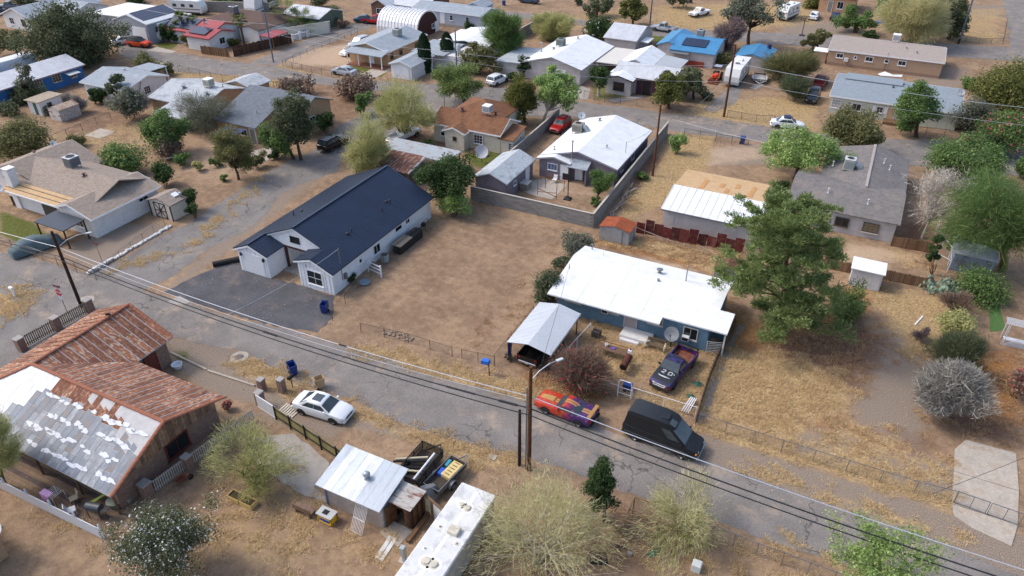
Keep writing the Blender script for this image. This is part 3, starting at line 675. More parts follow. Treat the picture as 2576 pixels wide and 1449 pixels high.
fr = flat('cream_frame', (190,182,170), .6); scr = mat('tan_blind', (122,108,88), .7, var=.1)
for x, w_, g in ((-19.15,1.6,scr),(-15.3,.9,scr),(-11.6,1.35,scr)): win(t, 'S', 50.6, x, 1.75, w_, .75 if w_ != .9 else .85, 2 if w_ > 1 else 1, 1, fr, g)
win(t, 'S', 50.6, -8.55, 1.45, 1.25, 1.2, 2, 1, fr)
for x, z in ((-16.05,1.55),(-8.85,1.0)):
    b = part(t, 'window_air_conditioner', MB().bbox(x-.3,x+.3,50.2,50.58,z-.2,z+.22,.02), flat('ac_white',(206,206,204),.6)); part(t, 'grille', MB().box(x-.25,x+.25,50.185,50.198,z-.14,z+.14), DARKM, parent=b)
d = door(t, 'S', 50.6, -13.75, .3, 1.05, 2.0, flat('old_door',(158,148,146),.8), flat('old_door_frame',(180,172,172),.7))
part(t, 'step', MB().bbox(-14.2,-11.55,49.2,50.57,0,.42,.03), mat('white_concrete',(206,204,202),.9,var=.06)); part(t, 'lower_step', MB().bbox(-14.1,-12.4,48.85,49.19,0,.2,.03), mat('white_concrete',(206,204,202),.9))
part(t, 'porch_gate', (lambda m: ([m.beam((-7.0,50.3,.3+k*.17),(-5.75,50.75,.3+k*.17),.03) for k in range(7)], m.beam((-7.0,50.3,0),(-7.0,50.3,1.4),.05), m)[-1])(MB()), flat('white_post',(200,200,200),.6))
[part(t, 'roof_seam', MB().beam((x,49.55,2.36),(x,55.5,3.1),.05,.012), flat('seam_grey',(196,198,198),.8)) for x in (-18.4,-15.6,-12.8)]; vent(t, -20.3, 58.0, 2.6, .5, .05); vent(t, -18.9, 57.2, 2.75, .45, .04, False, WHITE); vent(t, -13.1, 56.2, 2.95, .35, .14); vent(t, -10.6, 55.9, 3.0, 1.5, .045, m=GREYM); vent(t, -12.8,54.8,3.0,.15,.06); vent(t,-8.7,56.4,2.9,.1,.05)
part(t, 'service_mast', MB().tube([(-20.75,53.4,2.7),(-20.75,53.4,3.35)], .03, 6), GREYM)
dt = thing('satellite_dish', 'large grey mesh satellite dish in front of the blue bungalow wall', 'satellite dish', (-9.9,49.9,0))
part(dt, 'pole', MB().cyl((-9.9,50.0), .05, 0, 1.35, 8), DARKM); dish(dt, (-9.9,49.85,1.45), .62, -95, 28, flat('dish_grey3',(122,126,130),.6,.1), name='reflector')

# ---- 3 carport of corrugated metal
ct = H('carport', 'low silver corrugated metal carport over a black pickup truck', 'carport', -19.4, 45)
cm = mat('corrugated_silver', (204,207,210), .5, .2, .07, .6, 10, pat='riby', ps=.197, pd=.6); cmr = flat('corrugated_rib', (206,210,214), .4, .4)
n = 17
for s, (xa, xb) in enumerate(((-21.3,-19.45),(-19.45,-17.5))):
    for k in range(8):
        y0 = 41.85+k*.79; za, zb_ = (2.2,2.6) if s == 0 else (2.6,2.2); dz = rr.uniform(0,.006)
        part(ct, 'roof_sheet', MB().slab([(xa,y0,za+dz),(xb,y0,zb_+dz),(xb,y0+.787,zb_+dz),(xa,y0+.787,za+dz)], .02), cm)
ribs(ct, [((-21.3,41.9+k*.197,2.205),(-19.46,41.9+k*.197,2.605)) for k in range(32)]+[((-19.44,41.9+k*.197,2.605),(-17.5,41.9+k*.197,2.205)) for k in range(32)], cmr, .07, .03)
part(ct, 'edge_trim', MB().box(-17.5,-17.46,41.85,48.2,1.98,2.2).box(-21.34,-21.3,41.85,48.2,2.05,2.2), cm)
posts(ct, [(-21.1,42.1),(-17.7,42.1),(-21.1,45),(-17.7,45),(-21.1,48),(-17.7,48)], 2.15, .04, DARKM)
m = MB(); [m.beam((-19.45,42.0+k*2,2.5),(-21.2,42.0+k*2,2.12),.06) for k in range(4)]; [m.beam((-19.45,42.0+k*2,2.5),(-17.6,42.0+k*2,2.12),.06) for k in range(4)]; part(ct, 'rafter', m, DARKM)

# ---- 4 beige L-shaped house
t = H('ranch_house', 'white ranch house with beige shingle roof and a tan strip over the porch', 'house', -77, 45)
gable(t, -74.5, -68.9, 40.7, 49.7, 2.72, 3.45, 'y', white_st, beige_shy, .45, .3, rp=-72.3, ze1=2.4, trim=WHITE)
part(t, 'main_wall', MB().box(-84.6,-73.2,41.9,49.6,0,2.4), white_st)
slabroof(t, [[(-86,46.3,4.2),(-70.8,46.3,4.2),(-70.8,42.72,2.92),(-86,42.72,2.92)],[(-86,46.3,4.2),(-70.8,46.3,4.2),(-70.8,50.3,2.7),(-86,50.3,2.7)]], .13, beige_sh, 'main_roof')
slabroof(t, [[(-84.2,42.71,2.9),(-74.0,42.71,2.9),(-74.0,41.1,2.42),(-84.2,41.1,2.42)]], .12, tan_roll, 'porch_roof')
for yy in (41.65,42.25): part(t, 'roof_seam', MB().beam((-84.1,yy,2.43+.3*(yy-41.1)),(-74.1,yy,2.43+.3*(yy-41.1)),.09,.02), flat('tar',(84,74,64),.9))
part(t, 'gutter', MB().box(-84.2,-74.0,41.02,41.09,2.28,2.44), WHITE)
gable(t, -90.5, -80.2, 43.2, 51.5, 2.5, 4.35, 'y', white_st, beige_shy, .4, .3, rp=-85.2, roof='side_roof', wall='side_wall')
ch = part(t, 'chimney', MB().bbox(-83.7,-82.75,41.7,42.6,0,4.6,.03), white_st); part(t, 'chimney_cap', MB().box(-83.75,-82.7,41.65,42.65,4.72,4.8).box(-83.6,-82.85,41.8,42.5,4.6,4.72), WHITE, parent=ch)
aircon(t, -78.6, 46.6, 4.1, 1.25, 1.25, 1.0, flat('cooler_dark',(104,106,112),.6), top=flat('cooler_lid',(188,190,192),.5))
for x, y, z in ((-81.0,47.4,3.85),(-75.6,45.6,3.95),(-86.8,47.5,3.7)): vent(t, x, y, z, .25, .11, m=flat('maroon_vent',(84,48,50),.7))
winpx(t, 'S', 41.9, 41, 507, 1.6, 1.15, 2, 1, flat('black_frame',(24,24,26),.5)); win(t, 'E', -69.35, 47.4, 1.75, 1.3, .5, 2, 1)
win(t, 'S', 41.0, -71.6, 1.3, 1.3, 1.0, 2, 1)
dish(t, (-87.0,50.2,3.9), .4, -60, 30, post=(-87,50.2,3.0)); dish(t, (-84.0,41.0,2.6), .4, -70, 30)
door(t, 'S', 41.9, -77.6, .05, 2.6, 2.0, flat('porch_shadow',(70,64,58),.8), panels=2, name='garage_door')  # dark panel colour paints in the shade under the porch roof
pc = H('canopy', 'dark grey flat metal canopy on four posts beside the beige roofed house', 'canopy', -72.1, 39.4)
part(pc, 'roof', MB().slab([(-74.35,38.05,2.2),(-69.85,38.05,2.2),(-69.85,40.62,2.3),(-74.35,40.62,2.3)], .1), mat('charcoal_panel',(58,66,78),.5,.2,.08,pat='riby',ps=.3,pd=.3)); posts(pc, [(-74.2,38.2),(-70.0,38.2),(-74.2,40.5),(-70,40.5)], 2.12, .06, DARKM)
# its shed
t = H('garden_shed', 'cream garden shed with brown barn door beside the cracked side street', 'shed', -66.6, 48.4)
gable(t, -68.5, -64.9, 47.1, 49.8, 1.95, 2.55, 'y', mat('cream_panel',(200,192,178),.8,var=.07), beige_shy, .2, .15)
bt = flat('brown_beam',(64,38,30),.7); m = MB(); c = 47.22
for a, b in (((-67.6,.1),(-67.6,1.85)),((-65.9,.1),(-65.9,1.85)),((-66.75,.1),(-66.75,1.85)),((-67.6,.1),(-65.9,.1)),((-67.6,1.85),(-65.9,1.85)),((-67.6,.95),(-65.9,.95)),((-67.6,.1),(-66.75,.95)),((-66.75,.95),(-67.6,1.85)),((-65.9,.1),(-66.75,.95)),((-66.75,.95),(-65.9,1.85))): m.beam((a[0],c,a[1]),(b[0],c,b[1]),.08,.05,(0,1,0))
part(t, 'barn_door', m, bt); m = MB()
for x, y in ((-68.3,47.22),(-65.1,47.22),(-65.08,49.6)): m.box(x-.05,x+.05,y-.05,y+.05,0,1.95)
part(t, 'corner_trim', m, bt); part(t, 'skylight', MB().obox((-65.9,48.9,2.36),(.3,0,-.1),(0,.35,0),(.02,0,.05)), WHITE); part(t, 'turbine_vent', MB().lathe([(.12,2.2),(.2,2.45),(.15,2.6),(.02,2.65)], (-65.4,49.2,0), 10), STEEL, 40)

# ---- 5 grey shingled house on the right
t = H('stucco_house', 'pale stucco house with a weathered grey shingle roof behind the big pine', 'house', 1.5, 86)
gable(t, -5.3, 6.05, 76.9, 86.4, 2.4, 3.6, 'x', stucco, grey_sh, .4, .3)
gable(t, -2.9, 6.2, 81.7, 95.0, 2.45, 3.62, 'y', stucco, grey_shy, .4, .3, rp=2.05, roof='rear_roof', wall='rear_wall')
m = MB(); m.beam((2.05,82.0,3.66),(2.05,95.0,3.66),.3,.04); part(t, 'ridge_cap', m, mat('pale_ridge',(158,150,146),.9))
aircon(t, -.2, 87.3, 3.0, 1.15, 1.15, 1.25, flat('cooler_pale',(168,172,168),.6), top=flat('cooler_lid',(188,190,192),.5), duct=(1,0))
for x, y, z in ((-1.5,79.8,3.15),(2.6,79.2,3.0),(3.4,90.5,3.3),(4.1,89.3,3.1),(-1.9,88,2.95)): vent(t, x, y, z, .45, .05, m=flat('vent_white',(200,200,202),.6))
win(t, 'S', 77.2, 3.45, 1.3, 1.55, 1.05, 3, 3, flat('brown_frame',(88,74,62),.7), mat('tan_blind', (122,108,88), .7)); win(t, 'S', 77.2, .6, 1.3, 1.4, 1.05, 2, 1, flat('brown_frame',(88,74,62),.7))
part(t, 'window_sill', MB().box(2.6,4.3,77.0,77.19,.66,.76), stucco); part(t, 'porch_panel', MB().slab([(-6.3,79.9,1.9),(-5.35,79.9,1.9),(-5.35,81.2,1.9),(-6.3,81.2,1.9)], .06), WHITE)
posts(t, [(-6.1,80.0),(-6.1,81.1)], 1.84, .05, WOOD)

# ---- 6 garage building, white front slope and tan rear slope
t = H('garage_building', 'long low outbuilding with a white metal front slope and tan rear roof', 'outbuilding', -12, 74.8)
part(t, 'wall', MB().extr([(69.9,0),(79.6,0),(79.6,2.5),(74.2,3.05),(69.9,2.3)], 'x', -16.7, -7.2), stucco)
for k in range(12): 
    x0 = -16.95+k*.835; part(t, 'roof_sheet', MB().slab([(x0,69.5,2.4+rr.uniform(0,.006)),(x0+.825,69.5,2.4),(x0+.825,74.25,3.2),(x0,74.25,3.2)], .05), mat('white_sheet',(224,226,228),.5,.1,.05,stain=(200,200,200),stain_amt=.3))
ribs(t, [((-16.95+k*.835,69.5,2.41),(-16.95+k*.835,74.25,3.21)) for k in range(13)], WHITE, .05, .04)
slabroof(t, [[(-16.95,74.27,3.2),(-7.2,74.27,3.2),(-7.6,80.1,2.6),(-16.95,80.1,2.6)]], .12, tan_roll, 'rear_roof')
for x, y, w_, d_ in ((-14.1,76.2,.5,3.2),(-12.2,76.8,.5,1.4),(-10.6,77.4,.5,1.4),(-8.9,76.6,.45,3.4),(-11.4,75.4,.4,1.4)): part(t, 'roof_patch', MB().obox((x,y,3.2-.103*(y-74.27)+.02),(w_/2,0,0),(0,d_/2,-.103*d_/2),(0,0,.008)), mat('patch_tan',(184,138,92),.9))
part(t, 'gutter', MB().box(-16.95,-6.93,69.42,69.49,2.26,2.38), GREYM); part(t, 'wall_outline', MB().box(-16.1,-15.5,69.86,69.89,.7,1.7), stucco)
door(t, 'S', 69.9, -9.3, 1.0, .55, .55, stucco, stucco, 'hatch')

# ---- 7 rusty sheds behind the bungalow
rst = mat('rust_orange', (150,80,50), .9, .1, .2, 2, 30, pat='riby', ps=.18, pd=.5, stain=(112,60,42), stain_amt=.5); gsheet = mat('old_galvanised_wall', (166,170,174), .6, .3, .12, 1, 20, pat='ribx', ps=.2, pd=.3, stain=(150,136,122), stain_amt=.4)
t = H('tin_shed', 'small grey tin shed with a bright rusty orange roof in the weeds', 'shed', -20.3, 65.4); gable(t, -21.95, -18.55, 64.3, 66.7, 1.6, 1.98, 'y', gsheet, rst, .1, .1, .04)
part(t, 'sliding_door', MB().box(-21.2,-19.4,64.35,64.39,.05,1.6), gsheet)
t = H('lean_to_shed', 'narrow tin shed with a brown rusted roof half hidden by the pine', 'shed', -8.3, 62.6); gable(t, -9.3, -7.0, 61.6, 64.0, 1.55, 1.9, 'y', gsheet, mat('brown_rust_sheet',(112,74,60),.9,.1,.2,2,30,pat='riby',ps=.18,pd=.5), .1, .1, .04)

# ---- 8 lavender house with white roof, and its outbuilding
t = H('lavender_house', 'lavender stucco house with a white gabled roof behind the block wall', 'house', -29.3, 83)
gable(t, -34.3, -24.35, 76.5, 90.0, 2.5, 3.8, 'y', lav_wall, wh_roof, .4, .3, rp=-29.45, trim=flat('lav_trim',(150,146,152),.7))
gable(t, -34.35, -29.9, 75.5, 79.5, 2.45, 3.0, 'y', lav_wall, wh_roof, .3, .3, rp=-32.1, roof='wing_roof', wall='wing_wall', trim=flat('lav_trim',(150,146,152),.7))
slabroof(t, [[(-30.35,75.3,2.2),(-27.7,75.3,2.2),(-27.7,76.75,2.75),(-30.35,76.75,2.75)]], .08, pale_sh, 'porch_roof'); part(t, 'porch_wall', MB().box(-28.0,-27.85,75.5,76.7,0,2.25), lav_wall)
win(t, 'S', 75.8, -32.3, 1.55, 1.3, .9, 3, 1, None, glass('pale_pane',(90,104,130))); door(t, 'S', 75.8, -30.75, .05, .85, 1.95, WHITE); door(t, 'S', 76.8, -29.2, .05, .9, 1.95, WHITE); door(t, 'S', 76.8, -28.3, .05, .7, 1.95, flat('doorway_shade',(74,58,44),.8))  # last door is a solid slab, its dark colour paints a doorway's shade
aircon(t, -32.4, 84.0, 3.05, 1.35, 1.2, 1.05, flat('cooler_brown',(146,138,128),.6), duct=(1,0)); vent(t, -30.0, 76.2, 2.9, 2.2, .07); vent(t, -33.0, 77.8, 2.95, .3, .05); vent(t, -31.0, 88.0, 3.45, .25, .1); vent(t, -27.2, 80.5, 3.2, .3, .05); part(t, 'service_mast', MB().tube([(-25.0,81.2,2.6),(-25.0,81.2,4.1)], .035, 6), GREYM)
dish(t, (-34.2,89.7,3.0), .5, -70, 35, post=(-34.2,89.7,2.5)); win(t, 'E', -24.75, 79.5, 1.4, 1.1, .8, 2, 1); win(t, 'E', -24.75, 83.5, 1.4, 1.1, .8, 2, 1)
t = H('outbuilding', 'small lavender outbuilding with a worn pale shingle roof by the mulberry', 'outbuilding', -36.6, 71.5); gable(t, -38.85, -34.35, 67.6, 75.4, 2.3, 3.2, 'y', lav_wall, mat('worn_white_shingle_side',(176,182,186),.9,var=.14,pat='shy',ps=.18,pd=.14,stain=(128,132,134),stain_amt=.6), .3, .2)
win(t, 'E', -34.65, 70.2, 1.3, .7, .6, 2, 1); door(t, 'E', -34.65, 73.6, .05, .9, 1.95, WHITE)

# ---- 9 brown-roofed cottage
t = H('cottage', 'cream clapboard cottage with a brown shingle roof and white rooftop cooler', 'house', -46, 83)
gable(t, -51.7, -41.2, 79.3, 85.2, 2.6, 4.0, 'x', cream_lap, brown_sh, .35, .25, rp=82.1, trim=WHITE)
gable(t, -49.15, -45.7, 77.9, 82.0, 2.5, 3.15, 'y', cream_lap, brown_shy, .3, .25, roof='front_roof', wall='front_wall', trim=WHITE)
hip(t, -51.4, -43.4, 82.5, 90.5, 2.75, 4.35, cream_lap, brown_sh, .4, roof='rear_roof', wall='rear_wall')
slabroof(t, [[(-41.7,79.4,2.2),(-39.4,79.4,2.2),(-39.4,83.4,2.85),(-41.7,83.4,2.85)]], .12, brown_sh, 'side_roof'); part(t, 'side_wall', MB().extr([(79.7,0),(83.2,0),(83.2,2.7),(79.7,2.12)], 'x', -41.5, -39.65), cream_lap)
aircon(t, -44.6, 82.2, 4.2, 1.05, 1.05, .85, flat('cooler_white',(206,206,208),.6), top=WHITE, fan=False); vent(t, -48.3, 82.0, 4.0, .3, .14, m=flat('maroon_vent',(84,48,50),.7)); vent(t, -43.8, 83.0, 3.8, .35, .12, m=flat('maroon_vent',(84,48,50),.7))
win(t, 'S', 78.15, -47.35, 1.55, .55, .55, 1, 1, flat('dark_frame',(70,66,62),.7)); win(t, 'S', 79.55, -44.6, 1.45, 1.35, 1.25, 3, 3); win(t, 'E', -39.65, 82.0, 1.7, .5, .5, 1, 1); win(t, 'S', 79.7, -40.0, 1.1, .6, 1.3, 2, 4); win(t, 'S', 79.55, -50.0, 1.5, .7, 1.1, 1, 2)
t = H('flat_carport', 'flat grey roofed carport with a rusty sloping front under the mesquite', 'carport', -49, 70)
part(t, 'roof', MB().slab([(-53.2,69.6,2.4),(-43.5,69.6,2.4),(-43.5,73.3,2.4),(-53.2,73.3,2.4)], .12), mat('grey_flat_roof',(160,166,170),.8,var=.1,stain=(142,112,84),stain_amt=.5)); posts(t, [(-53,69.8),(-48.5,69.8),(-43.7,69.8),(-53,73.1),(-43.7,73.1)], 2.28, .06, WOOD)
for k in range(6): part(t, 'rusty_sheet', MB().slab([(-51+k*.78,65.5,2.0),(-50.24+k*.78,65.5,2.0),(-50.24+k*.78,69.5,2.62),(-51+k*.78,69.5,2.62)], .03), mat('brown_rust_sheet2',(116,76,60),.9,.1,.2,2,30,pat='ribx',ps=.12,pd=.5,stain=(176,166,158),stain_amt=.6,stain_scale=1.5))
part(t, 'fascia', MB().beam((-46.28,65.5,2.0),(-46.28,69.5,2.62),.05,.25), WHITE); part(t, 'wall', MB().box(-50.8,-46.5,66.3,69.2,0,1.95), mat('dark_shed_wall',(92,86,80),.9)); posts(t, [(-50.8,65.7),(-46.5,65.7)], 1.95, .05, WOOD)

# ---- 10 houses west of the side street
t = H('shingle_house', 'tall grey shingle roofed house behind a leafy yard by the side street', 'house', -75, 74)
gable(t, -79.1, -71.6, 67.6, 80.2, 2.4, 4.9, 'x', tan_wall, mat('slate_shingle',(108,114,122),.95,var=.22,scale=2,fine=20,pat='shx',ps=.2,pd=.18), .4, .3, rp=75.4, ze1=2.9)
gable(t, -71.65, -67.5, 71.3, 79.0, 3.3, 4.85, 'x', tan_wall, MATS['slate_shingle'], .4, .3, rp=75.4, ze1=3.4, roof='side_roof', wall='side_wall')
vent(t, -73.4, 70.2, 3.2, .55, .05, False); win(t, 'S', 68.0, -74.2, 1.3, 1.2, 1.0, 2, 1); door(t, 'S', 68.0, -72.6, .05, .9, 1.95, flat('grey_door',(130,128,124),.7)); win(t, 'E', -67.8, 74.5, 1.9, 1.2, 1.0, 2, 1)
t = H('patchy_roof_house', 'house with patchy whitewashed shingle roof and a cream cooler box', 'house', -88.5, 75)
gable(t, -94.1, -83.7, 69.7, 79.4, 2.5, 3.8, 'x', tan_wall, mat('whitewashed_shingle',(176,180,184),.95,var=.14,pat='shx',ps=.2,pd=.12,stain=(128,132,138),stain_amt=.6), .35, .3, rp=74.7)
gable(t, -88.5, -82.9, 79.0, 83.5, 2.6, 3.4, 'y', tan_wall, MATS['whitewashed_shingle'], .35, .3, roof='rear_roof', wall='rear_wall')
slabroof(t, [[(-89.2,66.2,2.1),(-83.3,66.2,2.1),(-83.3,71.0,2.75),(-89.2,71.0,2.75)]], .1, MATS['whitewashed_shingle'], 'porch_roof'); part(t, 'porch_wall', MB().box(-88.9,-83.6,67.0,69.9,0,2.0), mat('grey_sheet_wall',(120,122,124),.8,pat='ribx',ps=.3,pd=.4))
aircon(t, -86.4, 74.6, 3.75, 1.15, 1.15, 1.0, flat('cooler_cream',(206,200,186),.7), top=WHITE, fan=False); vent(t, -90.1,73.2,3.5,.2,.16); vent(t,-85.2,72.8,3.4,.2,.14); vent(t,-84.8,75.6,3.7,.3,.05)
t = H('pale_cottage', 'pale grey roofed cottage with a white gable facing the corner', 'house', -104, 74)
gable(t, -109.0, -99.2, 70.0, 78.4, 2.5, 3.6, 'x', white_st, pale_sh, .4, .35, rp=74.6, trim=WHITE); slabroof(t, [[(-107.8,78.6,2.5),(-103.6,78.6,2.5),(-103.6,82,2.4),(-107.8,82,2.4)]], .1, pale_sh, 'rear_porch_roof'); posts(t, [(-107.6,81.8),(-103.8,81.8)], 2.3, .06)
win(t, 'E', -99.55, 74.2, 1.4, 1.2, 1.2, 3, 3); part(t, 'downpipe', MB().tube([(-99.5,72.0,0),(-99.4,73.4,3.1)], .04, 6), DARKM); vent(t, -104.5, 74.9, 3.5, .25, .12, m=STEEL)
t = H('blue_house', 'bright blue painted house with a silver metal roof at the left edge', 'house', -120.2, 67)
gable(t, -124.2, -116.0, 57.5, 76.4, 2.5, 3.7, 'y', blue_pt, wh_metal, .45, .3, rp=-120.1, trim=flat('pink_fascia',(150,128,132),.7))
for px, py, w_, h_ in ((97,209,1.3,1.2),(142,196,1.5,1.3),(184,186,1.1,1.1)): winpx(t, 'E', -116.45, px, py, w_, h_, 3, 3, flat('cream_frame',(190,182,170),.6))
slabroof(t, [[(-116.4,72.6,2.05),(-114.9,72.6,1.9),(-114.9,74.6,1.9),(-116.4,74.6,2.05)]], .06, wh_metalx, 'door_awning'); posts(t, [(-115.0,72.8),(-115.0,74.4)], 1.85, .04, WOOD)
t = H('box_trailer', 'long white box trailer parked behind the bright blue house', 'trailer', -128.2, 70); part(t, 'body', MB().bbox(-129.6,-127.1,64,75.5,.7,3.1,.08), flat('trailer_white',(206,208,212),.5)); part(t, 'wheels', MB().lathe([(.3,-127.3),(.42,-127.3),(.42,-127.12),(.02,-127.1)], (0,72.5,.42), 14, 'x').lathe([(.3,-127.3),(.42,-127.3),(.42,-127.12),(.02,-127.1)], (0,73.6,.42), 14, 'x'), BLACK)
t = H('block_shed', 'little white shed with a flat tan roof and a green door', 'shed', -108.8, 63.6); part(t, 'wall', MB().box(-110,-107.4,61.9,65.4,0,2.0), white_st); part(t, 'roof', MB().slab([(-110.3,61.6,2.1),(-107.1,61.6,2.15),(-107.1,65.7,2.25),(-110.3,65.7,2.2)], .1), mat('dusty_roof',(160,146,128),.9,var=.15,pat='riby',ps=.5,pd=.3)); door(t, 'S', 61.9, -108.4, .05, .8, 1.8, flat('green_door',(60,92,76),.7)); win(t, 'E', -107.4, 63.4, 1.3, .7, .6, 1, 1, flat('dark_frame',(70,66,62),.7))
t = H('metal_shed', 'rust streaked white metal shed standing in dry yellow weeds', 'shed', -104, 63.2); gable(t, -105.2, -102.7, 61.5, 64.9, 1.7, 2.15, 'y', mat('rust_streak_white',(196,190,184),.7,.1,.1,1,20,pat='riby',ps=.25,pd=.3,stain=(128,76,54),stain_amt=.8,stain_scale=1.6), mat('rusty_pale_roof',(176,158,140),.8,.1,.15,1,20,pat='riby',ps=.3,pd=.3,stain=(136,84,60),stain_amt=.7,stain_scale=1.3), .08, .08, .04)
t = H('metal_workshop', 'big grey steel workshop with dark panels on the roof and white garage door', 'workshop', -128, 100)
gable(t, -132.6, -123.5, 95.6, 104.5, 3.7, 5.0, 'y', mat('grey_steel_wall',(150,156,166),.6,.2,.06,pat='ribx',ps=.5,pd=.3), mat('white_steel_roof',(206,208,210),.5,.2,.06,pat='riby',ps=.6,pd=.35), .1, .05, .1, rp=-128.4, trim=WHITE)
part(t, 'solar_panel', MB().slab([(-128.2,96.2,5.1),(-124.8,96.2,4.12),(-124.8,104.2,4.12),(-128.2,104.2,5.1)], .05), solar); door(t, 'S', 95.65, -126.0, .05, 3.6, 2.8, WHITE, panels=4, name='garage_door')
slabroof(t, [[(-142,97.5,3.5),(-132.7,97.5,3.7),(-132.7,107,3.7),(-142,107,3.5)]], .12, wh_roof, 'lean_to_roof'); part(t, 'lean_to_wall', MB().box(-141.7,-132.75,98,106.5,0,3.4), MATS['grey_steel_wall'])
t = H('lilac_house', 'white walled house with a light grey roof behind the great mesquite', 'house', -156, 98); gable(t, -160.4, -151.6, 91.3, 108, 2.6, 4.2, 'y', white_st, pale_shy, .4, .3, trim=WHITE); gable(t, -156, -146.5, 97, 106, 2.7, 4.1, 'x', white_st, pale_sh, .4, .3, roof='side_roof', wall='side_wall'); win(t, 'S', 91.6, -154.0, 1.5, 1.2, 1.3, 2, 2, flat('dark_frame',(70,66,62),.7)); win(t, 'S', 91.6, -157.6, 1.5, 1.4, 1.3, 2, 2)
t = H('red_roof_house', 'white house with red metal roofs covered by blue solar panels', 'house', -117, 102)
gable(t, -125.0, -111.0, 98.4, 107.2, 2.5, 3.9, 'x', white_st, red_metal, .4, .3, rp=102.7, trim=flat('red_trim',(134,58,60),.6)); gable(t, -115.6, -109.2, 96.5, 103.2, 2.5, 3.4, 'x', white_st, red_metal, .4, .4, roof='front_roof', wall='front_wall', trim=flat('red_trim',(134,58,60),.6))
part(t, 'solar_panel', MB().slab([(-123.6,99.0,2.85),(-116.2,99.0,2.85),(-116.2,102.5,3.95),(-123.6,102.5,3.95)], .05), solar); part(t, 'solar_panel', MB().slab([(-115.0,97.3,2.92),(-110.9,97.3,2.92),(-110.9,99.6,3.52),(-115.0,99.6,3.52)], .05), solar); win(t, 'E', -109.6, 99.9, 1.4, 1.4, 1.2, 2, 1)
t = H('hip_roof_house', 'brown hip roofed house with a dark rooftop cooler behind the red roof', 'house', -113, 111); hip(t, -121, -105, 106.3, 116.5, 2.5, 3.95, white_st, mat('chocolate_shingle',(98,80,72),.95,var=.18,pat='shx',ps=.2,pd=.15)); aircon(t, -115.2, 109.5, 3.6, 1.3, 1.3, 1.2, flat('cooler_dark',(104,106,112),.6), top=flat('cooler_lid',(188,190,192),.5)); gable(t, -110.5, -105.2, 104.9, 108, 2.5, 3.2, 'y', white_st, MATS['chocolate_shingle'], .3, .2, roof='front_roof', wall='front_wall')
t = H('shade_roof', 'small red flat roof standing against a dark board fence', 'carport', -101.6, 105); part(t, 'roof', MB().slab([(-103.2,102.7,2.4),(-100.0,102.7,2.4),(-100.0,107.2,2.45),(-103.2,107.2,2.45)], .12), red_metal); posts(t, [(-103,103),(-100.2,103),(-103,107),(-100.2,107)], 2.3, .06, WOOD)

# ---- 11 middle north
t = H('tan_house', 'tan stucco house with a grey roof and a front porch on posts', 'house', -79.8, 109.5)
gable(t, -84.3, -75.4, 103.8, 116.5, 2.6, 3.7, 'y', tan_wall, pale_shy, .4, .35, rp=-79.85, trim=WHITE); slabroof(t, [[(-83.0,101.8,2.3),(-75.3,101.8,2.3),(-75.3,104.4,2.85),(-83.0,104.4,2.85)]], .1, pale_sh, 'porch_roof'); posts(t, [(-82.7,102.0),(-80.4,102.0),(-77.9,102.0),(-75.6,102.0)], 2.2, .06)
aircon(t, -78.4, 111.3, 3.35, 1.3, 1.3, 1.0, flat('cooler_pale',(168,172,168),.6)); [win(t, 'E', -75.8, y, 1.5, .9, .9, 1, 1, flat('dark_frame',(70,66,62),.7)) for y in (105.4,108.2,113.2)]; door(t, 'S', 104.15, -79.2, .05, .9, 2.0, WHITE); part(t, 'porch_floor', MB().box(-83,-75.3,101.9,104.1,0,.15), mat('brick_paving',(128,84,68),.9))
t = H('quonset_hut', 'arched quonset hut of ribbed white steel with a brown end wall', 'hut', -85, 124.5); m = MB(); K = 12; R_ = 4.0
prof = [(124.4+R_*math.cos(math.pi*k/K)*(1.02 if 0 < k < K else 1), 4.6*math.sin(math.pi*k/K)**.75) for k in range(K+1)]
m.extr(prof, 'x', -89.6, -80.4); part(t, 'shell', m, mat('quonset_white',(206,206,208),.5,.2,.08,pat='ribx',ps=.75,pd=.6)); part(t, 'end_wall', MB().extr([(124.4+(a-124.4)*.93,z*.96) for a, z in prof], 'x', -80.39, -80.3), mat('dark_brown_boards',(66,40,36),.9,var=.2,pat='riby',ps=.25,pd=.4)); win(t, 'E', -80.3, 126.3, 1.4, 1.0, .9, 2, 1); door(t, 'E', -80.3, 127.5, .05, .8, 1.9, WHITE)
rg = MB()
for k in range(13): rg.extr([(124.4+(a-124.4)*1.02,z*1.02) for a, z in prof], 'x', -89.4+k*.74, -89.2+k*.74)
part(t, 'arch_rib', rg, WHITE)['kind'] = 'stuff'
t = H('manufactured_home', 'long pale blue grey manufactured home behind the quonset hut', 'house', -80, 134.5); gable(t, -88.4, -72.0, 131.3, 138.4, 3.0, 3.8, 'x', mat('blue_grey_siding',(166,174,186),.8,var=.05,pat='lap',ps=.2,pd=.2), pale_sh, .25, .2, trim=WHITE); [win(t, 'S', 131.55, x, 1.9, .8, 1.1, 1, 2) for x in (-83.7,-79.2,-75.5)]; door(t, 'S', 131.55, -81.3, .6, .9, 2.0, WHITE); part(t, 'skirting', MB().box(-88.1,-72.3,131.5,138.2,0,.6), conc2); gable(t, -79.5, -75.0, 137, 142, 3.0, 3.9, 'y', MATS['blue_grey_siding'], pale_shy, .2, .2, roof='rear_roof', wall='rear_wall')
t = H('garage', 'white detached garage with grey roof between the cypress and tan house', 'garage', -70, 102.7); gable(t, -72.2, -67.7, 99.3, 106.4, 2.4, 3.05, 'y', white_st, pale_shy, .25, .25, trim=WHITE); door(t, 'S', 99.55, -70.0, .05, 3.0, 2.0, flat('garage_white',(214,216,220),.5), panels=4, name='garage_door')
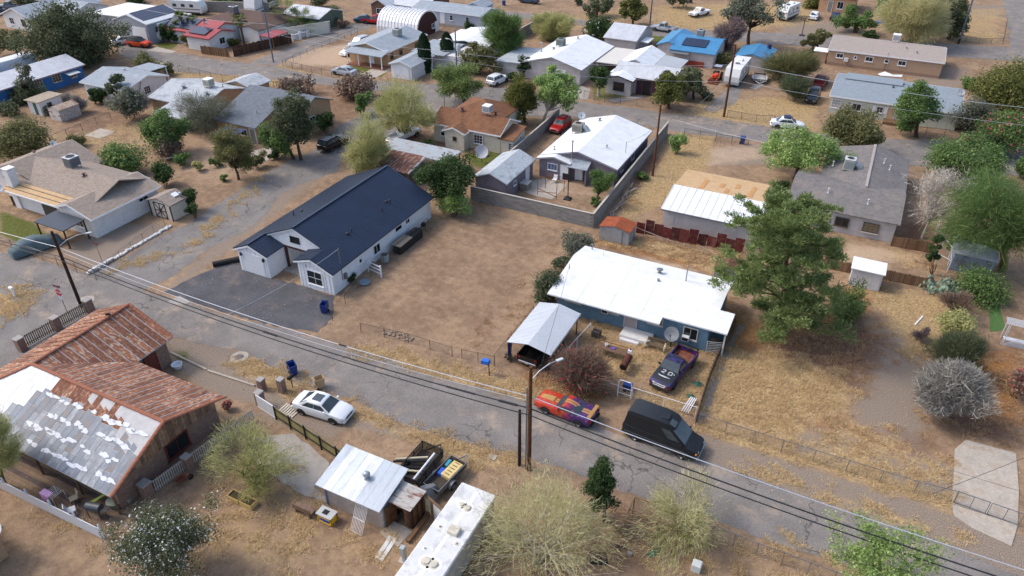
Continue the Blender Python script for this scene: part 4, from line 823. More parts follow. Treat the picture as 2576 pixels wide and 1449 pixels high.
t = H('white_roof_house', 'white flat roofed house wedged between the cypresses and a feathery tree', 'house', -67, 115); part(t, 'wall', MB().box(-72.3,-62.6,107.5,123.5,0,2.35), white_st); slabroof(t, [[(-72.6,106.6,2.5),(-66.0,106.6,2.5),(-66.0,114,2.7),(-72.6,114,2.7)]], .14, pale_sh, 'porch_roof'); gable(t, -70.5, -61.5, 113.6, 124, 2.75, 3.4, 'y', None, wh_roof, .3, .3); aircon(t, -63.4, 119.5, 3.2, 1.3, 1.3, 1.0)
t = H('white_ridge_house', 'green walled house under a white ribbed metal roof by the palms', 'house', -105, 120); gable(t, -110.2, -100.6, 116.8, 125, 2.5, 3.6, 'x', mat('green_siding',(92,104,92),.8,var=.08), wh_metalx, .4, .3)
t = H('brick_house', 'brick house with white metal roof at the end of the side street', 'house', -92, 143); gable(t, -97.5, -86.5, 133.5, 144, 2.6, 4.2, 'x', mat('brown_brick',(120,90,76),.9,var=.15,pat='block',ps=.1,pd=.2), wh_metalx, .4, .3); gable(t, -99.0, -94.2, 131, 139, 2.6, 3.8, 'y', MATS['brown_brick'], wh_metal, .4, .4, roof='front_roof', wall='front_wall'); win(t, 'S', 131.4, -96.6, 1.4, 1.5, 1.1, 2, 1); win(t, 'E', -86.8, 138, 1.4, 1.4, 1.1, 2, 1)
t = H('big_white_roof_house', 'wide house with a large plain white gabled roof and green cooler', 'house', -47.3, 116); gable(t, -52.6, -42.0, 109.0, 124.2, 2.7, 4.1, 'y', stucco, wh_roof, .4, .35, rp=-47.3, trim=flat('grey_trim',(150,148,150),.7)); slabroof(t, [[(-57.2,108.3,2.45),(-52.65,108.3,2.6),(-52.65,117.5,2.6),(-57.2,117.5,2.45)]], .12, mat('grey_flat_roof2',(164,170,174),.8,var=.06), 'carport_roof'); part(t, 'carport_wall', MB().box(-57,-52.8,108.6,117.2,0,2.3), stucco)
aircon(t, -49.1, 117.0, 3.7, 1.3, 1.3, 1.05, flat('cooler_green',(126,136,128),.6)); vent(t, -51.6, 114.6, 2.95, 1.5, .12, m=STEEL); vent(t, -47.6, 121, 4.05, .3, .12); vent(t, -49.6,115.2,3.55,.2,.12); win(t, 'E', -42.4, 117, 1.4, 1.0, .9, 1, 1); door(t, 'S', 109.35, -46.5, .05, 3.2, 2.1, WHITE, panels=3, name='garage_door')
t = H('ribbed_roof_house', 'grey house with a steep white ribbed metal roof beside a wood fence', 'house', -42.7, 133); gable(t, -46.0, -39.6, 129.2, 139.8, 2.6, 4.0, 'x', stucco, wh_metalx, .3, .25, rp=134.8); win(t, 'E', -39.9, 133, 1.4, 1.1, 1.0, 2, 1); part(t, 'side_porch', MB().slab([(-39.5,131,2.2),(-38,131,2.1),(-38,134.5,2.1),(-39.5,134.5,2.2)], .08), wh_roof)
t = H('purple_trim_house', 'white roofed house with plum trim and a dark doorway facing the street', 'house', -34, 114); plum = flat('plum', (74,40,52), .7)
gable(t, -37.2, -27.2, 109.6, 117.4, 2.6, 3.75, 'x', stucco, wh_metalx, .4, .3, rp=113.3, trim=plum); gable(t, -37.9, -33.1, 107.9, 113, 2.5, 3.1, 'y', stucco, wh_roof, .35, .3, rp=-35.6, roof='front_roof', wall='front_wall', trim=plum); gable(t, -38.0, -32.6, 115, 123.8, 2.7, 3.85, 'y', stucco, wh_roof, .3, .3, rp=-35.2, roof='rear_roof', wall='rear_wall')
win(t, 'S', 108.2, -35.4, 1.35, 1.8, 1.3, 1, 1, plum); door(t, 'S', 109.9, -31.4, .05, 1.2, 2.1, flat('black_door',(26,26,32),.5), plum); part(t, 'plum_panel', MB().box(-33.1,-32.15,109.86,109.895,.03,2.35).box(-30.6,-27.6,109.86,109.895,.03,2.35), plum)
part(t, 'flat_roof', MB().slab([(-41.9,114.9,2.55),(-37.6,114.9,2.6),(-37.6,124.2,2.6),(-41.9,124.2,2.55)], .12), mat('cream_flat_roof',(198,194,186),.85,var=.06)); posts(t, [(-41.7,115.1),(-41.7,123.9)], 2.42, .06); slabroof(t, [[(-32.5,115.5,2.75),(-28.5,115.5,2.4),(-28.5,123,2.4),(-32.5,123,2.75)]], .1, MATS['grey_flat_roof2'], 'rear_shed_roof')
t = H('blue_roof_house', 'house with a sky blue metal roof carrying a black solar array', 'house', -30.5, 133); gable(t, -36.1, -31.5, 129.2, 139, 2.5, 3.3, 'y', stucco, blue_metal, .3, .3, rp=-33.9); gable(t, -33.2, -25.2, 127.6, 138.5, 2.5, 3.65, 'x', stucco, blue_metalx, .4, .3, rp=133.3, roof='main_roof', wall='main_wall'); part(t, 'solar_panel', MB().slab([(-31.6,129.4,3.0),(-27.4,129.4,3.0),(-27.4,132.2,3.56),(-31.6,132.2,3.56)], .05), solar); aircon(t, -29.6, 134.2, 3.4, 1.2, 1.2, 1.1, STEEL); part(t, 'porch_roof', MB().slab([(-33.0,126.6,2.2),(-29.6,126.6,2.2),(-29.6,127.9,2.3),(-33.0,127.9,2.3)], .08), GREYM); part(t, 'red_skirt', MB().box(-31.8,-27,127.7,127.99,0,.9), flat('brick_red',(140,58,40),.8))
t = H('blue_roof_shed', 'low shed with a sky blue metal gable roof behind the travel trailer', 'shed', -19.4, 133); gable(t, -22.4, -16.5, 129.7, 137, 2.1, 2.85, 'y', stucco, blue_metal, .3, .3, rp=-19.5); part(t, 'roof_barrel', MB().cyl((-17.8,136), .35, 2.3, 3.1, 14), flat('bin_dark_blue',(28,42,84),.5))

# ---- 12 north east
t = H('tan_mobile_home', 'long tan mobile home with white trimmed windows and a rooftop cooler', 'mobile home', .5, 143); tw = mat('tan_panel_siding',(170,142,118),.85,var=.06,pat='ribx',ps=.3,pd=.15); gable(t, -8.5, 9.6, 139.2, 149.5, 2.65, 3.45, 'x', tw, mat('taupe_shingle',(160,148,140),.95,var=.1,pat='shx',ps=.2,pd=.1), .2, .2, rp=145.6, trim=WHITE)
for x, w_, h_ in ((-6.4,1.2,.8),(-3.9,.5,.6),(-1.7,1.3,.85),(1.0,.7,.6),(3.4,1.3,.85)): win(t, 'S', 139.4, x, 1.75, w_, h_, 2 if w_ > 1 else 1, 1, None, None, .1)
aircon(t, 1.6, 146.2, 3.5, 1.2, 1.2, 1.0, flat('cooler_white',(206,206,208),.6), top=WHITE, fan=False); part(t, 'wall_unit', MB().bbox(-5.6,-4.9,139.0,139.36,.95,1.55,.03), flat('ac_white',(206,206,204),.6)); part(t, 'skirting', MB().box(-8.25,9.35,139.36,149.2,0,.5), mat('tan_skirting',(148,122,102),.9)); part(t, 'entry_box', MB().box(-10.6,-8.55,139.8,142,0,1.9), tw); part(t, 'entry_roof', MB().slab([(-10.8,139.6,2.0),(-8.45,139.6,2.0),(-8.45,142.2,2.0),(-10.8,142.2,2.0)], .1), WHITE); part(t, 'mast', MB().cyl((1.0,139.25), .03, 0, 3.2, 6), DARKM); vent(t, 5.2,142,3.0,.2,.08); vent(t,3.5,143.4,3.2,.15,.08)
t = H('pale_green_house', 'pale green house with a blue grey shingle roof and white window frames', 'house', 3.3, 118.5); pg = mat('pale_green_panel',(184,186,172),.85,var=.06,pat='ribx',ps=1.2,pd=.2); sl = mat('blue_grey_shingle',(136,146,154),.95,var=.12,pat='shx',ps=.18,pd=.12)
gable(t, -5.3, 11.9, 114.5, 126.2, 2.6, 3.55, 'x', pg, sl, .35, .25, rp=120.4, trim=WHITE); part(t, 'rear_roof', MB().slab([(-4.0,120.2,3.7),(3.9,120.2,3.7),(3.9,124,3.5),(-4,124,3.5)], .1), sl)
win(t, 'S', 114.85, -4.2, 1.45, 1.3, 1.3, 3, 3, None, glass('white_blind',(150,150,148))); win(t, 'S', 114.85, -1.4, 1.35, 1.3, 1.1, 2, 1); win(t, 'S', 114.85, 1.7, 1.45, .9, .9, 2, 2); [part(t, 'shutter', MB().box(x-.2,x+.2,114.8,114.845,1.0,1.95), WHITE) for x in (.95,2.45)]; door(t, 'S', 114.85, 3.2, .4, .95, 2.0, flat('tan_door',(190,160,128),.6)); part(t, 'deck', MB().box(2.5,4.6,113.2,114.82,0,.4), WOOD)
dish(t, (11.7,114.6,3.0), .5, -75, 35, post=(11.7,114.6,2.5)); dish(t, (11.4,120.0,3.9), .5, -75, 35, post=(11.4,120,3.4)); vent(t, 2.7,119.6,3.45,.12,.07,m=DARKM)
t = H('peach_house', 'peach stucco house at the top edge behind two parked sedans', 'house', -10, 184); gable(t, -15.2, -7.4, 179.2, 188, 3.0, 4.2, 'x', mat('peach_stucco',(190,150,118),.9,var=.08), brown_sh, .4, .3); win(t, 'S', 179.5, -10.6, 1.5, 1.3, 1.5, 2, 1); door(t, 'S', 179.5, -12.6, .05, .9, 2.1, flat('grey_door',(130,128,124),.7))
t = H('slate_blue_house', 'slate blue house at the top edge beyond the blue tarpaulin', 'house', 1, 196); gable(t, -3.4, 7, 190, 200, 3.0, 4.4, 'x', mat('slate_blue_siding',(112,130,150),.85,var=.07), pale_sh, .4, .3); win(t, 'S', 190.3, -.2, 1.6, 1.0, 1.4, 2, 1)
t = H('olive_house', 'olive green house with orange window trim near the top edge', 'house', -125, 147); gable(t, -131, -118, 141, 152, 2.7, 4.0, 'x', mat('olive_siding',(84,92,78),.85,var=.08), wh_roof, .4, .3); [win(t, 'S', 141.3, x, 1.5, 1.2, 1.2, 2, 2, flat('orange_frame',(170,104,60),.6)) for x in (-126.5,-122)]
t = H('distant_bungalow', 'distant low house with dark carport at the top edge', 'house', -58, 184); gable(t, -70, -48, 179, 190, 2.8, 3.8, 'x', tan_wall, mat('pale_gravel_roof',(180,174,166),.9), .5, .4); part(t, 'carport_shade_panel', MB().box(-53.6,-49.5,179.3,179.39,.03,2.3), flat('doorway_shade',(74,58,44),.8)); win(t, 'S', 179.4, -62, 1.5, 1.4, 1.1, 2, 1); win(t, 'S', 179.4, -66, 1.5, 1.4, 1.1, 2, 1)  # flat dark panel on the wall paints the shade inside the carport
t = H('distant_white_house', 'distant white walled house at the top edge behind the dry field', 'house', -34, 196); gable(t, -42, -27, 190, 200, 2.8, 4.0, 'x', white_st, pale_sh, .5, .4); win(t, 'S', 190.4, -36, 1.5, 1.4, 1.1, 2, 1)
# ================================================================ rusty tin-roofed house in the foreground
def clip(poly, a, b, c):                       # keep a*u+b*v <= c
    out = []
    for i in range(len(poly)):
        p, q = poly[i], poly[(i+1)%len(poly)]; dp, dq = a*p[0]+b*p[1]-c, a*q[0]+b*q[1]-c
        if dp <= 0: out.append(p)
        if (dp < 0) != (dq < 0) and abs(dp-dq) > 1e-9:
            s = dp/(dp-dq); out.append((p[0]+(q[0]-p[0])*s, p[1]+(q[1]-p[1])*s))
    return out
def area(p): return abs(sum(p[i][0]*p[(i+1)%len(p)][1]-p[(i+1)%len(p)][0]*p[i][1] for i in range(len(p))))/2
def sheets(t, poly, width, rows, mats, gap=.05, lift=.012, name='roof_sheet', seed=1):
    """cover a planar slope (convex, first two corners on the eave) with separate metal sheets"""
    rg = random.Random(seed); q = [Vector(p) for p in poly]
    eu = (q[1]-q[0]).normalized(); nrm = (q[1]-q[0]).cross(q[2]-q[0]).normalized()
    if nrm.z < 0: nrm = -nrm
    ev = nrm.cross(eu)
    if ev.z < 0: ev = -ev
    uv = [((p-q[0]).dot(eu), (p-q[0]).dot(ev)) for p in q]
    U0, U1 = min(u for u, v in uv), max(u for u, v in uv); V1 = max(v for u, v in uv); hs = []
    cx = sum(u for u, v in uv)/len(uv); cy = sum(v for u, v in uv)/len(uv)
    for i in range(len(uv)):
        (u0,v0),(u1,v1) = uv[i], uv[(i+1)%len(uv)]; a, b = v1-v0, u0-u1; c = a*u0+b*v0
        if a*cx+b*cy > c: a, b, c = -a, -b, -c
        hs.append((a,b,c))
    u = U0; k = 0
    while u < U1-.02:
        cut = [0]+[V1*(j+1)/rows+rg.uniform(-.3,.3) for j in range(rows-1)]+[V1]
        for j in range(rows):
            pl = [(u+gap/2,cut[j]+.012),(u+width-gap/2,cut[j]+.012),(u+width-gap/2,cut[j+1]-.012),(u+gap/2,cut[j+1]-.012)]
            for h in hs:
                pl = clip(pl, *h)
                if len(pl) < 3: break
            if len(pl) >= 3 and area(pl) > .08:
                d = lift+rg.uniform(0,.012); m = mats(u/(U1-U0+1e-6), j/rows, rg) if callable(mats) else rg.choice(mats)
                mb = MB(); n = len(pl); vt = [q[0]+eu*a+ev*b+nrm*d for a, b in pl]; vb = [p-nrm*.01 for p in vt]
                mb.add(vt+vb, [tuple(range(n)), tuple(range(2*n-1,n-1,-1))]+[(i,(i+1)%n,n+(i+1)%n,n+i) for i in range(n)])
                part(t, name, mb, m)
        u += width; k += 1
t = H('tin_roof_house', 'brick and plank house under a large patchwork roof of rusted tin sheets', 'house', -46, 22)
base_r = mat('sealed_roof_base', (172,170,170), .7, .1, .1, 2, 20)
RX, RY, RZ = -49.7, 21.5, 4.5
O = (RX,RY,RZ); g1 = (RX,29.95,RZ); e1a = (-45.45,29.95,2.6); inn = (-45.45,26.5,2.6); e2 = (-36.4,26.5,2.6); g2 = (-36.4,RY,RZ)
ne = (-36.4,16.6,2.25); oc = (-54.5,16.6,2.3); ef = (-54.5,29.95,2.45)
slabroof(t, [[e1a,inn,O,g1][::-1],[inn,e2,g2,O],[ne,oc,O,g2],[oc,ef,g1,O]], .06, base_r, 'roof_base')
rm = [mat('rust_sheet_%d'%k, c, .9, .1, .22, 1.4, 26, pat=pt, ps=.1, pd=.35, stain=s, stain_amt=.75, stain_scale=2.2) for k, (c, s, pt) in enumerate([((138,90,68),(190,164,140),'ribx'),((122,80,62),(164,130,106),'ribx'),((148,98,72),(198,180,160),'ribx')])]
rmy = [mat('rust_sheet_y%d'%k, c, .9, .1, .22, 1.4, 26, pat='riby', ps=.1, pd=.35, stain=s, stain_amt=.75, stain_scale=2.2) for k, (c, s) in enumerate([((138,90,68),(190,164,140)),((122,80,62),(164,130,106)),((148,98,72),(198,180,160))])]
galv = [mat('galvanised_sheet_%d'%k, c, .55, .3, .1, 1, 24, pat='ribx', ps=.09, pd=.3, stain=s, stain_amt=.5, stain_scale=1.2) for k, (c, s) in enumerate([((108,114,124),(136,142,152)),((120,125,132),(160,163,168)),((104,109,117),(130,104,86))])]
whs = mat('white_coated_sheet', (216,218,222), .65, .1, .06, 1, 20, pat='ribx', ps=.09, pd=.2, stain=(188,192,198), stain_amt=.4)
sheets(t, [inn,e1a,g1,O], .66, 2, rmy, seed=2, gap=.07); sheets(t, [ef,oc,O,g1], .66, 2, rmy, seed=3, gap=.1); sheets(t, [e2,inn,O,g2], .66, 3, rm, seed=4, gap=.1)
def near_m(u, v, rg):
    x = 1-u                                    # u runs from the east gable to the west
    if u < .55 and v > .72: return rg.choice(rm)
    if u > .7-.2*v and v > .2: return whs
    return rg.choice(galv)
sheets(t, [ne,oc,O,g2], .56, 4, near_m, seed=5, gap=.02)
# white sealing patches brushed over the joints of the near slope
wp = mat('white_sealant', (206,208,212), .8, var=.04); rg = random.Random(11); sl = (RZ-2.25)/(RY-16.6); nv = Vector((0,-sl,1)).normalized()
for k in range(64):
    row = k%4; x = -37.2-(k//4)*.6+rg.uniform(-.15,.15); y = 17.35+row*1.02+rg.uniform(-.12,.12)+(x+37)*.02; w_, d_ = rg.uniform(.25,.5), rg.uniform(.1,.2)
    if rg.random() < .22: continue
    c = Vector((x,y,2.25+sl*(y-16.6)))+nv*.034; up = Vector((0,1,sl)).normalized(); n = 12; ps_ = []
    for i in range(n):
        a_ = 2*math.pi*i/n; r_ = rg.uniform(.6,1.3); ps_.append(c+Vector((math.cos(a_)*w_*r_,0,0))+up*math.sin(a_)*d_*r_)
    part(t, 'sealant_patch', MB().slab(ps_, .02), wp)
# terracotta ridge tiles, one by one, sharing one mesh
tm = mat('terracotta', (154,100,78), .85, var=.2, scale=4, fine=30); q = MB(); K = 6; vs = []
for xx, r_ in ((-.2,.13),(.2,.155)):
    for i in range(K+1):
        a_ = math.pi*i/K; vs.append((xx, r_*math.cos(a_), r_*.75*math.sin(a_)))
    for i in range(K+1):
        a_ = math.pi*i/K; vs.append((xx, (r_-.02)*math.cos(a_), (r_-.02)*.75*math.sin(a_)))
n_ = 2*(K+1); f_ = []
for i in range(K): f_ += [(i,i+1,n_+i+1,n_+i),(K+1+i,n_+K+1+i,n_+K+2+i,K+2+i),(i,K+1+i,K+2+i,i+1),(n_+i,n_+i+1,n_+K+2+i,n_+K+1+i)]
q.add(vs, f_); tile = q.mesh('ridge_tile'); recalc(tile); tile.materials.append(tm)
def tiles(a, b, lift=.02):
    a, b = Vector(a), Vector(b); L = (b-a).length; n = int(L/.36); d = (b-a).normalized()
    rot = Matrix((d, Vector((0,0,1)).cross(d).normalized(), d.cross(Vector((0,0,1)).cross(d).normalized()))).transposed().to_euler()
    for i in range(n):
        o = bpy.data.objects.new('ridge_tile', tile); COL.objects.link(o); o.parent = t
        o.location = a.lerp(b, (i+.5)/n)+Vector((rr.uniform(-.01,.01),rr.uniform(-.01,.01),lift))-t.location; o.rotation_euler = rot
tiles(g1, O); tiles(g2, O); tiles(g1, e1a); tiles(oc, O); tiles(e2, g2); tiles(ne, g2)
brick = mat('dark_brick', (136,112,100), .95, var=.15, pat='block', ps=.1, pd=.25); plk = [mat('plank_%d'%k, c, .95, var=.25, scale=4, fine=50) for k, c in enumerate([(146,116,94),(122,96,80),(158,130,106),(128,106,92)])]
part(t, 'wall', MB().box(-53.9,-37.15,19.2,26.0,0,2.3).box(-53.9,-45.9,25.9,29.5,0,2.3), brick)
part(t, 'porch_wall', MB().box(-37.6,-37.14,17.3,19.19,0,2.0), brick)
zr_ = lambda y: (RZ-(RY-y)*sl if y < RY else RZ-(y-RY)*.38)-.1
part(t, 'gable_backing', MB().extr([(17.3,2.02),(26.0,2.32),(26.0,zr_(26.0)-.03),(RY,zr_(RY)-.03),(17.3,zr_(17.3)-.03)], 'x', -37.6, -37.16), plk[1])
y = 17.35
while y < 25.95:
    part(t, 'plank', MB().box(-37.14,-37.10+rr.uniform(0,.015),y+.008,y+.232,2.05 if y < 19.2 else 2.0,zr_(y+.12)-.02), rr.choice(plk)); y += .24
win(t, 'E', -37.14, 22.3, 1.3, 2.0, 1.5, 2, 1, flat('red_brown_frame',(104,44,34),.7), None, .12); door(t, 'E', -45.88, 27.8, .03, 1.0, 2.0, flat('red_brown_frame',(104,44,34),.7), flat('red_brown_frame',(104,44,34),.7))
for x in (-52.5,-48.5,-44.5,-40.5,-36.9): part(t, 'porch_post', MB().cyl((x,16.95), .08, 0, 2.15, 8), WOOD)
one('crow', 'black bird perched on the rusty roof ridge', 'bird', MB().tube([(-49.75,28.3,4.6),(-49.7,28.1,4.72),(-49.66,27.9,4.8),(-49.63,27.8,4.9),(-49.6,27.7,4.9)], [.02,.08,.09,.05,.01], 7), BLACK, (-49.7,28,4.6), 50)
pv = mat('patio_brick', (132,108,88), .95, var=.2, scale=1.2, pat='block', ps=.12, pd=.2)
sheet('patio', [(-54,15.2),(-36.4,15.5),(-36.2,19.0),(-54,19.2)], .02, mat('patio_paving', (126,106,88), .95, var=.2, scale=1.0, fine=12, pat='shx', ps=.3, pd=.2), px=False, jag=.03)
for k in range(3): sheet('patio_band', [(-52,16.0+k*.95),(-37.2,16.2+k*.95),(-37.2,16.5+k*.95),(-52,16.35+k*.95)], .024, mat('dark_paver',(88,76,72),.95,var=.2), px=False, jag=.01)

# ---------------------------------------------------------------- picket fences, one picket at a time
def shared(name, mb, m):
    me = mb.mesh(name); recalc(me); me.materials.append(m); return me
def inst(name, me, parent, loc, rz=0, scale=None):
    o = bpy.data.objects.new(name, me); COL.objects.link(o); o.parent = parent; o.location = loc; o.rotation_euler = (0,0,rz)
    if scale: o.scale = scale
    return o
def pickets(name, label, a, b, h, m, step=.15, w=.09, dip=.0, every=None, rails=(.25,.85), postm=None, pr=.06, lean=0):
    a, b = Vector((a[0],a[1],0)), Vector((b[0],b[1],0)); L = (b-a).length; d = (b-a)/L; rz = math.atan2(d.y, d.x)
    t = thing(name, label, 'fence', a)
    pk = shared('picket', MB().extr([(-w/2,.06),(w/2,.06),(w/2,h-.06),(0,h),(-w/2,h-.06)], 'y', -.012, .012), m); n = int(L/step)
    for i in range(n):
        s = (i+.5)*step; k = 1.0
        if every: ph = (s%every)/every; k = 1-dip*math.sin(math.pi*ph)
        inst('picket', pk, t, d*s, rz, (1,1,k*rr.uniform(.985,1.01)))
    for r_ in rails: inst('rail', shared('rail', MB().box(0,L,.014,.05,h*r_-.04,h*r_+.04), m), t, (0,0,0), rz)
    if every:
        pm = shared('fence_post', MB().bbox(-pr,pr,-pr,pr,0,h+.1,.02).lathe([(pr*1.1,h+.1),(pr*.9,h+.2),(.01,h+.25)], n=8), postm or m)
        for i in range(int(L/every+1.01)): inst('fence_post', pm, t, d*min(i*every,L)+Vector((-d.y,d.x,0))*.08, rz)
    return t
wpk = flat('white_vinyl', (216,218,222), .55); gpk = mat('weathered_white_wood', (176,172,166), .85, var=.15)
pickets('picket_fence', 'white scalloped picket fence around the brick patio', (-47.4,14.75), (-36.2,15.1), 1.15, wpk, .125, .09, .16, 2.24)
pickets('picket_fence', 'leaning off-white picket fence beside the dark brick wall', (-36.3,19.1), (-35.95,21.7), 1.15, gpk, .16, .08)
pickets('picket_fence', 'pale picket fence running behind the palo verde to the metal gate', (-35.95,21.95), (-35.2,27.6), 1.15, gpk, .16, .08)
pickets('picket_fence', 'grey weathered picket fence along the corner by the stop sign', (-58.65,25.5), (-58.35,31.3), 1.25, mat('grey_pickets',(122,112,102),.95,var=.25), .17, .09)
def pillar(label, x, y, s=.26, h=1.15, m=None):
    t = thing('brick_pillar', label, 'pillar', (x,y,0)); part(t, 'shaft', MB().box(x-s,x+s,y-s,y+s,0,h), m or brick); part(t, 'cap', MB().bbox(x-s-.04,x+s+.04,y-s-.04,y+s+.04,h+.003,h+.09,.02), conc2); return t
for lb, x, y, s, h in (('brick pillar at the end of the leaning picket fence by the oleander',-36.5,18.85,.32,1.2),('brick pillar under the red framed window',-35.85,21.8,.26,1.2),('brick pillar at the street corner nearest the leaning pole',-58.3,31.5,.3,1.3),('brick pillar midway along the grey corner picket fence',-58.5,28.4,.3,1.3),('brick pillar at the rear end of the corner picket fence',-58.65,25.2,.3,1.2),
    ('short stone gate pillar nearest the rusty roof eave',-37.1,30.4,.24,1.0),('stone gate pillar standing beside the blue mail box',-35.5,30.9,.24,1.25),('stone gate pillar at the end of the white panel gate',-35.95,29.0,.26,1.25)): pillar(lb, x, y, s, h)

# ---------------------------------------------------------------- patio things
t = thing('barbecue_grill', 'grey barrel barbecue grill on a wheeled cart inside the picket fence', 'grill', (-38.0,16.1,0)); part(t, 'lid', MB().tube([(-38.5,16.05,.95),(-37.55,16.3,.95)], .27, 10), flat('charcoal',(66,70,76),.5), 40); part(t, 'side_shelf', MB().obox((-37.2,16.4,.95),(.22,.06,0),(-.06,.25,0),(0,0,.02)), DARKM)
for x, y in ((-38.4,15.85),(-38.45,16.3),(-37.6,16.1),(-37.65,16.5)): part(t, 'leg', MB().cyl((x,y), .025, 0, .85, 6), BLACK)
t = thing('drying_rack', 'wire drying rack hung with a pink patterned blanket on the patio', 'drying rack', (-41.5,15.7,0)); m = MB()
for k in range(7): m.beam((-41.9+k*.15,15.4,.95),(-41.9+k*.15,16.2,.95),.015)
m.beam((-41.95,15.4,0),(-41.95,15.4,.95),.02); m.beam((-41,15.4,0),(-41,15.4,.95),.02); m.beam((-41.95,16.2,0),(-41.95,16.2,.95),.02); m.beam((-41,16.2,0),(-41,16.2,.95),.02); part(t, 'frame', m, WHITE); part(t, 'blanket', MB().extr([(15.34,.25),(15.34,.98),(15.75,1.0),(15.75,.98),(15.38,.95),(15.38,.25)], 'x', -42.2, -41.35), mat('pink_cloth',(206,160,196),.95,var=.2,scale=8))
t = thing('patio_table', 'round pale green tub table standing by the brick wall', 'table', (-37.8,17.35,0)); part(t, 'top', MB().lathe([(.01,.52),(.48,.5),(.52,.46),(.5,.42)], (-37.8,17.35,0), 20), flat('sage_plastic',(160,166,148),.6)); part(t, 'base', MB().lathe([(.48,.42),(.42,.0),(.01,0)], (-37.8,17.35,0), 20), flat('sage_dark',(104,112,98),.7))
def chair(label, x, y, rz, m, leg=None):
    t = thing('garden_chair', label, 'chair', (x,y,0), rz); part0 = lambda n, mb, mm: obj(n, mb, mm, t)
    part0('seat', MB().box(-.25,.25,-.25,.25,.38,.43), m); part0('backrest', MB().obox((0,.28,.68),(.25,0,0),(0,.06,.25),(0,.02,0)), m)
    for sx in (-1,1):
        for sy in (-1,1): part0('leg', MB().box(sx*.22-.02,sx*.22+.02,sy*.22-.02,sy*.22+.02,0,.38), leg or m)
    return t
chair('tan patio chair next to the drying rack', -40.4, 16.3, R(-20), flat('tan_mesh',(150,140,120),.8), DARKM); chair('white plastic patio chair beside the picket fence post', -39.7, 15.6, R(150), WHITE)
one('recycling_tub', 'heap of mixed buckets and pots against the brick wall', 'buckets', MB().lathe([(.01,0),(.3,0),(.34,.5),(.3,.5),(.01,.3)], (-38.2,18.2,0), 12).lathe([(.01,0),(.22,0),(.25,.7),(.2,.72)], (-37.6,18.4,0), 12).lathe([(.01,0),(.2,0),(.26,.4),(.2,.4)], (-37.3,17.9,0), 12), flat('bucket_mix',(150,148,132),.7), (-37.8,18.1,0), 40)
one('snow_ski', 'pair of green and yellow boards leaning over the patio paving', 'boards', MB().beam((-39.5,16.3,.1),(-38.3,17.4,.9),.12,.04).beam((-39.3,16.35,.1),(-38.2,17.3,.95),.1,.04), flat('lime_board',(140,160,70),.6), (-39,16.8,0))
t = thing('wheelbarrow', 'rusty wheelbarrow parked beside the leaning picket fence', 'wheelbarrow', (-35.3,20.5,0)); part(t, 'tray', MB().add([(-35.6,20.2,.55),(-35.0,20.3,.55),(-34.9,21.0,.6),(-35.5,20.95,.6),(-35.45,20.4,.3),(-35.15,20.45,.3),(-35.1,20.8,.32),(-35.4,20.8,.32)], [(4,5,6,7),(0,1,5,4),(1,2,6,5),(2,3,7,6),(3,0,4,7)]), mat('rust_tray',(120,72,54),.9,var=.3)); part(t, 'wheel', MB().lathe([(.12,-.05),(.2,-.05),(.2,.05),(.12,.05)], (-35.1,21.2,.2), 12, 'x'), BLACK)
for s in (-1,1): part(t, 'handle', MB().beam((-35.25+s*.2,21.2,.25),(-35.4+s*.25,19.6,.65),.04), WOOD)
t = thing('planter_box', 'pair of yellow wooden planter boxes on the dry lawn', 'planter', (-30.5,21.3,0))
for x in (-31.05,-29.95):
    m = MB(); m.box(x-.5,x+.5,20.95,21.0,0,.4).box(x-.5,x+.5,21.55,21.6,0,.4).box(x-.5,x-.45,21.0,21.55,0,.4).box(x+.45,x+.5,21.0,21.55,0,.4); p_ = part(t, 'box', m, mat('yellow_wood',(186,160,104),.85)); part(t, 'soil', MB().box(x-.44,x+.44,21.01,21.54,.05,.3), mat('potting_soil',(70,60,40),.95), parent=p_)
# ---------------------------------------------------------------- shed yard
t = H('workshop_shed', 'grey stucco shed with a corrugated silver roof and turbine vent', 'shed', -23.1, 25)
part(t, 'wall', MB().extr([(23.62,0),(26.3,0),(26.3,2.42),(23.62,2.0)], 'x', -25.25, -20.98), mat('shed_stucco',(164,152,144),.95,var=.1,stain=(140,122,108),stain_amt=.4)); part(t, 'whitewash', MB().box(-20.97,-20.94,23.64,26.25,.02,1.95), mat('whitewash',(200,200,202),.95,var=.08,stain=(150,148,146),stain_amt=.7)); part(t, 'blue_post', MB().box(-25.33,-25.255,23.55,23.62,0,2.0), flat('blue_strip',(70,104,158),.6))
q_ = [(-25.75,23.25,2.06),(-20.75,23.25,2.06),(-20.75,26.65,2.62),(-25.75,26.65,2.62)]; slabroof(t, [q_], .05, base_r, 'roof_base')
scm = [mat('silver_corrugated_%d'%k, c, .4, .45, .08, .8, 20, pat='ribx', ps=.085, pd=.4, stain=(150,156,164), stain_amt=.4) for k, c in enumerate([(190,196,204),(176,184,192),(200,204,208)])]
sheets(t, q_, .625, 1, scm, gap=.012, seed=8); part(t, 'turbine_vent', MB().lathe([(.22,2.3),(.2,2.48),(.14,2.5),(.24,2.62),(.25,2.75),(.16,2.88),(.01,2.92)], (-22.9,25.0,0), 16), STEEL, 40)
t = H('outhouse', 'little burnt wood outhouse with a rusty tin roof and open door', 'shed', -20.05, 25.1); part(t, 'roof', MB().slab([(-20.85,24.3,1.95),(-19.2,24.3,1.85),(-19.05,26.0,2.05),(-20.75,26.0,2.15)], .04), mat('tin_rust_spot',(176,172,166),.6,.2,.1,1,20,pat='riby',ps=.1,pd=.4,stain=(110,58,42),stain_amt=.9,stain_scale=1.6))
bw = [mat('burnt_wood_%d'%k, c, .95, var=.35, scale=3, fine=40) for k, c in enumerate([(84,58,40),(62,42,32),(104,74,50)])]
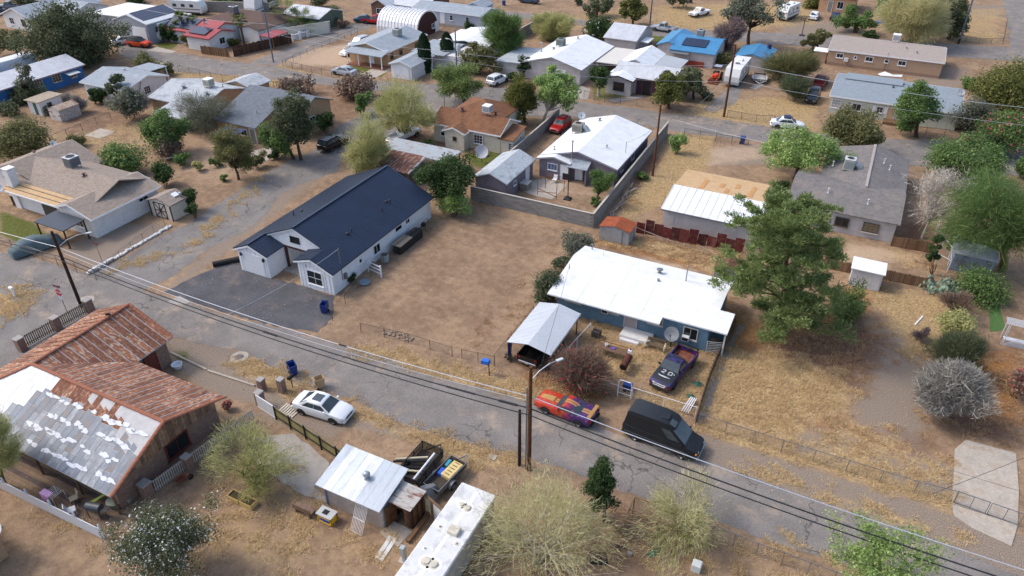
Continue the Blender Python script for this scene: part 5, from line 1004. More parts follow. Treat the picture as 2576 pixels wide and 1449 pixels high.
for k in range(8): part(t, 'plank', MB().box(-20.7+k*.18,-20.53+k*.18,24.42,24.46,0 if not 2 <= k <= 4 else 1.5,1.82), bw[k%3]); part(t, 'plank', MB().box(-19.26,-19.22,24.48+k*.18,24.65+k*.18,0,1.8), bw[(k+1)%3])
part(t, 'rear_wall', MB().box(-20.7,-19.27,25.9,25.94,0,1.95).box(-20.74,-20.71,24.47,25.9,0,1.9), bw[1]); part(t, 'open_door', MB().obox((-20.72,24.1,.9),(.04,.3,0),(.02,0,0),(0,0,.85)), bw[2])
t = thing('board_fence', 'low fence of slatted panels with a top beam beside the trailers', 'fence', (-18.6,25.7,0)); m = MB(); part(t, 'top_beam', MB().beam((-20.2,26.3,1.75),(-17.0,25.2,1.75),.14,.1), WOOD)
for k in range(8): part(t, 'slat', MB().beam((-19.2,25.95,.2+k*.18),(-18.7,25.78,.2+k*.18),.03,.13), mat('cream_slat',(196,186,150),.8))
part(t, 'gate', MB().obox((-18.0,25.55,.85),(.38,-.13,0),(.01,.03,0),(0,0,.8)), mat('white_corrugated_gate',(200,204,206),.6,pat='ribx',ps=.1,pd=.3)); [part(t, 'post', MB().box(x-.06,x+.06,y-.06,y+.06,0,1.72), WOOD) for x, y in ((-19.35,26.0),(-18.5,25.7),(-17.5,25.36))]
one('timber_beam', 'heavy timber sleeper lying beside the outhouse step', 'timber', MB().beam((-18.95,23.4,.14),(-18.9,26.0,.14),.26,.26), WOOD, (-18.9,24.6,0)); sheet('outhouse_step', [(-21,23.3),(-19.4,22.9),(-19.1,24.3),(-20.9,24.4)], .024, conc, px=False)
t = thing('park_bench', 'weathered wooden bench at the corner of the shed slab', 'bench', (-26.2,22.3,0)); part(t, 'seat', MB().box(-26.9,-25.5,22.2,22.7,.38,.44), plk[3]); part(t, 'backrest', MB().box(-26.9,-25.5,22.1,22.16,.44,.85), plk[1]); [part(t, 'leg', MB().box(x-.05,x+.05,22.12,22.66,0,.38), plk[1]) for x in (-26.75,-25.65)]
t = thing('outdoor_sink', 'yellow wooden sink stand with a grey top and blue tub', 'stand', (-24.5,22.55,0)); yl = flat('yellow_paint',(214,170,44),.6); part(t, 'top', MB().box(-25.1,-23.9,22.2,22.95,.72,.78), flat('zinc_top',(176,178,178),.5)); part(t, 'basin', MB().box(-24.75,-24.35,22.4,22.75,.783,.80), BLACK); part(t, 'tub', MB().box(-24.9,-24.2,22.32,22.8,.12,.42), flat('blue_tub',(24,84,190),.5)); [part(t, 'leg', MB().box(x-.04,x+.04,y-.04,y+.04,0,.72), yl) for x in (-25.0,-24.0) for y in (22.28,22.87)]; part(t, 'apron', MB().box(-25.04,-23.96,22.24,22.28,.5,.71).box(-24.0,-23.96,22.3,22.9,.1,.71).box(-25.04,-23.96,22.24,22.28,.06,.16), yl)
t = thing('metal_gate', 'white barred metal gate leaning against the shed wall', 'gate', (-22.3,22.9,0)); a, b, c_ = Vector((-22.75,22.6,0)), Vector((-21.85,22.55,0)), Vector((0,.9,1.6))
for k in range(9): part(t, 'bar', MB().beam(a.lerp(b,k/8), a.lerp(b,k/8)+c_, .022), WHITE)
for k in (0,.5,1): part(t, 'rail', MB().beam(a+c_*k+Vector((0,0,.02)), b+c_*k+Vector((0,0,.02)), .03), WHITE)
for k, lb in ((0,'left of two white boards lying on the dry lawn'),(1,'right of two white boards lying on the dry lawn')): one('white_board', lb, 'board', MB().beam((-20.05+k*.32,21.6,.03),(-20.15+k*.32,23.35,.03),.27,.04), flat('board_white',(206,206,204),.7), (-20+k*.32,22.5,0))
t = thing('meter_pedestal', 'grey electric meter post on a concrete pad near the white roof', 'meter', (-18.35,22.2,0)); part(t, 'pad', MB().box(-18.75,-17.95,21.95,22.5,0,.08), conc); part(t, 'post', MB().box(-18.48,-18.25,22.1,22.3,.08,1.35), flat('meter_grey',(162,170,172),.5,.2)); part(t, 'meter_box', MB().bbox(-18.52,-18.2,21.98,22.3,.75,1.5,.03), flat('meter_grey',(162,170,172),.5,.2))
# mobile home with white coated roof
t = H('mobile_home', 'mobile home with a long white coated flat roof at the bottom edge', 'mobile home', -15.6, 19.5)
part(t, 'wall', MB().box(-16.95,-14.75,12.0,27.05,.2,2.55), mat('mobile_siding',(176,172,164),.7,pat='riby',ps=.3,pd=.2)); part(t, 'roof', MB().bbox(-17.1,-14.62,11.9,27.2,2.56,2.72,.06), mat('brushed_white_roof',(206,206,204),.8,var=.07,scale=1.2,fine=10,stain=(172,172,172),stain_amt=.7,stain_scale=1.1))
part(t, 'roof_seam', MB().box(-15.95,-15.7,12,26.9,2.723,2.727), mat('fresh_coat',(226,226,222),.8)); part(t, 'roof_hatch', MB().bbox(-15.95,-15.25,23.35,23.95,2.73,2.98,.04), mat('hatch_cream',(196,190,174),.8,stain=(140,130,116),stain_amt=.5))
for x, y, r_ in ((-16.2,25.6,.13),(-15.75,25.5,.17),(-16.55,23.6,.06),(-16.55,21.9,.06),(-16.0,21.2,.2),(-15.5,21.2,.2),(-15.1,23.0,.08)): part(t, 'roof_vent', MB().lathe([(r_*1.8,2.726),(r_*1.1,2.74),(r_,2.82),(.01,2.83)], (x,y,0), 12), mat('hatch_cream',(196,190,174),.8)); part(t, 'sealant_patch', MB().lathe([(.01,2.729),(r_*2.4,2.729),(r_*2.4,2.724)], (x,y,0), 11), MATS['fresh_coat'])
part(t, 'skylight', MB().bbox(-16.3,-15.9,19.0,19.5,2.73,2.8,.02), flat('skylight_grey',(120,128,138),.3))
# bottom-left roof corner with a dish
t = H('tile_roof_house', 'corner of a tan tile roof with a dish at the bottom left', 'house', -45, 7); gable(t, -50, -40.1, 2, 12.1, 2.5, 3.2, 'x', tan_wall, mat('tan_tile',(150,118,92),.95,var=.25,pat='shx',ps=.22,pd=.3), .4, .3); dish(t, (-39.5,11.6,3.2), .45, -80, 38, flat('dish_white',(196,200,204),.5,.1), post=(-40.1,11.9,2.5))
# ================================================================ vehicles (local axes: x forward, y left, z up)
def paint(name, rgb, rough=.28, coat=True):
    if name in MATS: return MATS[name]
    m = bpy.data.materials.new(name); MATS[name] = m; t = NT(m); c = lin(rgb); n1 = t.noise(t.obj(), 1.5, 4)
    t.out(t.mix(n1, tuple(v*.88 for v in c), tuple(min(1,v*1.08) for v in c)), rough, .05, spec=.5); return m
CGL = glass('car_glass', (58,66,70)); CHROME = flat('chrome', (176,178,182), .2, .9); TAIL = flat('tail_light', (130,14,16), .3); HEAD = flat('head_light', (196,198,196), .15, .2); PLATE = flat('number_plate', (190,190,184), .6)
TYRE = flat('tyre', (26,26,27), .85); RIM = flat('wheel_rim', (138,140,144), .3, .7); TRIM = flat('black_trim', (24,24,26), .6)
def loft(secs, close=True):
    """secs: list of cross sections (each a list of points, same count)"""
    n = len(secs[0]); mb = MB(); v = [p for s in secs for p in s]; f = []
    for i in range(len(secs)-1):
        for k in range(n): f.append((i*n+k, i*n+(k+1)%n, (i+1)*n+(k+1)%n, (i+1)*n+k))
    f += [tuple(range(n-1,-1,-1)), tuple((len(secs)-1)*n+k for k in range(n))]
    return mb.add(v, f)
def wheel_mesh(r, w, rimm, key):
    k = ('tyre', round(r,3), round(w,3), key)
    if k not in MESHC:
        a = MB().lathe([(r*.62,-w/2),(r*.9,-w/2),(r,-w/2+.04),(r,w/2-.04),(r*.9,w/2),(r*.62,w/2)], n=18, axis='y'); me = a.mesh('tyre'); recalc(me); me.materials.append(TYRE)
        me.polygons.foreach_set('use_smooth', [True]*len(me.polygons)); me.set_sharp_from_angle(angle=R(40))
        b = MB().lathe([(.001,w/2-.05),(r*.2,w/2-.04),(r*.3,w/2-.07),(r*.55,w/2-.06),(r*.63,w/2+.004),(r*.66,w/2-.01)], n=18, axis='y')
        for s in range(5):
            q = 2*math.pi*s/5; b.beam((r*.12*math.cos(q),w/2-.035,r*.12*math.sin(q)), (r*.6*math.cos(q),w/2-.02,r*.6*math.sin(q)), .05, .03, (0,1,0))
        b.lathe([(.001,-w/2+.05),(r*.63,-w/2-.002)], n=18, axis='y'); mr = b.mesh('rim'); recalc(mr); mr.materials.append(rimm); MESHC[k] = (me, mr)
    return MESHC[k]
MESHC = {}
KIND = {
 # L, W, H, wheelbase, wheel r, body stations (x, z low, z shoulder, half width, z centre), cabin (base rear x, roof rear x, roof front x, base front x)
 'sedan': dict(L=4.6, W=1.80, H=1.44, wb=2.75, wr=.33, st=[(-2.28,.42,.80,.70,.86),(-2.15,.30,.93,.83,.97),(-1.4,.22,.96,.90,1.0),(0,.20,.94,.90,.96),(.95,.20,.92,.90,.96),(1.6,.22,.84,.88,.90),(2.1,.26,.74,.82,.80),(2.28,.38,.62,.66,.68)], cab=(-1.75,-.85,.35,1.12), nwin=2),
 'coupe': dict(L=4.7, W=1.86, H=1.30, wb=2.74, wr=.34, st=[(-2.3,.50,.86,.78,.90),(-2.2,.36,.94,.88,.97),(-1.5,.26,.95,.92,.98),(0,.24,.88,.92,.90),(.6,.24,.87,.92,.92),(1.5,.26,.84,.91,.90),(2.15,.30,.80,.88,.85),(2.34,.44,.68,.78,.72)], cab=(-1.55,-.65,.05,.72), nwin=1),
 'suv': dict(L=4.65, W=1.86, H=1.72, wb=2.72, wr=.37, st=[(-2.3,.45,.98,.80,1.0),(-2.2,.34,1.06,.88,1.08),(-1.2,.28,1.07,.93,1.08),(0,.26,1.05,.93,1.06),(.9,.26,1.03,.93,1.06),(1.6,.28,.98,.91,1.04),(2.15,.34,.90,.86,.96),(2.32,.46,.76,.74,.8)], cab=(-2.2,-1.95,.25,.98), nwin=3),
 'van': dict(L=5.6, W=2.0, H=2.3, wb=3.5, wr=.37, st=[(-2.78,.55,1.22,.93,1.25),(-2.7,.38,1.25,1.0,1.28),(-1.5,.34,1.25,1.0,1.28),(0,.34,1.25,1.0,1.28),(1.5,.34,1.22,1.0,1.28),(2.0,.36,1.15,.98,1.2),(2.6,.42,1.02,.93,1.08),(2.78,.55,.9,.84,.94)], cab=(-2.74,-2.6,1.0,1.95), nwin=1),
 'pickup': dict(L=5.3, W=1.9, H=1.75, wb=3.2, wr=.39, st=[(-2.6,.5,.98,.88,.99),(-2.5,.44,1.02,.93,1.03),(-.5,.40,1.03,.95,1.04),(.2,.40,1.03,.95,1.05),(.9,.40,1.05,.95,1.09),(1.8,.42,1.02,.94,1.06),(2.45,.48,.96,.90,1.0),(2.62,.55,.86,.84,.9)], cab=(-.42,-.3,.5,1.02), nwin=1),
}
def vehicle(name, label, cat, loc, yaw, kind, pm, roofm=None, bedm=None, lift=0, scale=1., bodym2=None, side_win=True, rimm=None, cabx=None, group=None, plate=True):
    K = KIND[kind]; t = thing(name, label, cat, (loc[0],loc[1],0), yaw, group); Pt = lambda n, mb, m, par=None, sm=None: obj(n, mb, m, par or t, smooth=sm)
    W, Hh = K['W']/2, K['H']+lift; S = []
    pick = kind == 'pickup'; st = K['st']
    if pick: st = [s for s in st if s[0] > -.5]; st = [(-.48,.40+0,1.03,.95,1.04)]+st
    for x, zl, zs, w_, zc in st:
        zl += lift; zs += lift; zc += lift; h = zs-zl
        half = [(x,w_*.84,zl),(x,w_*.97,zl+.10*h),(x,w_,zl+.45*h),(x,w_*.985,zl+.8*h),(x,w_*.93,zs),(x,w_*.55,zc)]
        S.append(half+[(x,-y,z) for _, y, z in reversed(half)])
    body = Pt('body', loft(S), pm, None, 32)
    # cabin
    br, rr_, rf, bf = cabx or K['cab']; zb = .9*K['st'][3][2]+lift; zb0 = K['st'][3][2]+lift-.03
    bw_, tw = W*.93, W*(.74 if kind != 'van' else .84); zt = Hh
    base = [(bf,bw_*.94,zb0),(br,bw_*.96,zb0),(br,-bw_*.96,zb0),(bf,-bw_*.94,zb0)]; mid = (rr_+rf)/2
    v = base+[(rf,tw*.97,zt-.03),(mid,tw,zt),(rr_,tw*.97,zt-.04),(rr_,-tw*.97,zt-.04),(mid,-tw,zt),(rf,-tw*.97,zt-.03),(rf+.0,0,zt+.01),(mid,0,zt+.045),(rr_,0,zt)]
    f = [(0,4,5,6,1),(2,7,8,9,3),(0,3,9,10,4),(1,6,12,7,2),(4,10,11,5),(5,11,12,6),(10,9,8,11),(11,8,7,12)]
    cabo = Pt('cabin', MB().add(v, f), roofm or pm, None, 50)
    def pane(q, ins, nm, par, m=CGL, off=.012):
        q = [Vector(p) for p in q]; c = sum(q, Vector())/len(q); n = (q[1]-q[0]).cross(q[2]-q[0]).normalized()
        if n.dot(c-Vector((mid,0,1.0))) < 0: n = -n
        q2 = [c+(p-c)*ins+n*off for p in q]; return Pt(nm, MB().add(q2+[p-n*.008 for p in q2], [tuple(range(len(q))), tuple(range(2*len(q)-1,len(q)-1,-1))]+[(i,(i+1)%len(q),len(q)+(i+1)%len(q),len(q)+i) for i in range(len(q))]), m, par)
    V = [Vector(p) for p in v]
    def lerp4(a, b, c, d, u0, u1, v0, v1): return [a.lerp(b,u).lerp(d.lerp(c,u), w_) for u, w_ in ((u0,v0),(u1,v0),(u1,v1),(u0,v1))]
    pane(lerp4(V[0],V[3],V[9],V[4],.03,.97,.1,.93), 1, 'windshield', cabo)
    pane(lerp4(V[1],V[2],V[7],V[6],.06,.94,.15,.9), 1, 'rear_window', cabo)
    for a, b, c_, d_ in ((V[1],V[0],V[4],V[6]),(V[2],V[3],V[9],V[7])):
        nw = K['nwin']; cuts = {1:[(.06,.9)],2:[(.12,.5),(.53,.92)],3:[(.04,.3),(.33,.62),(.65,.93)]}[nw]
        if kind == 'van': cuts = [(.74,.94)]
        if kind == 'coupe': cuts = [(.12,.3),(.33,.92)]
        for u0, u1 in cuts: pane(lerp4(a,b,c_,d_,u0,u1,.16,.84), 1, 'side_window', cabo, CGL, .03)
    if pick:
        bz = lift; bm_ = bedm or pm; bx0, bx1 = -2.62, -.52; hw = .95; q = MB(); wt = .09
        for s in (-1,1): 
            y0, y1 = sorted((s*hw, s*(hw-wt))); q.box(bx0+.06,bx1,y0,y1,.5+bz,1.03+bz)
        q.box(bx1-.07,bx1-.001,-hw+wt,hw-wt,.55+bz,1.03+bz); bed = Pt('bed', q, pm)
        Pt('bed_floor', MB().box(bx0+.06,bx1-.07,-hw+wt,hw-wt,.5+bz,.58+bz), bm_, bed); Pt('tailgate', MB().box(bx0,bx0+.058,-hw+.02,hw-.02,.5+bz,1.02+bz), pm)
        for s in (-1,1): Pt('wheel_well', MB().bbox(-1.95,-1.2,min(s*.62,s*.85),max(s*.62,s*.85),.58+bz,.76+bz,.05), bm_, bed)
        if K['W']: [Pt('bed_rib', MB().box(bx0+.1,bx1-.1,-.75+k*.17,-.70+k*.17,.582+bz,.6+bz), bm_, bed) for k in range(10)]
    # wheels
    r_ = K['wr']; tw_, rw_ = wheel_mesh(r_, .23, rimm or RIM, str(rimm.name if rimm else '')); wx = K['wb']/2; cxo = -.02 if kind != 'van' else -.05
    for sx in (-1,1):
        for sy in (-1,1):
            o = bpy.data.objects.new('wheel', None); COL.objects.link(o); o.parent = t; o.location = (sx*wx+cxo, sy*(W-.115), r_); o.rotation_euler = (0,0,0 if sy > 0 else math.pi)
            for nm, me in (('tyre',tw_),('rim',rw_)): q = bpy.data.objects.new(nm, me); COL.objects.link(q); q.parent = o
            arch = MB(); n = 10; yy = sy*(W*1.0-.004); pts_ = [(sx*wx+cxo+(r_+.07)*math.cos(math.pi*k/n), r_-.04+(r_+.07)*math.sin(math.pi*k/n)) for k in range(n+1)]
            ya, yb = sorted((yy-sy*.06, yy+sy*.006)); arch.extr(pts_, 'y', ya, yb); Pt('wheel_arch', arch, TRIM)
    xf, xr = K['st'][-1][0], -K['L']/2 if not pick else -2.62; zf_ = K['st'][-1][2]+lift; zr_ = .8*K['st'][1][2]+lift
    for s in (-1,1):
        Pt('headlight', MB().obox((xf-.07,s*W*.66,zf_-.06),(.07,0,0),(-.04*s,.17,0),(0,0,.07)), HEAD); Pt('tail_light', MB().obox((xr+.03,s*W*.78,zr_+.05),(.05,0,0),(.01*s,.1,0),(0,0,.09)), TAIL)
        Pt('mirror', MB().obox((bf-.35,s*(bw_+.1),zb0+.12),(.06,0,0),(0,.09,0),(0,0,.07)), roofm or pm)
    Pt('front_bumper', MB().bbox(xf-.12,xf+.06,-W*.86,W*.86,.32+lift,.5+lift,.04), TRIM if kind != 'sedan' else pm); Pt('rear_bumper', MB().bbox(xr-.07,xr+.1,-W*.86,W*.86,.36+lift,.54+lift,.04), CHROME if pick else (TRIM if kind != 'sedan' else pm))
    Pt('grille', MB().box(xf-.02,xf+.035,-W*.42,W*.42,zf_-.14,zf_+.0), TRIM)
    if plate: Pt('number_plate', MB().box(xr-.085,xr-.072,-.16,.16,.42+lift,.54+lift), PLATE)
    if scale != 1: t.scale = (scale,)*3
    return t
def at(px, py): p = P(px, py); return (p.x, p.y)
wp_ = paint('white_paint', (222,224,226)); sv = paint('silver_paint', (168,172,178), .3); bk = paint('black_paint', (20,22,26), .25); rdp = paint('red_paint', (170,26,30), .35); bl = paint('navy_paint', (28,40,74), .3); gr_ = paint('grey_paint', (104,110,118), .3); dkb = paint('steel_blue_paint', (62,76,98), .3); mar = paint('maroon_paint', (84,30,40), .4); org = paint('orange_paint', (210,66,28), .35); mblk = paint('matt_black_paint', (26,29,33), .45)
v = vehicle('parked_car', 'white sedan with dark sunroof parked by the stone gate pillars', 'car', (-31.1,30.45), R(5), 'sedan', wp_)
obj('sunroof', MB().box(-.6,.12,-.36,.36,1.44,1.492), CGL, v); obj('badge', MB().lathe([(.02,2.33),(.07,2.335),(.06,2.34)], (0,0,.62), 10, 'x'), CHROME, v)
# painted muscle car: orange nose fading to purple, gold stripes
m = bpy.data.materials.new('fading_orange_purple_paint'); t_ = NT(m); co = t_.obj(); sx = t_.n('SeparateXYZ', i_0=co); nz = t_.noise(co, 2.2, 4, .7); nz2 = t_.noise(co, 5, 3)
k = t_.ramp(t_.math('ADD', t_.math('MULTIPLY', sx.outputs[0], -.32), t_.math('ADD', nz, -.15)), .3, .62)
c = t_.mix(k, lin((176,52,36)), lin((66,40,98))); c = t_.mix(t_.math('MULTIPLY', t_.ramp(nz2, .57, .66), .8), c, lin((170,104,52)))
stp = t_.math('MULTIPLY', t_.ramp(t_.math('ABSOLUTE', t_.math('SUBTRACT', t_.math('ABSOLUTE', sx.outputs[1]), .12)), .10, .07), t_.ramp(sx.outputs[2], .83, .86)); c = t_.mix(stp, c, lin((176,132,76)))
t_.out(c, .32, .05, spec=.5); MATS[m.name] = m
v = vehicle('muscle_car', 'orange and purple muscle car with gold stripes parked along the verge', 'car', (-14.65,38.6), R(176), 'coupe', m)
obj('hood_scoop', MB().add([(.9,.3,.92),(.9,-.3,.92),(2.0,-.22,.86),(2.0,.22,.86),(1.0,.26,1.0),(1.0,-.26,1.0),(1.75,-.2,.95),(1.75,.2,.95)], [(4,5,6,7),(0,1,5,4),(1,2,6,5),(2,3,7,6),(3,0,4,7)]), paint('gold_paint',(176,134,78),.4), v)
sp = obj('spoiler', MB().obox((-2.15,0,1.17),(.13,0,.02),(0,.8,0),(0,0,.02)), paint('gold_paint',(176,134,78),.4), v); [obj('spoiler_post', MB().box(-2.2,-2.1,y-.03,y+.03,.95,1.15), m, sp) for y in (-.6,.6)]
# black high-top van
v = vehicle('van', 'black high top van parked behind the muscle car', 'van', (-7.3,38.95), R(-4), 'van', mblk, cabx=(-2.74,-2.55,.75,1.95))
obj('raised_roof', loft([[(x,w_,z0),(x,w_*.93,z1),(x,-w_*.93,z1),(x,-w_,z0)] for x, w_, z0, z1 in ((-2.56,.80,2.24,2.34),(-2.3,.82,2.26,2.52),(.1,.82,2.28,2.56),(.75,.76,2.26,2.44),(1.0,.66,2.2,2.27))]), mblk, v, smooth=35)
[obj('door_seam', MB().box(x,x+.02,-1.006,-.99,.5,1.25), BLACK, v) for x in (.75,-.55,-2.2)]; obj('side_moulding', MB().box(-2.6,2.2,-1.012,-.99,.72,.78), flat('grey_metal2',(84,86,90),.5), v); obj('running_board', MB().box(-.3,1.0,-1.1,-.98,.32,.37), CHROME, v); obj('chrome_bumper', MB().bbox(2.76,2.92,-.95,.95,.42,.6,.03), CHROME, v); obj('indicator', MB().obox((2.72,-.86,.86),(.05,0,0),(0,.07,0),(0,0,.05)), flat('amber',(220,130,30),.4), v); obj('roof_vent', MB().bbox(-.2,.35,-.3,.3,2.55,2.62,.03), mblk, v); obj('roof_window', MB().obox((.72,-.35,2.46),(.22,0,-.07),(0,.3,0),(0,0,.01)), CGL, v)
# painted pickup with rough hood lettering
m = bpy.data.materials.new('purple_black_paint'); t_ = NT(m); co = t_.obj(); sx = t_.n('SeparateXYZ', i_0=co); nz = t_.noise(co, 2.0, 4, .7)
c = t_.mix(t_.ramp(nz, .45, .58), lin((52,44,104)), lin((26,26,40))); c = t_.mix(t_.math('MULTIPLY', t_.ramp(sx.outputs[2], .75, .6), t_.ramp(nz, .42, .5)), c, lin((150,58,40))); c = t_.mix(t_.math('MULTIPLY', t_.ramp(sx.outputs[0], .6, .9), t_.ramp(sx.outputs[2], .95, 1.0)), c, lin((34,38,44))); t_.out(c, .5, spec=.4); MATS[m.name] = m
m_bed = mat('rusty_bed', (122,76,60), .9, var=.3, scale=3)
v = vehicle('pickup_truck', 'purple and black pickup with 20 painted on its hood in the front yard', 'pickup truck', (-8.7,46.6), R(-100), 'pickup', m, bedm=m_bed, rimm=flat('dark_rim',(60,60,62),.5,.4))
wpt = mat('rough_white_paint', (176,178,180), .9, var=.15)
# the rough digits 2 and 0 and the smear below them, as thin raised brush strokes on the hood
def stroke(l, w_=.07, z=1.108): return [MB().beam((a[0],a[1],z-(a[0]-1.4)*.03),(b[0],b[1],z-(b[0]-1.4)*.03),w_,.01) for a, b in zip(l, l[1:])]
def digits(l, nm):
    q = MB()
    for s in l:
        for b in stroke(s): q.add(b.v, b.f)
    return obj(nm, q, wpt, v)
digits([[(1.2,-.42),(1.15,-.2),(1.3,-.12),(1.5,-.42),(1.55,-.12)]], 'digit_two'); digits([[(1.2,.15),(1.17,.42),(1.5,.46),(1.55,.18),(1.2,.15)]], 'digit_zero'); digits([[(1.85,-.5),(1.9,-.2),(1.88,.15),(1.92,.5)],[(1.95,-.4),(1.97,.3)]], 'painted_smear'); digits([[(1.25,.6),(1.4,.62)]], 'painted_fleck')
obj('bull_bar', MB().box(2.64,2.69,-.5,.5,.62,.68).box(2.64,2.69,-.5,.5,.8,.86).box(2.64,2.69,-.5,-.44,.68,.8).box(2.64,2.69,.44,.5,.68,.8), WHITE, v); obj('roll_bar', MB().beam((-2.45,.86,1.03),(-2.5,.86,1.35),.06).beam((-2.45,-.86,1.03),(-2.5,-.86,1.35),.06).beam((-2.5,-.86,1.35),(-2.5,.86,1.35),.05), bk, v)
obj('spare_tyre', MB().lathe([(.16,.6),(.3,.6),(.3,.78),(.16,.78)], (-.95,.45,0), 14), TYRE, v)
vehicle('pickup_truck', 'black pickup truck backed out from under the silver carport', 'pickup truck', (-19.55,44.75), R(88), 'pickup', bk)
v = vehicle('parked_car', 'red SUV with roof bars beside the lavender house', 'car', (-37.75,90.9), R(-92), 'suv', rdp, scale=.93); obj('roof_rack', MB().box(-1.5,0,-.55,-.5,1.76,1.82).box(-1.5,0,.5,.55,1.76,1.82).box(-.1,.0,-.55,.55,1.76,1.82).box(-1.5,-1.4,-.55,.55,1.76,1.82), DARKM, v)
p = P(1243,212); vehicle('parked_car', 'white crossover in the driveway beyond the round pine', 'car', (p.x+.3,p.y+.6), R(82), 'suv', wp_, scale=.95)
p = P(862,190); vehicle('parked_car', 'silver sedan parked on the street in front of the tan house', 'car', (p.x,p.y+.5), R(180), 'sedan', sv)
p = P(822,378); vehicle('parked_car', 'dark SUV parked at the end of the side street', 'car', (p.x+.2,p.y+1.2), R(88), 'suv', bk)
p = P(1012,352); vehicle('pickup_truck', 'white pickup truck tucked under the pale green tree', 'pickup truck', (p.x,p.y+.4), R(78), 'pickup', wp_)
p = P(347,119); v = vehicle('parked_car', 'orange vintage open top SUV facing the street corner', 'car', (p.x,p.y+.5), R(8), 'suv', org, roofm=paint('black_top',(30,30,32),.6), rimm=flat('dark_rim',(60,60,62),.5,.4))
p = P(312,113); vehicle('parked_car', 'white hatchback parked behind the orange vintage SUV', 'car', (p.x-.6,p.y+.6), R(75), 'sedan', wp_)
p = P(892,122); vehicle('parked_car', 'white SUV parked along the left wall of the tan house', 'car', (p.x,p.y+1.5), R(-95), 'suv', sv)
p = P(878,138); vehicle('parked_car', 'white car nearest the porch of the tan house', 'car', (p.x,p.y+.6), R(-95), 'sedan', wp_)
p = P(917,57); vehicle('parked_car', 'grey blue sedan parked by the brick house', 'car', (p.x,p.y+.3), R(25), 'sedan', dkb)
p = P(944,60); vehicle('pickup_truck', 'red pickup truck beside the quonset hut', 'pickup truck', (p.x,p.y), R(10), 'pickup', rdp)
p = P(28,24); vehicle('pickup_truck', 'grey pickup truck at the top left corner', 'pickup truck', (p.x,p.y), R(-150), 'pickup', gr_)
p = P(1758,40); vehicle('pickup_truck', 'white pickup truck standing alone in the dry field', 'pickup truck', (p.x,p.y), R(-115), 'pickup', wp_)
p = P(1668,80); vehicle('pickup_truck', 'silver crew cab pickup truck behind the blue roofed house', 'pickup truck', (p.x,p.y+.3), R(172), 'pickup', sv)
p = P(2044,51); vehicle('parked_car', 'white sedan in front of the peach house', 'car', (p.x,p.y+1.6), R(90), 'sedan', wp_)
p = P(2097,53); vehicle('parked_car', 'dark blue sedan in front of the peach house', 'car', (p.x,p.y+1.6), R(88), 'sedan', bl)
p = P(1978,323); v = vehicle('parked_car', 'white sedan carrying bundles on its roof beside the street', 'car', (p.x,p.y+.3), R(12), 'sedan', wp_); obj('roof_bundle', MB().bbox(-.7,.3,-.5,.5,1.47,1.75,.12), flat('blue_bundle',(44,56,84),.8), v)
p = P(2037,262); vehicle('parked_car', 'black SUV parked in the weeds facing the street', 'car', (p.x,p.y+1.8), R(-92), 'suv', bk)
p = P(2057,222); vehicle('pickup_truck', 'maroon pickup truck parked behind the black SUV', 'pickup truck', (p.x,p.y+1.2), R(85), 'pickup', mar)
p = P(1325,10); vehicle('parked_car', 'blue minivan in a carport at the top edge', 'car', (p.x,p.y+1), R(180), 'suv', dkb)
p = P(10,40); vehicle('parked_car', 'dark blue car cut off by the left edge', 'car', (p.x-2,p.y), R(100), 'sedan', bl)
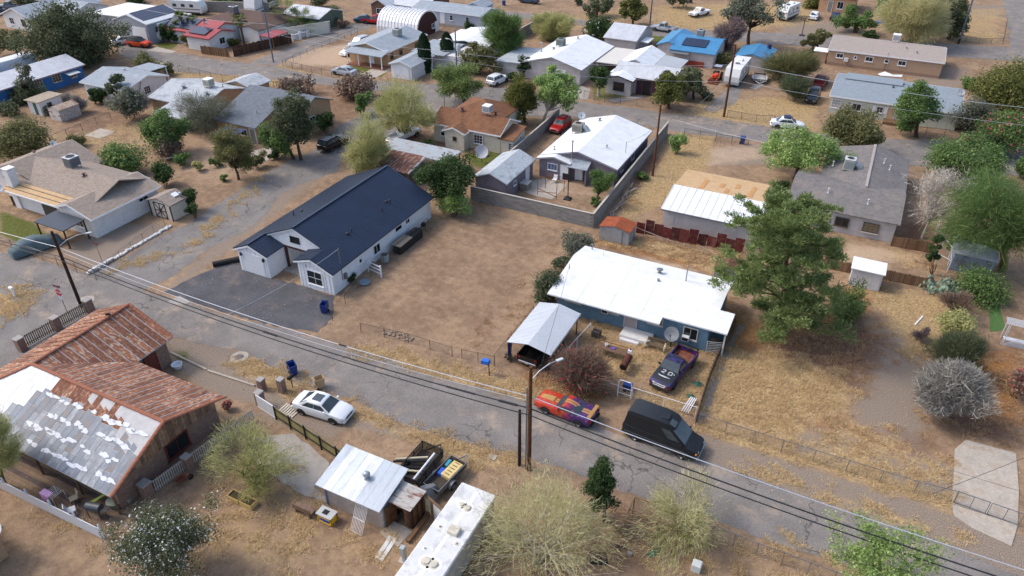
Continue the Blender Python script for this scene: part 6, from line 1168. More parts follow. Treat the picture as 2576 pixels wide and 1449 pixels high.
# motorhome, travel trailers, box trailers
def coach(name, label, cat, x, y, yaw, L=7.5, W=2.45, Hh=3.0, hitch=True, stripe=None, slope=.5, z0=.45, body=None):
    t = thing(name, label, cat, (x,y,0), yaw); b = body or flat('coach_white', (214,214,212), .4); Pt = lambda n, mb, m, par=None: obj(n, mb, m, par or t)
    Pt('body', MB().extr([(-L/2,z0),(L/2-.2,z0),(L/2,z0+.5),(L/2,z0+1.3),(L/2-slope,Hh-.1),(L/2-slope-.3,Hh),(-L/2+.15,Hh),(-L/2,Hh-.15)], 'y', -W/2, W/2) if False else MB().add(*(lambda pr: ([(a,-W/2,z) for a, z in pr]+[(a,W/2,z) for a, z in pr], [tuple(range(len(pr)))]+[tuple(range(2*len(pr)-1,len(pr)-1,-1))]+[(i,len(pr)+i,len(pr)+(i+1)%len(pr),(i+1)%len(pr)) for i in range(len(pr))]))([(-L/2,z0),(L/2-.2,z0),(L/2,z0+.5),(L/2,z0+1.3),(L/2-slope,Hh-.1),(L/2-slope-.3,Hh),(-L/2+.15,Hh),(-L/2,Hh-.15)])), b)
    Pt('skirt', MB().box(-L/2+.1,L/2-.3,-W/2-.012,W/2+.012,z0-.02,z0+.28), flat('dark_skirt',(54,54,58),.6))
    for s in (-1,1):
        for k in range(3): Pt('window', MB().box(-L/2+1.0+k*2.0,-L/2+1.9+k*2.0,s*W/2-.012 if s > 0 else -W/2-.012,s*W/2+.012 if s > 0 else -W/2+.012,1.7,2.3), CGL)
        Pt('stripe', MB().box(-L/2+.05,L/2-.25,s*(W/2+.004)-.004,s*(W/2+.004)+.004,1.2,1.4), stripe or GREYM)
        for k in (-.45,.45):
            o = bpy.data.objects.new('wheel', None); COL.objects.link(o); o.parent = t; o.location = (k-.3,s*(W/2-.12),.34); o.rotation_euler = (0,0,0 if s > 0 else math.pi); tw_, rw_ = wheel_mesh(.34,.22,RIM,'')
            for nm, me in (('tyre',tw_),('rim',rw_)): q = bpy.data.objects.new(nm, me); COL.objects.link(q); q.parent = o
    Pt('roof_vent', MB().bbox(.5,1.1,-.3,.3,Hh+.003,Hh+.14,.03), flat('dark_vent',(60,58,58),.6)); Pt('roof_unit', MB().bbox(-1.6,-.7,-.4,.4,Hh+.003,Hh+.28,.06), WHITE)
    if hitch: Pt('hitch', MB().beam((L/2-.1,.5,.5),(L/2+1.0,0,.48),.08).beam((L/2-.1,-.5,.5),(L/2+1.0,0,.48),.08).cyl((L/2+.8,0),.15,.5,.95,10), DARKM)
    else: Pt('windshield', MB().obox((L/2-slope*.42+.07,0,2.3),(.16,0,-.42),(0,W*.45,0),(.02,0,.01)), CGL)
    return t
coach('travel_trailer', 'white travel trailer with black front base parked in the dry yard', 'trailer', -20.4, 123.4, R(-91), 8.0, 2.4, 3.0)
p = P(1962,55); coach('travel_trailer', 'small white travel trailer in the gravel yard near the top edge', 'trailer', p.x+.8, p.y+3.4, R(-105), 6.2, 2.3, 2.9)
p = P(398,105); coach('motorhome', 'white motorhome nosed up to the steel workshop', 'motorhome', p.x-.4, p.y+4.2, R(-88), 9.0, 2.5, 3.4, False, flat('teal_stripe',(90,130,136),.5), .35)
p = P(468,38); coach('travel_trailer', 'white camper trailer behind the red roofed house', 'trailer', p.x, p.y+1, R(14), 7.6, 2.4, 3.0)
coach('fifth_wheel', 'long white fifth wheel trailer under the feathery tree at top right', 'trailer', 6.2, 175.5, R(-92), 13, 2.6, 3.5)
p = P(627,40); coach('fifth_wheel', 'tall white trailer end showing above the brown hip roof', 'trailer', p.x, p.y+4, R(-80), 9, 2.6, 3.6)
p = P(112,14); coach('cargo_trailer', 'white cargo trailer behind the grey pickup at top left', 'trailer', p.x-4, p.y+1, R(190), 5, 2.2, 2.4)
# covered car
t = thing('covered_car', 'car under a grey green fabric cover beside the metal canopy', 'car', (-73.0,36.6,0), R(73)); S = []
for x, w_, z in ((-2.4,.6,.5),(-2.3,.82,.85),(-1.7,.92,1.05),(-1.0,.9,1.42),(.2,.9,1.46),(1.0,.92,1.12),(1.9,.9,.92),(2.35,.75,.75),(2.45,.5,.4)):
    S.append([(x,w_*1.04,.12+rr.uniform(0,.05)),(x,w_*1.0,.5),(x,w_*.88,z*.8),(x,w_*.55,z),(x,0,z*1.02),(x,-w_*.55,z),(x,-w_*.88,z*.8),(x,-w_*1.0,.5),(x,-w_*1.04,.12+rr.uniform(0,.05))])
obj('cover', loft(S), mat('car_cover', (92,106,110), .9, var=.15, scale=1.5, fine=8, bump=.8), t, smooth=50); tw_, rw_ = wheel_mesh(.33,.23,RIM,'')
for sx in (-1.35,1.35):
    for sy in (-1,1): o = bpy.data.objects.new('tyre', tw_); COL.objects.link(o); o.parent = t; o.location = (sx, sy*.76, .33)
# tractor
t = thing('tractor', 'orange compact tractor with canopy and loader next to the travel trailer', 'tractor', (-23.4,122.3,0), R(-92)); Pt = lambda n, mb, m: obj(n, mb, m, t)
Pt('hood', MB().bbox(.1,1.5,-.35,.35,.7,1.25,.08), org); Pt('seat', MB().bbox(-.75,-.3,-.25,.25,.9,1.35,.05), BLACK); Pt('frame', MB().box(-1.0,1.5,-.25,.25,.45,.7), DARKM); Pt('canopy', MB().bbox(-1.0,.2,-.6,.6,2.2,2.28,.04), flat('canopy_grey',(150,160,176),.5)); [Pt('canopy_post', MB().cyl((-.85,y),.03,.9,2.2,6), BLACK) for y in (-.5,.5)]; Pt('loader_bucket', MB().extr([(0,0),(0,0),(0,0)], 'y', 0, 0) if False else MB().box(2.0,2.5,-.85,.85,.1,.16).box(2.0,2.06,-.85,.85,.16,.6), mat('rust_tray',(120,72,54),.9)); [Pt('loader_arm', MB().beam((.4,y,1.1),(2.0,y,.4),.1), org) for y in (-.5,.5)]
for x, r_ in ((-.7,.62),(1.2,.36)):
    for s in (-1,1): o = obj('wheel', MB().lathe([(r_*.4,-.14),(r_,-.14),(r_,.14),(r_*.4,.14)], (x,s*.6,r_), 18, 'y'), TYRE, t); obj('rim', MB().lathe([(.01,s*.6+s*.1),(r_*.45,s*.6+s*.13)], (x,0,r_), 14, 'y'), org, o)
def flat_trailer(name, label, x, y, yaw, L, W, side, deckm, framem, cargo=None):
    t = thing(name, label, 'trailer', (x,y,0), yaw); Pt = lambda n, mb, m, par=None: obj(n, mb, m, par or t)
    Pt('deck', MB().box(-L/2,L/2,-W/2,W/2,.5,.56), deckm); Pt('tongue', MB().beam((L/2,W*.35,.48),(L/2+1.0,0,.46),.07).beam((L/2,-W*.35,.48),(L/2+1.0,0,.46),.07), framem)
    for s in (-1,1):
        if side: 
            for z in (.56,.56+side/2,.56+side): Pt('rail', MB().box(-L/2,L/2,s*W/2-.02,s*W/2+.02,z-.02,z+.02), framem)
            Pt('side_mesh', MB().box(-L/2+.02,L/2-.02,s*W/2-.004,s*W/2+.004,.58,.54+side), MESHM)
            for k in range(4): Pt('upright', MB().box(-L/2+L*k/3-.02,-L/2+L*k/3+.02,s*W/2-.02,s*W/2+.02,.56,.56+side), framem)
        o = bpy.data.objects.new('wheel', None); COL.objects.link(o); o.parent = t; o.location = (-.2,s*(W/2+.13),.33); o.rotation_euler = (0,0,0 if s > 0 else math.pi); a_, b_ = wheel_mesh(.33,.2,RIM,'')
        for nm, me in (('tyre',a_),('rim',b_)): q = bpy.data.objects.new(nm, me); COL.objects.link(q); q.parent = o
        Pt('mudguard', MB().extr([(-.2+.42*math.cos(math.pi*k/8),.36+.40*math.sin(math.pi*k/8)) for k in range(9)]+[(-.2+.38*math.cos(math.pi*(8-k)/8),.36+.36*math.sin(math.pi*(8-k)/8)) for k in range(9)], 'y', min(s*(W/2+.03),s*(W/2+.25)), max(s*(W/2+.03),s*(W/2+.25))), framem)
    if side:
        for e in (-1,1): Pt('end_mesh', MB().box(e*L/2-.004,e*L/2+.004,-W/2+.02,W/2-.02,.58,.54+side), MESHM); Pt('end_rail', MB().box(e*L/2-.02,e*L/2+.02,-W/2,W/2,.54+side,.58+side), framem)
    return t
MESHM = bpy.data.materials.new('steel_mesh'); t_ = NT(MESHM); t_.out((.03,.03,.032), .7, alpha=.55)
tr = flat_trailer('utility_trailer', 'black mesh sided utility trailer loaded with pipes behind the shed', -21.3, 28.6, R(88), 3.2, 1.7, .75, mat('trailer_boards',(74,66,58),.95,var=.2), DARKM)
for k in range(5): one('pipe', ['thick cream pipe lying across the black trailer','black corrugated pipe uppermost in the black trailer','white plastic pipe against the trailer side','dark pipe under the cream one in the trailer','short cream pipe end sticking out of the trailer'][k], 'pipe', MB().tube([(-23.2+k*.1,27.2+k*.2,.95+.08*k),(-20.9-.05*k,28.2+.28*k,.75+.06*k)] if k != 2 else [(-20.75,27.0,1.25),(-20.7,29.6,1.3)], .08 if k != 1 else .11, 8), [flat('cream_pipe',(206,196,166),.6),BLACK,WHITE,DARKM,flat('cream_pipe',(206,196,166),.6)][k], (-21.5,28.3,0), 40)
tr = flat_trailer('utility_trailer', 'small open trailer carrying yellow panels and blue tubs by the mobile home', -19.35, 28.7, R(82), 3.0, 1.3, .35, mat('trailer_boards',(74,66,58),.95), GREYM)
t = thing('panel_stack', 'stack of pale yellow moulded panels lying on the small trailer', 'panel', (-19.1,29.2,0), R(-8)); obj('panel', MB().bbox(-.4,.4,-.75,.75,.62,.92,.04), mat('pale_yellow_panel',(206,184,128),.7,var=.1), t); [obj('slot', MB().box(-.2,.2,-.55+k*.28,-.48+k*.28,.921,.928), flat('slot_brown',(110,90,56),.8), t) for k in range(5)]
one('storage_tub', 'teal plastic tub on the small trailer beside the yellow panels', 'tub', MB().bbox(-19.75,-19.5,29.3,29.9,.57,.95,.03), flat('teal_tub',(50,140,160),.5), (-19.6,29.6,0)); one('storage_tub', 'blue plastic tub at the rear of the small trailer', 'tub', MB().bbox(-19.85,-19.55,28.5,29.1,.57,.9,.03), flat('blue_tub',(24,84,190),.5), (-19.7,28.8,0)); one('red_bucket', 'red bucket on the ground by the small trailer wheel', 'bucket', MB().lathe([(.01,0),(.15,0),(.18,.3),(.15,.3)], (-17.9,28.2,0), 12), rdp, (-17.9,28.2,0))
S = []
for x, w_, z in ((-1.0,.35,.6),(-.85,.5,1.0),(-.2,.55,1.25),(.35,.5,1.0),(.75,.35,.85),(.95,.2,.5)): S.append([(x,w_*1.1,.05),(x,w_*.9,z*.6),(x,w_*.4,z),(x,-w_*.3,z*.97),(x,-w_*.9,z*.62),(x,-w_*1.1,.05)])
o = obj('covered_motorcycle', loft(S), mat('grey_tarp',(124,126,128),.85,var=.12,scale=2,bump=.9), None, (-19.75,26.9,0), 35); o.rotation_euler = (0,0,R(70)); tag(o, 'motorcycle under a grey cover between the fence and the small trailer', 'motorcycle')
flat_trailer('flatbed_trailer', 'white flatbed trailer parked beside the travel trailer', -16.9, 124.9, R(-80), 3.4, 2.0, .3, mat('white_deck',(186,186,184),.8,var=.15,stain=(120,90,70),stain_amt=.5), WHITE)
# ================================================================ vegetation
FWD = Vector((-math.sin(YAW), math.cos(YAW), 0)); RGT = Vector((math.cos(YAW), math.sin(YAW), 0))
def survey(base, bb):
    """crown centre, half width and half height in metres from where a tree stands and how large it shows"""
    g = P(*base); d = g.dot(FWD); cx, cy = (bb[0]+bb[2])/2, (bb[1]+bb[3])/2
    o, r = ray(cx, cy); q = o+r*(d/r.dot(FWD)); dep = math.atan2(CAMH-q.z, d); s = FPX/math.hypot(CAMH-q.z, d)*1.0
    rx = (bb[2]-bb[0])/2/s; hh = (bb[3]-bb[1])/2/s
    rz = math.sqrt(max(hh*hh-(rx*.85*math.sin(dep))**2, (.4*rx)**2))/math.cos(dep)
    return g, q, rx, rz, s
def quads_mesh(name, C, U, V):
    n = len(C); co = np.empty((n,4,3)); co[:,0] = C-U-V; co[:,1] = C+U-V*.6; co[:,2] = C+U*.8+V; co[:,3] = C-U*.7+V*.9
    me = bpy.data.meshes.new(name); me.vertices.add(4*n); me.vertices.foreach_set('co', co.ravel())
    me.loops.add(4*n); me.loops.foreach_set('vertex_index', np.arange(4*n)); me.polygons.add(n); me.polygons.foreach_set('loop_start', np.arange(n)*4); me.update(calc_edges=True); return me
def unit(a): return a/np.maximum(np.linalg.norm(a, axis=1, keepdims=True), 1e-9)
def leaves(name, rg, centres, crad, n, leaf, kind, squash=.8, droop=0., root=None):
    k = len(centres); ci = rg.integers(0, k, n); c = centres[ci]; cr = crad[ci][:,None]
    off = rg.normal(size=(n,3)); off = unit(off)*(rg.random((n,1))**.5); off[:,2] *= squash
    pos = c+off*cr
    if kind == 'leafy':
        nr = unit(unit(off)*.9+rg.normal(size=(n,3))*.55+np.array([0,0,.45])); a = unit(np.cross(nr, rg.normal(size=(n,3)))); b = np.cross(nr, a)
        sz = leaf*rg.uniform(.5,1.3,(n,1)); return quads_mesh(name, pos, a*sz*.58, b*sz*.38)
    if kind == 'needle':
        ax = unit(unit(off)*.8+rg.normal(size=(n,3))*.5+np.array([0,0,.5])); b = unit(np.cross(ax, rg.normal(size=(n,3))))
        sz = leaf*rg.uniform(.6,1.3,(n,1)); return quads_mesh(name, pos, ax*sz*.8, b*sz*.2)
    ax = unit(unit(pos-root)*.9+rg.normal(size=(n,3))*.42+np.array([0,0,-droop*.5])); b = unit(np.cross(ax, rg.normal(size=(n,3))))
    sz = leaf*rg.uniform(.5,1.6,(n,1)); return quads_mesh(name, pos, ax*sz*1.9, b*(.006+sz*.045))
def limb(mb, rg, a, b, r0, r1, bend=.12, n=4, seg=5):
    a, b = np.array(a, float), np.array(b, float); L = np.linalg.norm(b-a); m = rg.normal(size=3)*L*bend; m[2] = abs(m[2])*.8
    l = []; rad = []
    for i in range(n+1):
        t_ = i/n; l.append(tuple(a+(b-a)*t_+m*math.sin(math.pi*t_)*(1-t_*.3))); rad.append(r0+(r1-r0)*t_)
    mb.tube(l, rad, seg, False)
LM = {
 'mesquite': leafmat('mesquite_leaf', (44,52,34), (84,92,62), (122,124,92)), 'dark': leafmat('dark_green_leaf', (28,40,20), (58,80,38), (92,112,58)), 'green': leafmat('green_leaf', (46,66,28), (88,114,54), (132,152,86)),
 'light': leafmat('light_green_leaf', (74,96,42), (126,150,74), (168,184,110)), 'olive': leafmat('olive_leaf', (58,60,32), (104,104,60), (140,136,88)), 'yellow': leafmat('yellow_green_leaf', (108,110,58), (152,150,90), (186,180,124)),
 'verde': leafmat('palo_verde_twig', (126,124,80), (168,162,112), (200,190,148)), 'pine': leafmat('pine_needle', (60,76,36), (112,128,66), (148,156,98)), 'conifer': leafmat('olive_conifer', (48,54,20), (98,102,42), (134,130,64)), 'cypress': leafmat('cypress_leaf', (16,32,22), (36,58,34), (56,80,46)),
 'grey': leafmat('grey_twig', (84,82,76), (130,126,118), (160,156,148), .1), 'brown': leafmat('brown_twig', (70,54,44), (112,90,74), (136,114,94), .1), 'purple': leafmat('dead_purple_leaf', (72,58,58), (112,94,92), (136,118,112), .1), 'greyg': leafmat('grey_green_leaf', (58,62,50), (100,104,86), (134,136,116)), 'cactus': leafmat('cactus_pad', (78,98,84), (112,132,112), None, 0), 'whitew': leafmat('bleached_twig', (126,118,110), (168,160,150), None, 0),
 'palm': leafmat('palm_leaf', (48,64,28), (86,100,48), (120,124,72))}
BARK = mat('bark', (84,68,56), .95, var=.25, scale=6, fine=40); GBARK = mat('green_bark', (112,116,64), .9, var=.2, scale=4); WBARK = mat('pale_bark', (170,160,150), .9, var=.12); DBARK = mat('dark_bark', (52,42,36), .95, var=.25)
FLW = {'red': leafmat('red_flower', (150,18,40), (204,44,70)), 'white': leafmat('white_flower', (206,200,184), (232,230,222)), 'pink': leafmat('pink_flower', (176,34,80), (214,70,110)), 'gold': leafmat('gold_flower', (190,150,30), (220,184,60)), 'rose': leafmat('rose_flower', (150,50,60), (180,90,90))}
TREE_N = [0]
def tree(name, label, base, bb, lm, kind='leafy', bark=None, dens=1., clumps=None, leaf=None, trunk=None, flower=None, stems=1, squash=.8, cat='tree', fill=.32, shell=.55, droop=.4, limbs=None, low=None, fdens=.06):
    TREE_N[0] += 1; rg = np.random.default_rng(100+TREE_N[0]); g, q, rx, rz, s = survey(base, bb)
    t = thing(name, label, cat, g); ctr = np.array(q-g); z0, z1 = max(ctr[2]-rz, .05), ctr[2]+rz
    apx = (bb[2]-bb[0])*(bb[3]-bb[1])*.158*.78; k = clumps or int(np.clip(apx/45, 9, 130))
    u = unit(rg.normal(size=(k,3))); ph = rg.uniform(0,6,3); lob = .86+.2*np.sin(u[:,:1]*3.5+ph[0])+.16*np.sin(u[:,1:2]*4+ph[1])+.14*np.sin(u[:,2:]*5+ph[2]); rad = (shell+(1-shell)*rg.random((k,1)))*(1-fill*.6)*lob
    cen = ctr+u*rad*np.array([rx,rx,rz]); cen[:,2] = np.maximum(cen[:,2], .15*rz+.1)
    cr = fill*rx*rg.uniform(.65,1.35,k)
    if rz < rx: cr = np.minimum(cr, fill*(rx*.5+rz*.5)*1.4)
    lf = (leaf or float(np.clip(1.5/(s*.398), .08, .30))); n = int(np.clip(apx*5*dens, 300, 30000))
    lk = {'leafy':'leafy','needle':'needle'}.get(kind, 'strip')
    fork = ctr*np.array([.35,.35,0])+np.array([0,0,max(z0*.9, z1*.22) if low is None else low]); me = leaves('crown', rg, cen, cr, n, lf, lk, squash, droop, fork)
    co = np.empty(len(me.vertices)*3); me.vertices.foreach_get('co', co); co = co.reshape(-1,3); co[:,2] = np.maximum(co[:,2], .02); me.vertices.foreach_set('co', co.ravel())
    obj('crown', me, LM[lm], t)
    if flower:
        fm, fd = flower, fdens; top = cen[cen[:,2] > ctr[2]-rz*.5]; me = leaves('flowers', rg, top, cr[:len(top)]*1.08, int(n*fd), lf*1.05, 'leafy', squash); obj('flowers', me, FLW[fm], t)['kind'] = 'stuff'
    tr = trunk or max(.05, .035*(rx+rz)); mb = MB(); nl = limbs if limbs is not None else (14 if kind == 'leafy' else 22); bk_ = bark or BARK
    tips = cen[rg.permutation(k)[:nl]]
    for i in range(stems):
        b0 = np.array([rg.uniform(-.25,.25),rg.uniform(-.25,.25),0])*(0 if stems == 1 else min(1.,rx*.3)); f_ = fork+(0 if stems == 1 else 1)*rg.normal(size=3)*rx*.12
        limb(mb, rg, b0-np.array([0,0,.1]), f_, tr*1.25, tr*.8, .06, 4, 7)
        for tp in tips[i::stems]:
            m_ = f_+(tp-f_)*.55; limb(mb, rg, f_, m_, tr*.62, tr*.3, .12); limb(mb, rg, m_, tp, tr*.3, tr*.08, .15)
            if kind in ('wispy','twig'):
                for _ in range(4): limb(mb, rg, m_+(tp-m_)*rg.random(), tp+rg.normal(size=3)*rx*.22, tr*.14, .008, .12, 3, 3)
    obj('trunk', mb.mesh('trunk'), bk_, t)
    return t
def bush(label, base, bb, lm, **k):
    k.setdefault('stems', 3); k.setdefault('fill', .42); k.setdefault('shell', .3); k.setdefault('low', .1); k.setdefault('limbs', 8); k.setdefault('trunk', .04)
    return tree(k.pop('name', 'shrub'), label, base, bb, lm, cat=k.pop('cat', 'shrub'), **k)
# --- far left
tree('mesquite_tree', 'huge grey green mesquite tree by the upper left street', (185,160), (55,0,315,205), 'mesquite', dens=1.25, stems=2, fill=.22, clumps=150)
tree('palo_verde_tree', 'pale olive tree at the left edge beside the great mesquite', (48,138), (-30,62,60,142), 'olive', dens=.9)
bush('olive oleander hedge along the upper street corner', (365,178), (318,130,412,180), 'olive'); bush('olive shrub at the right end of the corner hedge', (418,190), (395,158,442,193), 'olive')
tree('young_mesquite', 'thin dark branched tree in front of the bright blue house', (70,258), (22,158,100,222), 'greyg', dens=.4, bark=DBARK, trunk=.16); bush('dark green shrub below the bright blue house wall', (55,255), (0,205,112,262), 'mesquite')
bush('large olive shrub at the left edge below the sheds', (45,398), (-30,288,128,405), 'olive', dens=1.1); bush('grey green scrub behind the left edge shrub', (20,290), (-20,250,60,300), 'mesquite')
bush('dark green shrub beside the pale cottage wall', (238,262), (212,215,272,265), 'dark'); tree('small_tree', 'small olive tree in front of the pale cottage', (290,262), (262,182,320,245), 'mesquite'); bush('round grey green shrub by the pale cottage gable', (332,300), (280,208,380,302), 'greyg', dens=1.1); bush('bare brown bush beside the rusty white shed', (205,283), (178,235,222,290), 'grey', kind='twig'); bush('bare grey bush behind the white shed with green door', (165,258), (145,235,180,262), 'grey', kind='twig')
tree('yard_tree', 'green yard tree left of the patchy white roof', (405,388), (336,268,468,385), 'green', stems=2, dens=1.1); bush('dark reddish brown shrub under the green yard tree', (425,392), (372,330,468,394), 'brown')
tree('thin_mesquite', 'thin see through mesquite over the patchy white roof', (520,335), (430,228,600,330), 'greyg', kind='wispy', dens=.55, bark=DBARK, trunk=.1); bush('green and gold shrub in the lower yard by the beige house', (300,438), (222,352,372,442), 'green', flower='gold', fdens=.02)
tree('olive_pine', 'slim olive pine standing at the edge of the side street', (600,452), (512,318,645,438), 'olive', kind='needle', dens=1.1, clumps=26, trunk=.14); tree('elm_tree', 'tall elm with dark top beside the shingle house', (757,402), (670,222,800,390), 'mesquite', dens=1.2, trunk=.2); tree('elm_tree', 'bright green tree leaning over the side street yard', (738,400), (648,285,760,395), 'green', dens=1.2)
bush('very dark bush behind the dark SUV', (820,335), (790,268,852,338), 'dark'); bush('brown topped oleander by the street', (735,236), (684,188,790,240), 'brown', flower='white', fdens=.01); bush('large brown oleander hedge across from the silver sedan', (880,248), (824,183,965,252), 'brown', dens=1.1); bush('round bright green shrub in the corner garden', (912,288), (884,226,942,290), 'green')
tree('palo_verde_tree', 'yellow green palo verde over the white pickup', (1010,350), (928,205,1112,345), 'yellow', kind='wispy', dens=.75, bark=DBARK, stems=3, trunk=.18, fill=.25); tree('palo_verde_tree', 'feathery palo verde beside the navy roof ridge', (900,448), (842,300,1005,452), 'yellow', kind='wispy', dens=.8, stems=2, bark=BARK, fill=.28)
tree('mulberry_tree', 'dense dark green mulberry behind the navy roofed house', (1130,515), (1033,376,1212,502), 'dark', dens=1.3, trunk=.22, fill=.3); bush('light green bush at the end of the block wall', (1140,545), (1098,470,1182,545), 'light', dens=1.2, kind='needle')
tree('umbrella_pine', 'round topped pine beyond the brown roofed cottage', (1170,262), (1078,158,1214,250), 'pine', kind='needle', dens=1.4, bark=BARK, trunk=.28, clumps=40, fill=.28)
for lb, b, bb in (('left of two tall dark columnar cypresses by the garage',(1070,182),(1056,94,1086,180)),('right of two tall dark columnar cypresses by the garage',(1126,163),(1112,91,1142,162))): 
    TREE_N[0] += 1; rg = np.random.default_rng(TREE_N[0]); g, q, rx, rz, s = survey(b, bb); hz = rz*2; t = thing('cypress_tree', lb, 'tree', g, group='columnar cypresses by the garage'); n = 3600; a = rg.random(n); th = rg.uniform(0,2*math.pi,n); prof = np.minimum(1,(1-a)*3.2)**.6*np.minimum(1,.75+a); rr2 = rx*prof*rg.uniform(.8,1.05,n); pos = np.stack([np.cos(th)*rr2,np.sin(th)*rr2,.25+a*(hz-.2)],-1)
    nr = np.stack([np.cos(th),np.sin(th),np.full(n,.2)],-1); up = unit(np.stack([np.zeros(n),np.zeros(n),np.ones(n)],-1)+rg.normal(size=(n,3))*.3); b2 = unit(np.cross(nr, up)); obj('crown', quads_mesh('crown', pos, up*.34, b2*.12), LM['cypress'], t); obj('trunk', MB().tube([(0,0,-.1),(0,0,hz*.8)], [.15,.03], 6, False).mesh('trunk'), BARK, t)
tree('feathery_tree', 'feathery green tree behind the white flat roofed house', (1265,152), (1202,20,1335,148), 'green', kind='wispy', dens=1.9, stems=2, fill=.3); tree('small_tree', 'olive tree between the cypress and the crossover', (1205,186), (1150,102,1256,188), 'olive', dens=1.1); tree('desert_tree', 'yellow olive tree left of the big white roof', (1388,100), (1338,24,1446,98), 'yellow', kind='wispy', dens=2.0, fill=.3); tree('oak_tree', 'dark leafed tree by the quonset hut', (1000,75), (965,22,1038,82), 'dark'); bush('round citrus bush by the long pale blue home', (1180,75), (1158,48,1204,80), 'dark', flower='gold', fdens=.01)
tree('conifer_tree', 'twin topped olive conifer beside the block wall corner', (1320,308), (1252,192,1366,306), 'conifer', kind='needle', dens=1.5, fill=.32, trunk=.2); tree('ash_tree', 'light green ash tree at the street corner', (1366,312), (1334,156,1462,288), 'light', dens=1.15, bark=WBARK, trunk=.2, fill=.26); t = tree('citrus_tree', 'small tree with white painted trunk on the little lawn', (1504,242), (1468,158,1548,218), 'dark', bark=WBARK, trunk=.2)
tree('conifer_tree', 'round olive tree in front of the plum trimmed house', (1683,273), (1640,168,1735,272), 'conifer', dens=1.5, fill=.36); tree('mesquite_tree', 'green mesquite behind the round olive tree', (1745,250), (1695,158,1785,250), 'mesquite', dens=1.2); tree('small_tree', 'thin dark tree at the corner of the big white roofed house', (1318,195), (1290,138,1345,185), 'dark', dens=.8)
tree('dead_tree', 'purple grey dead tree beside the blue roofed house', (1828,132), (1784,30,1884,128), 'purple', kind='wispy', dens=1.6, bark=DBARK); tree('eucalyptus_tree', 'tall thin eucalyptus with open crown near the top', (1882,114), (1812,-30,1968,62), 'greyg', kind='leafy', dens=.75, bark=BARK, trunk=.28, fill=.24); bush('olive scrub beside the travel trailer', (1965,205), (1928,128,2065,205), 'olive', kind='wispy', dens=1.8); bush('green scrub behind the tractor', (1800,160), (1770,128,1860,165), 'olive', dens=1.1); bush('dark tangle of scrub left of the maroon pickup', (2000,255), (1965,190,2040,258), 'mesquite', kind='wispy', dens=2.0)
tree('conifer_tree', 'dense round dark conifer near the top centre', (1592,66), (1550,-12,1632,62), 'conifer', dens=1.5, fill=.36); tree('mesquite_tree', 'mesquite tree left of the dark conifer at the top', (1500,42), (1458,-10,1556,40), 'mesquite'); bush('dark vine covered shrub behind the big white roof', (1500,98), (1448,40,1545,98), 'dark', flower='white', fdens=.03); bush('dark climbing vine shrub right of the big white roof', (1530,105), (1510,55,1560,108), 'dark', dens=.8)
tree('desert_tree', 'olive desert tree at the end of the tan mobile home', (2055,130), (2018,62,2096,126), 'olive', dens=1.1); tree('mesquite_tree', 'green mesquite near the two sedans at top right', (2150,82), (2108,8,2202,80), 'green', stems=2); tree('palo_verde_tree', 'large feathery palo verde over the fifth wheel trailer', (2292,112), (2195,-30,2402,95), 'verde', kind='wispy', dens=2.0, bark=GBARK, trunk=.35, fill=.26); tree('mesquite_tree', 'dark mesquite behind the steel pole at top right', (2385,98), (2355,-25,2460,90), 'mesquite', dens=1.2); bush('green vine shrub on the fence by the palo verde', (2185,100), (2160,72,2212,102), 'dark')
tree('olive_tree', 'bronze olive tree beside the upper street on the right', (2150,385), (2064,268,2238,380), 'olive', dens=1.4, fill=.28); tree('locust_tree', 'light green tree in front of the pale green house', (2305,345), (2240,200,2372,335), 'green', dens=1.4, bark=BARK, fill=.3); bush('large yellow green hedge at the right edge', (2540,300), (2428,152,2640,300), 'conifer', dens=1.2); bush('grey green bush between the hedge and pale green house', (2440,330), (2395,232,2500,335), 'greyg', dens=1.2); bush('bougainvillea hedge with pink flowers at the right edge', (2520,385), (2448,280,2620,382), 'green', flower='pink', fdens=.05, name='bougainvillea')
tree('mesquite_tree', 'spreading bright green tree beyond the dead white tree', (2420,450), (2308,350,2550,440), 'green', dens=1.2); tree('weeping_acacia', 'broad weeping acacia hanging over the grey metal shed', (2520,680), (2368,425,2680,650), 'green', kind='wispy', dens=2.6, bark=GBARK, droop=.9, fill=.3, clumps=150, leaf=.17); tree('dead_tree', 'bleached white dead tree beside the grey shingled house', (2318,600), (2278,400,2452,585), 'whitew', kind='twig', dens=.2, bark=WBARK, trunk=.13, limbs=40)
tree('chinaberry_tree', 'soft green tree left of the grey shingled house', (2000,450), (1914,318,2118,445), 'light', dens=.95, fill=.24); bush('small round dark conifer beside the garage building', (1957,508), (1928,445,1986,508), 'dark', dens=1.3, kind='needle'); tree('pepper_tree', 'small weeping pepper tree in the lavender house yard', (1500,510), (1474,418,1548,492), 'green', kind='wispy', dens=1.8, droop=1.0); bush('little green shrub below the pepper tree', (1497,520), (1482,490,1514,522), 'green')
bush('bright green shrub outside the block wall by the street', (1700,385), (1672,330,1730,388), 'light'); bush('green shrub at the foot of the brown utility pole', (1612,452), (1592,430,1640,455), 'green'); bush('tall dark hedge bush at the back corner of the blue bungalow', (1455,650), (1398,580,1512,652), 'greyg', dens=1.2, flower='rose', fdens=.01); bush('dark green oleander beside the west wall of the bungalow', (1385,760), (1330,668,1432,772), 'mesquite', dens=1.3, flower='rose', fdens=.015); bush('middle oleander of the bungalow hedge', (1420,690), (1378,625,1450,700), 'mesquite', dens=1.2, flower='rose', fdens=.02)
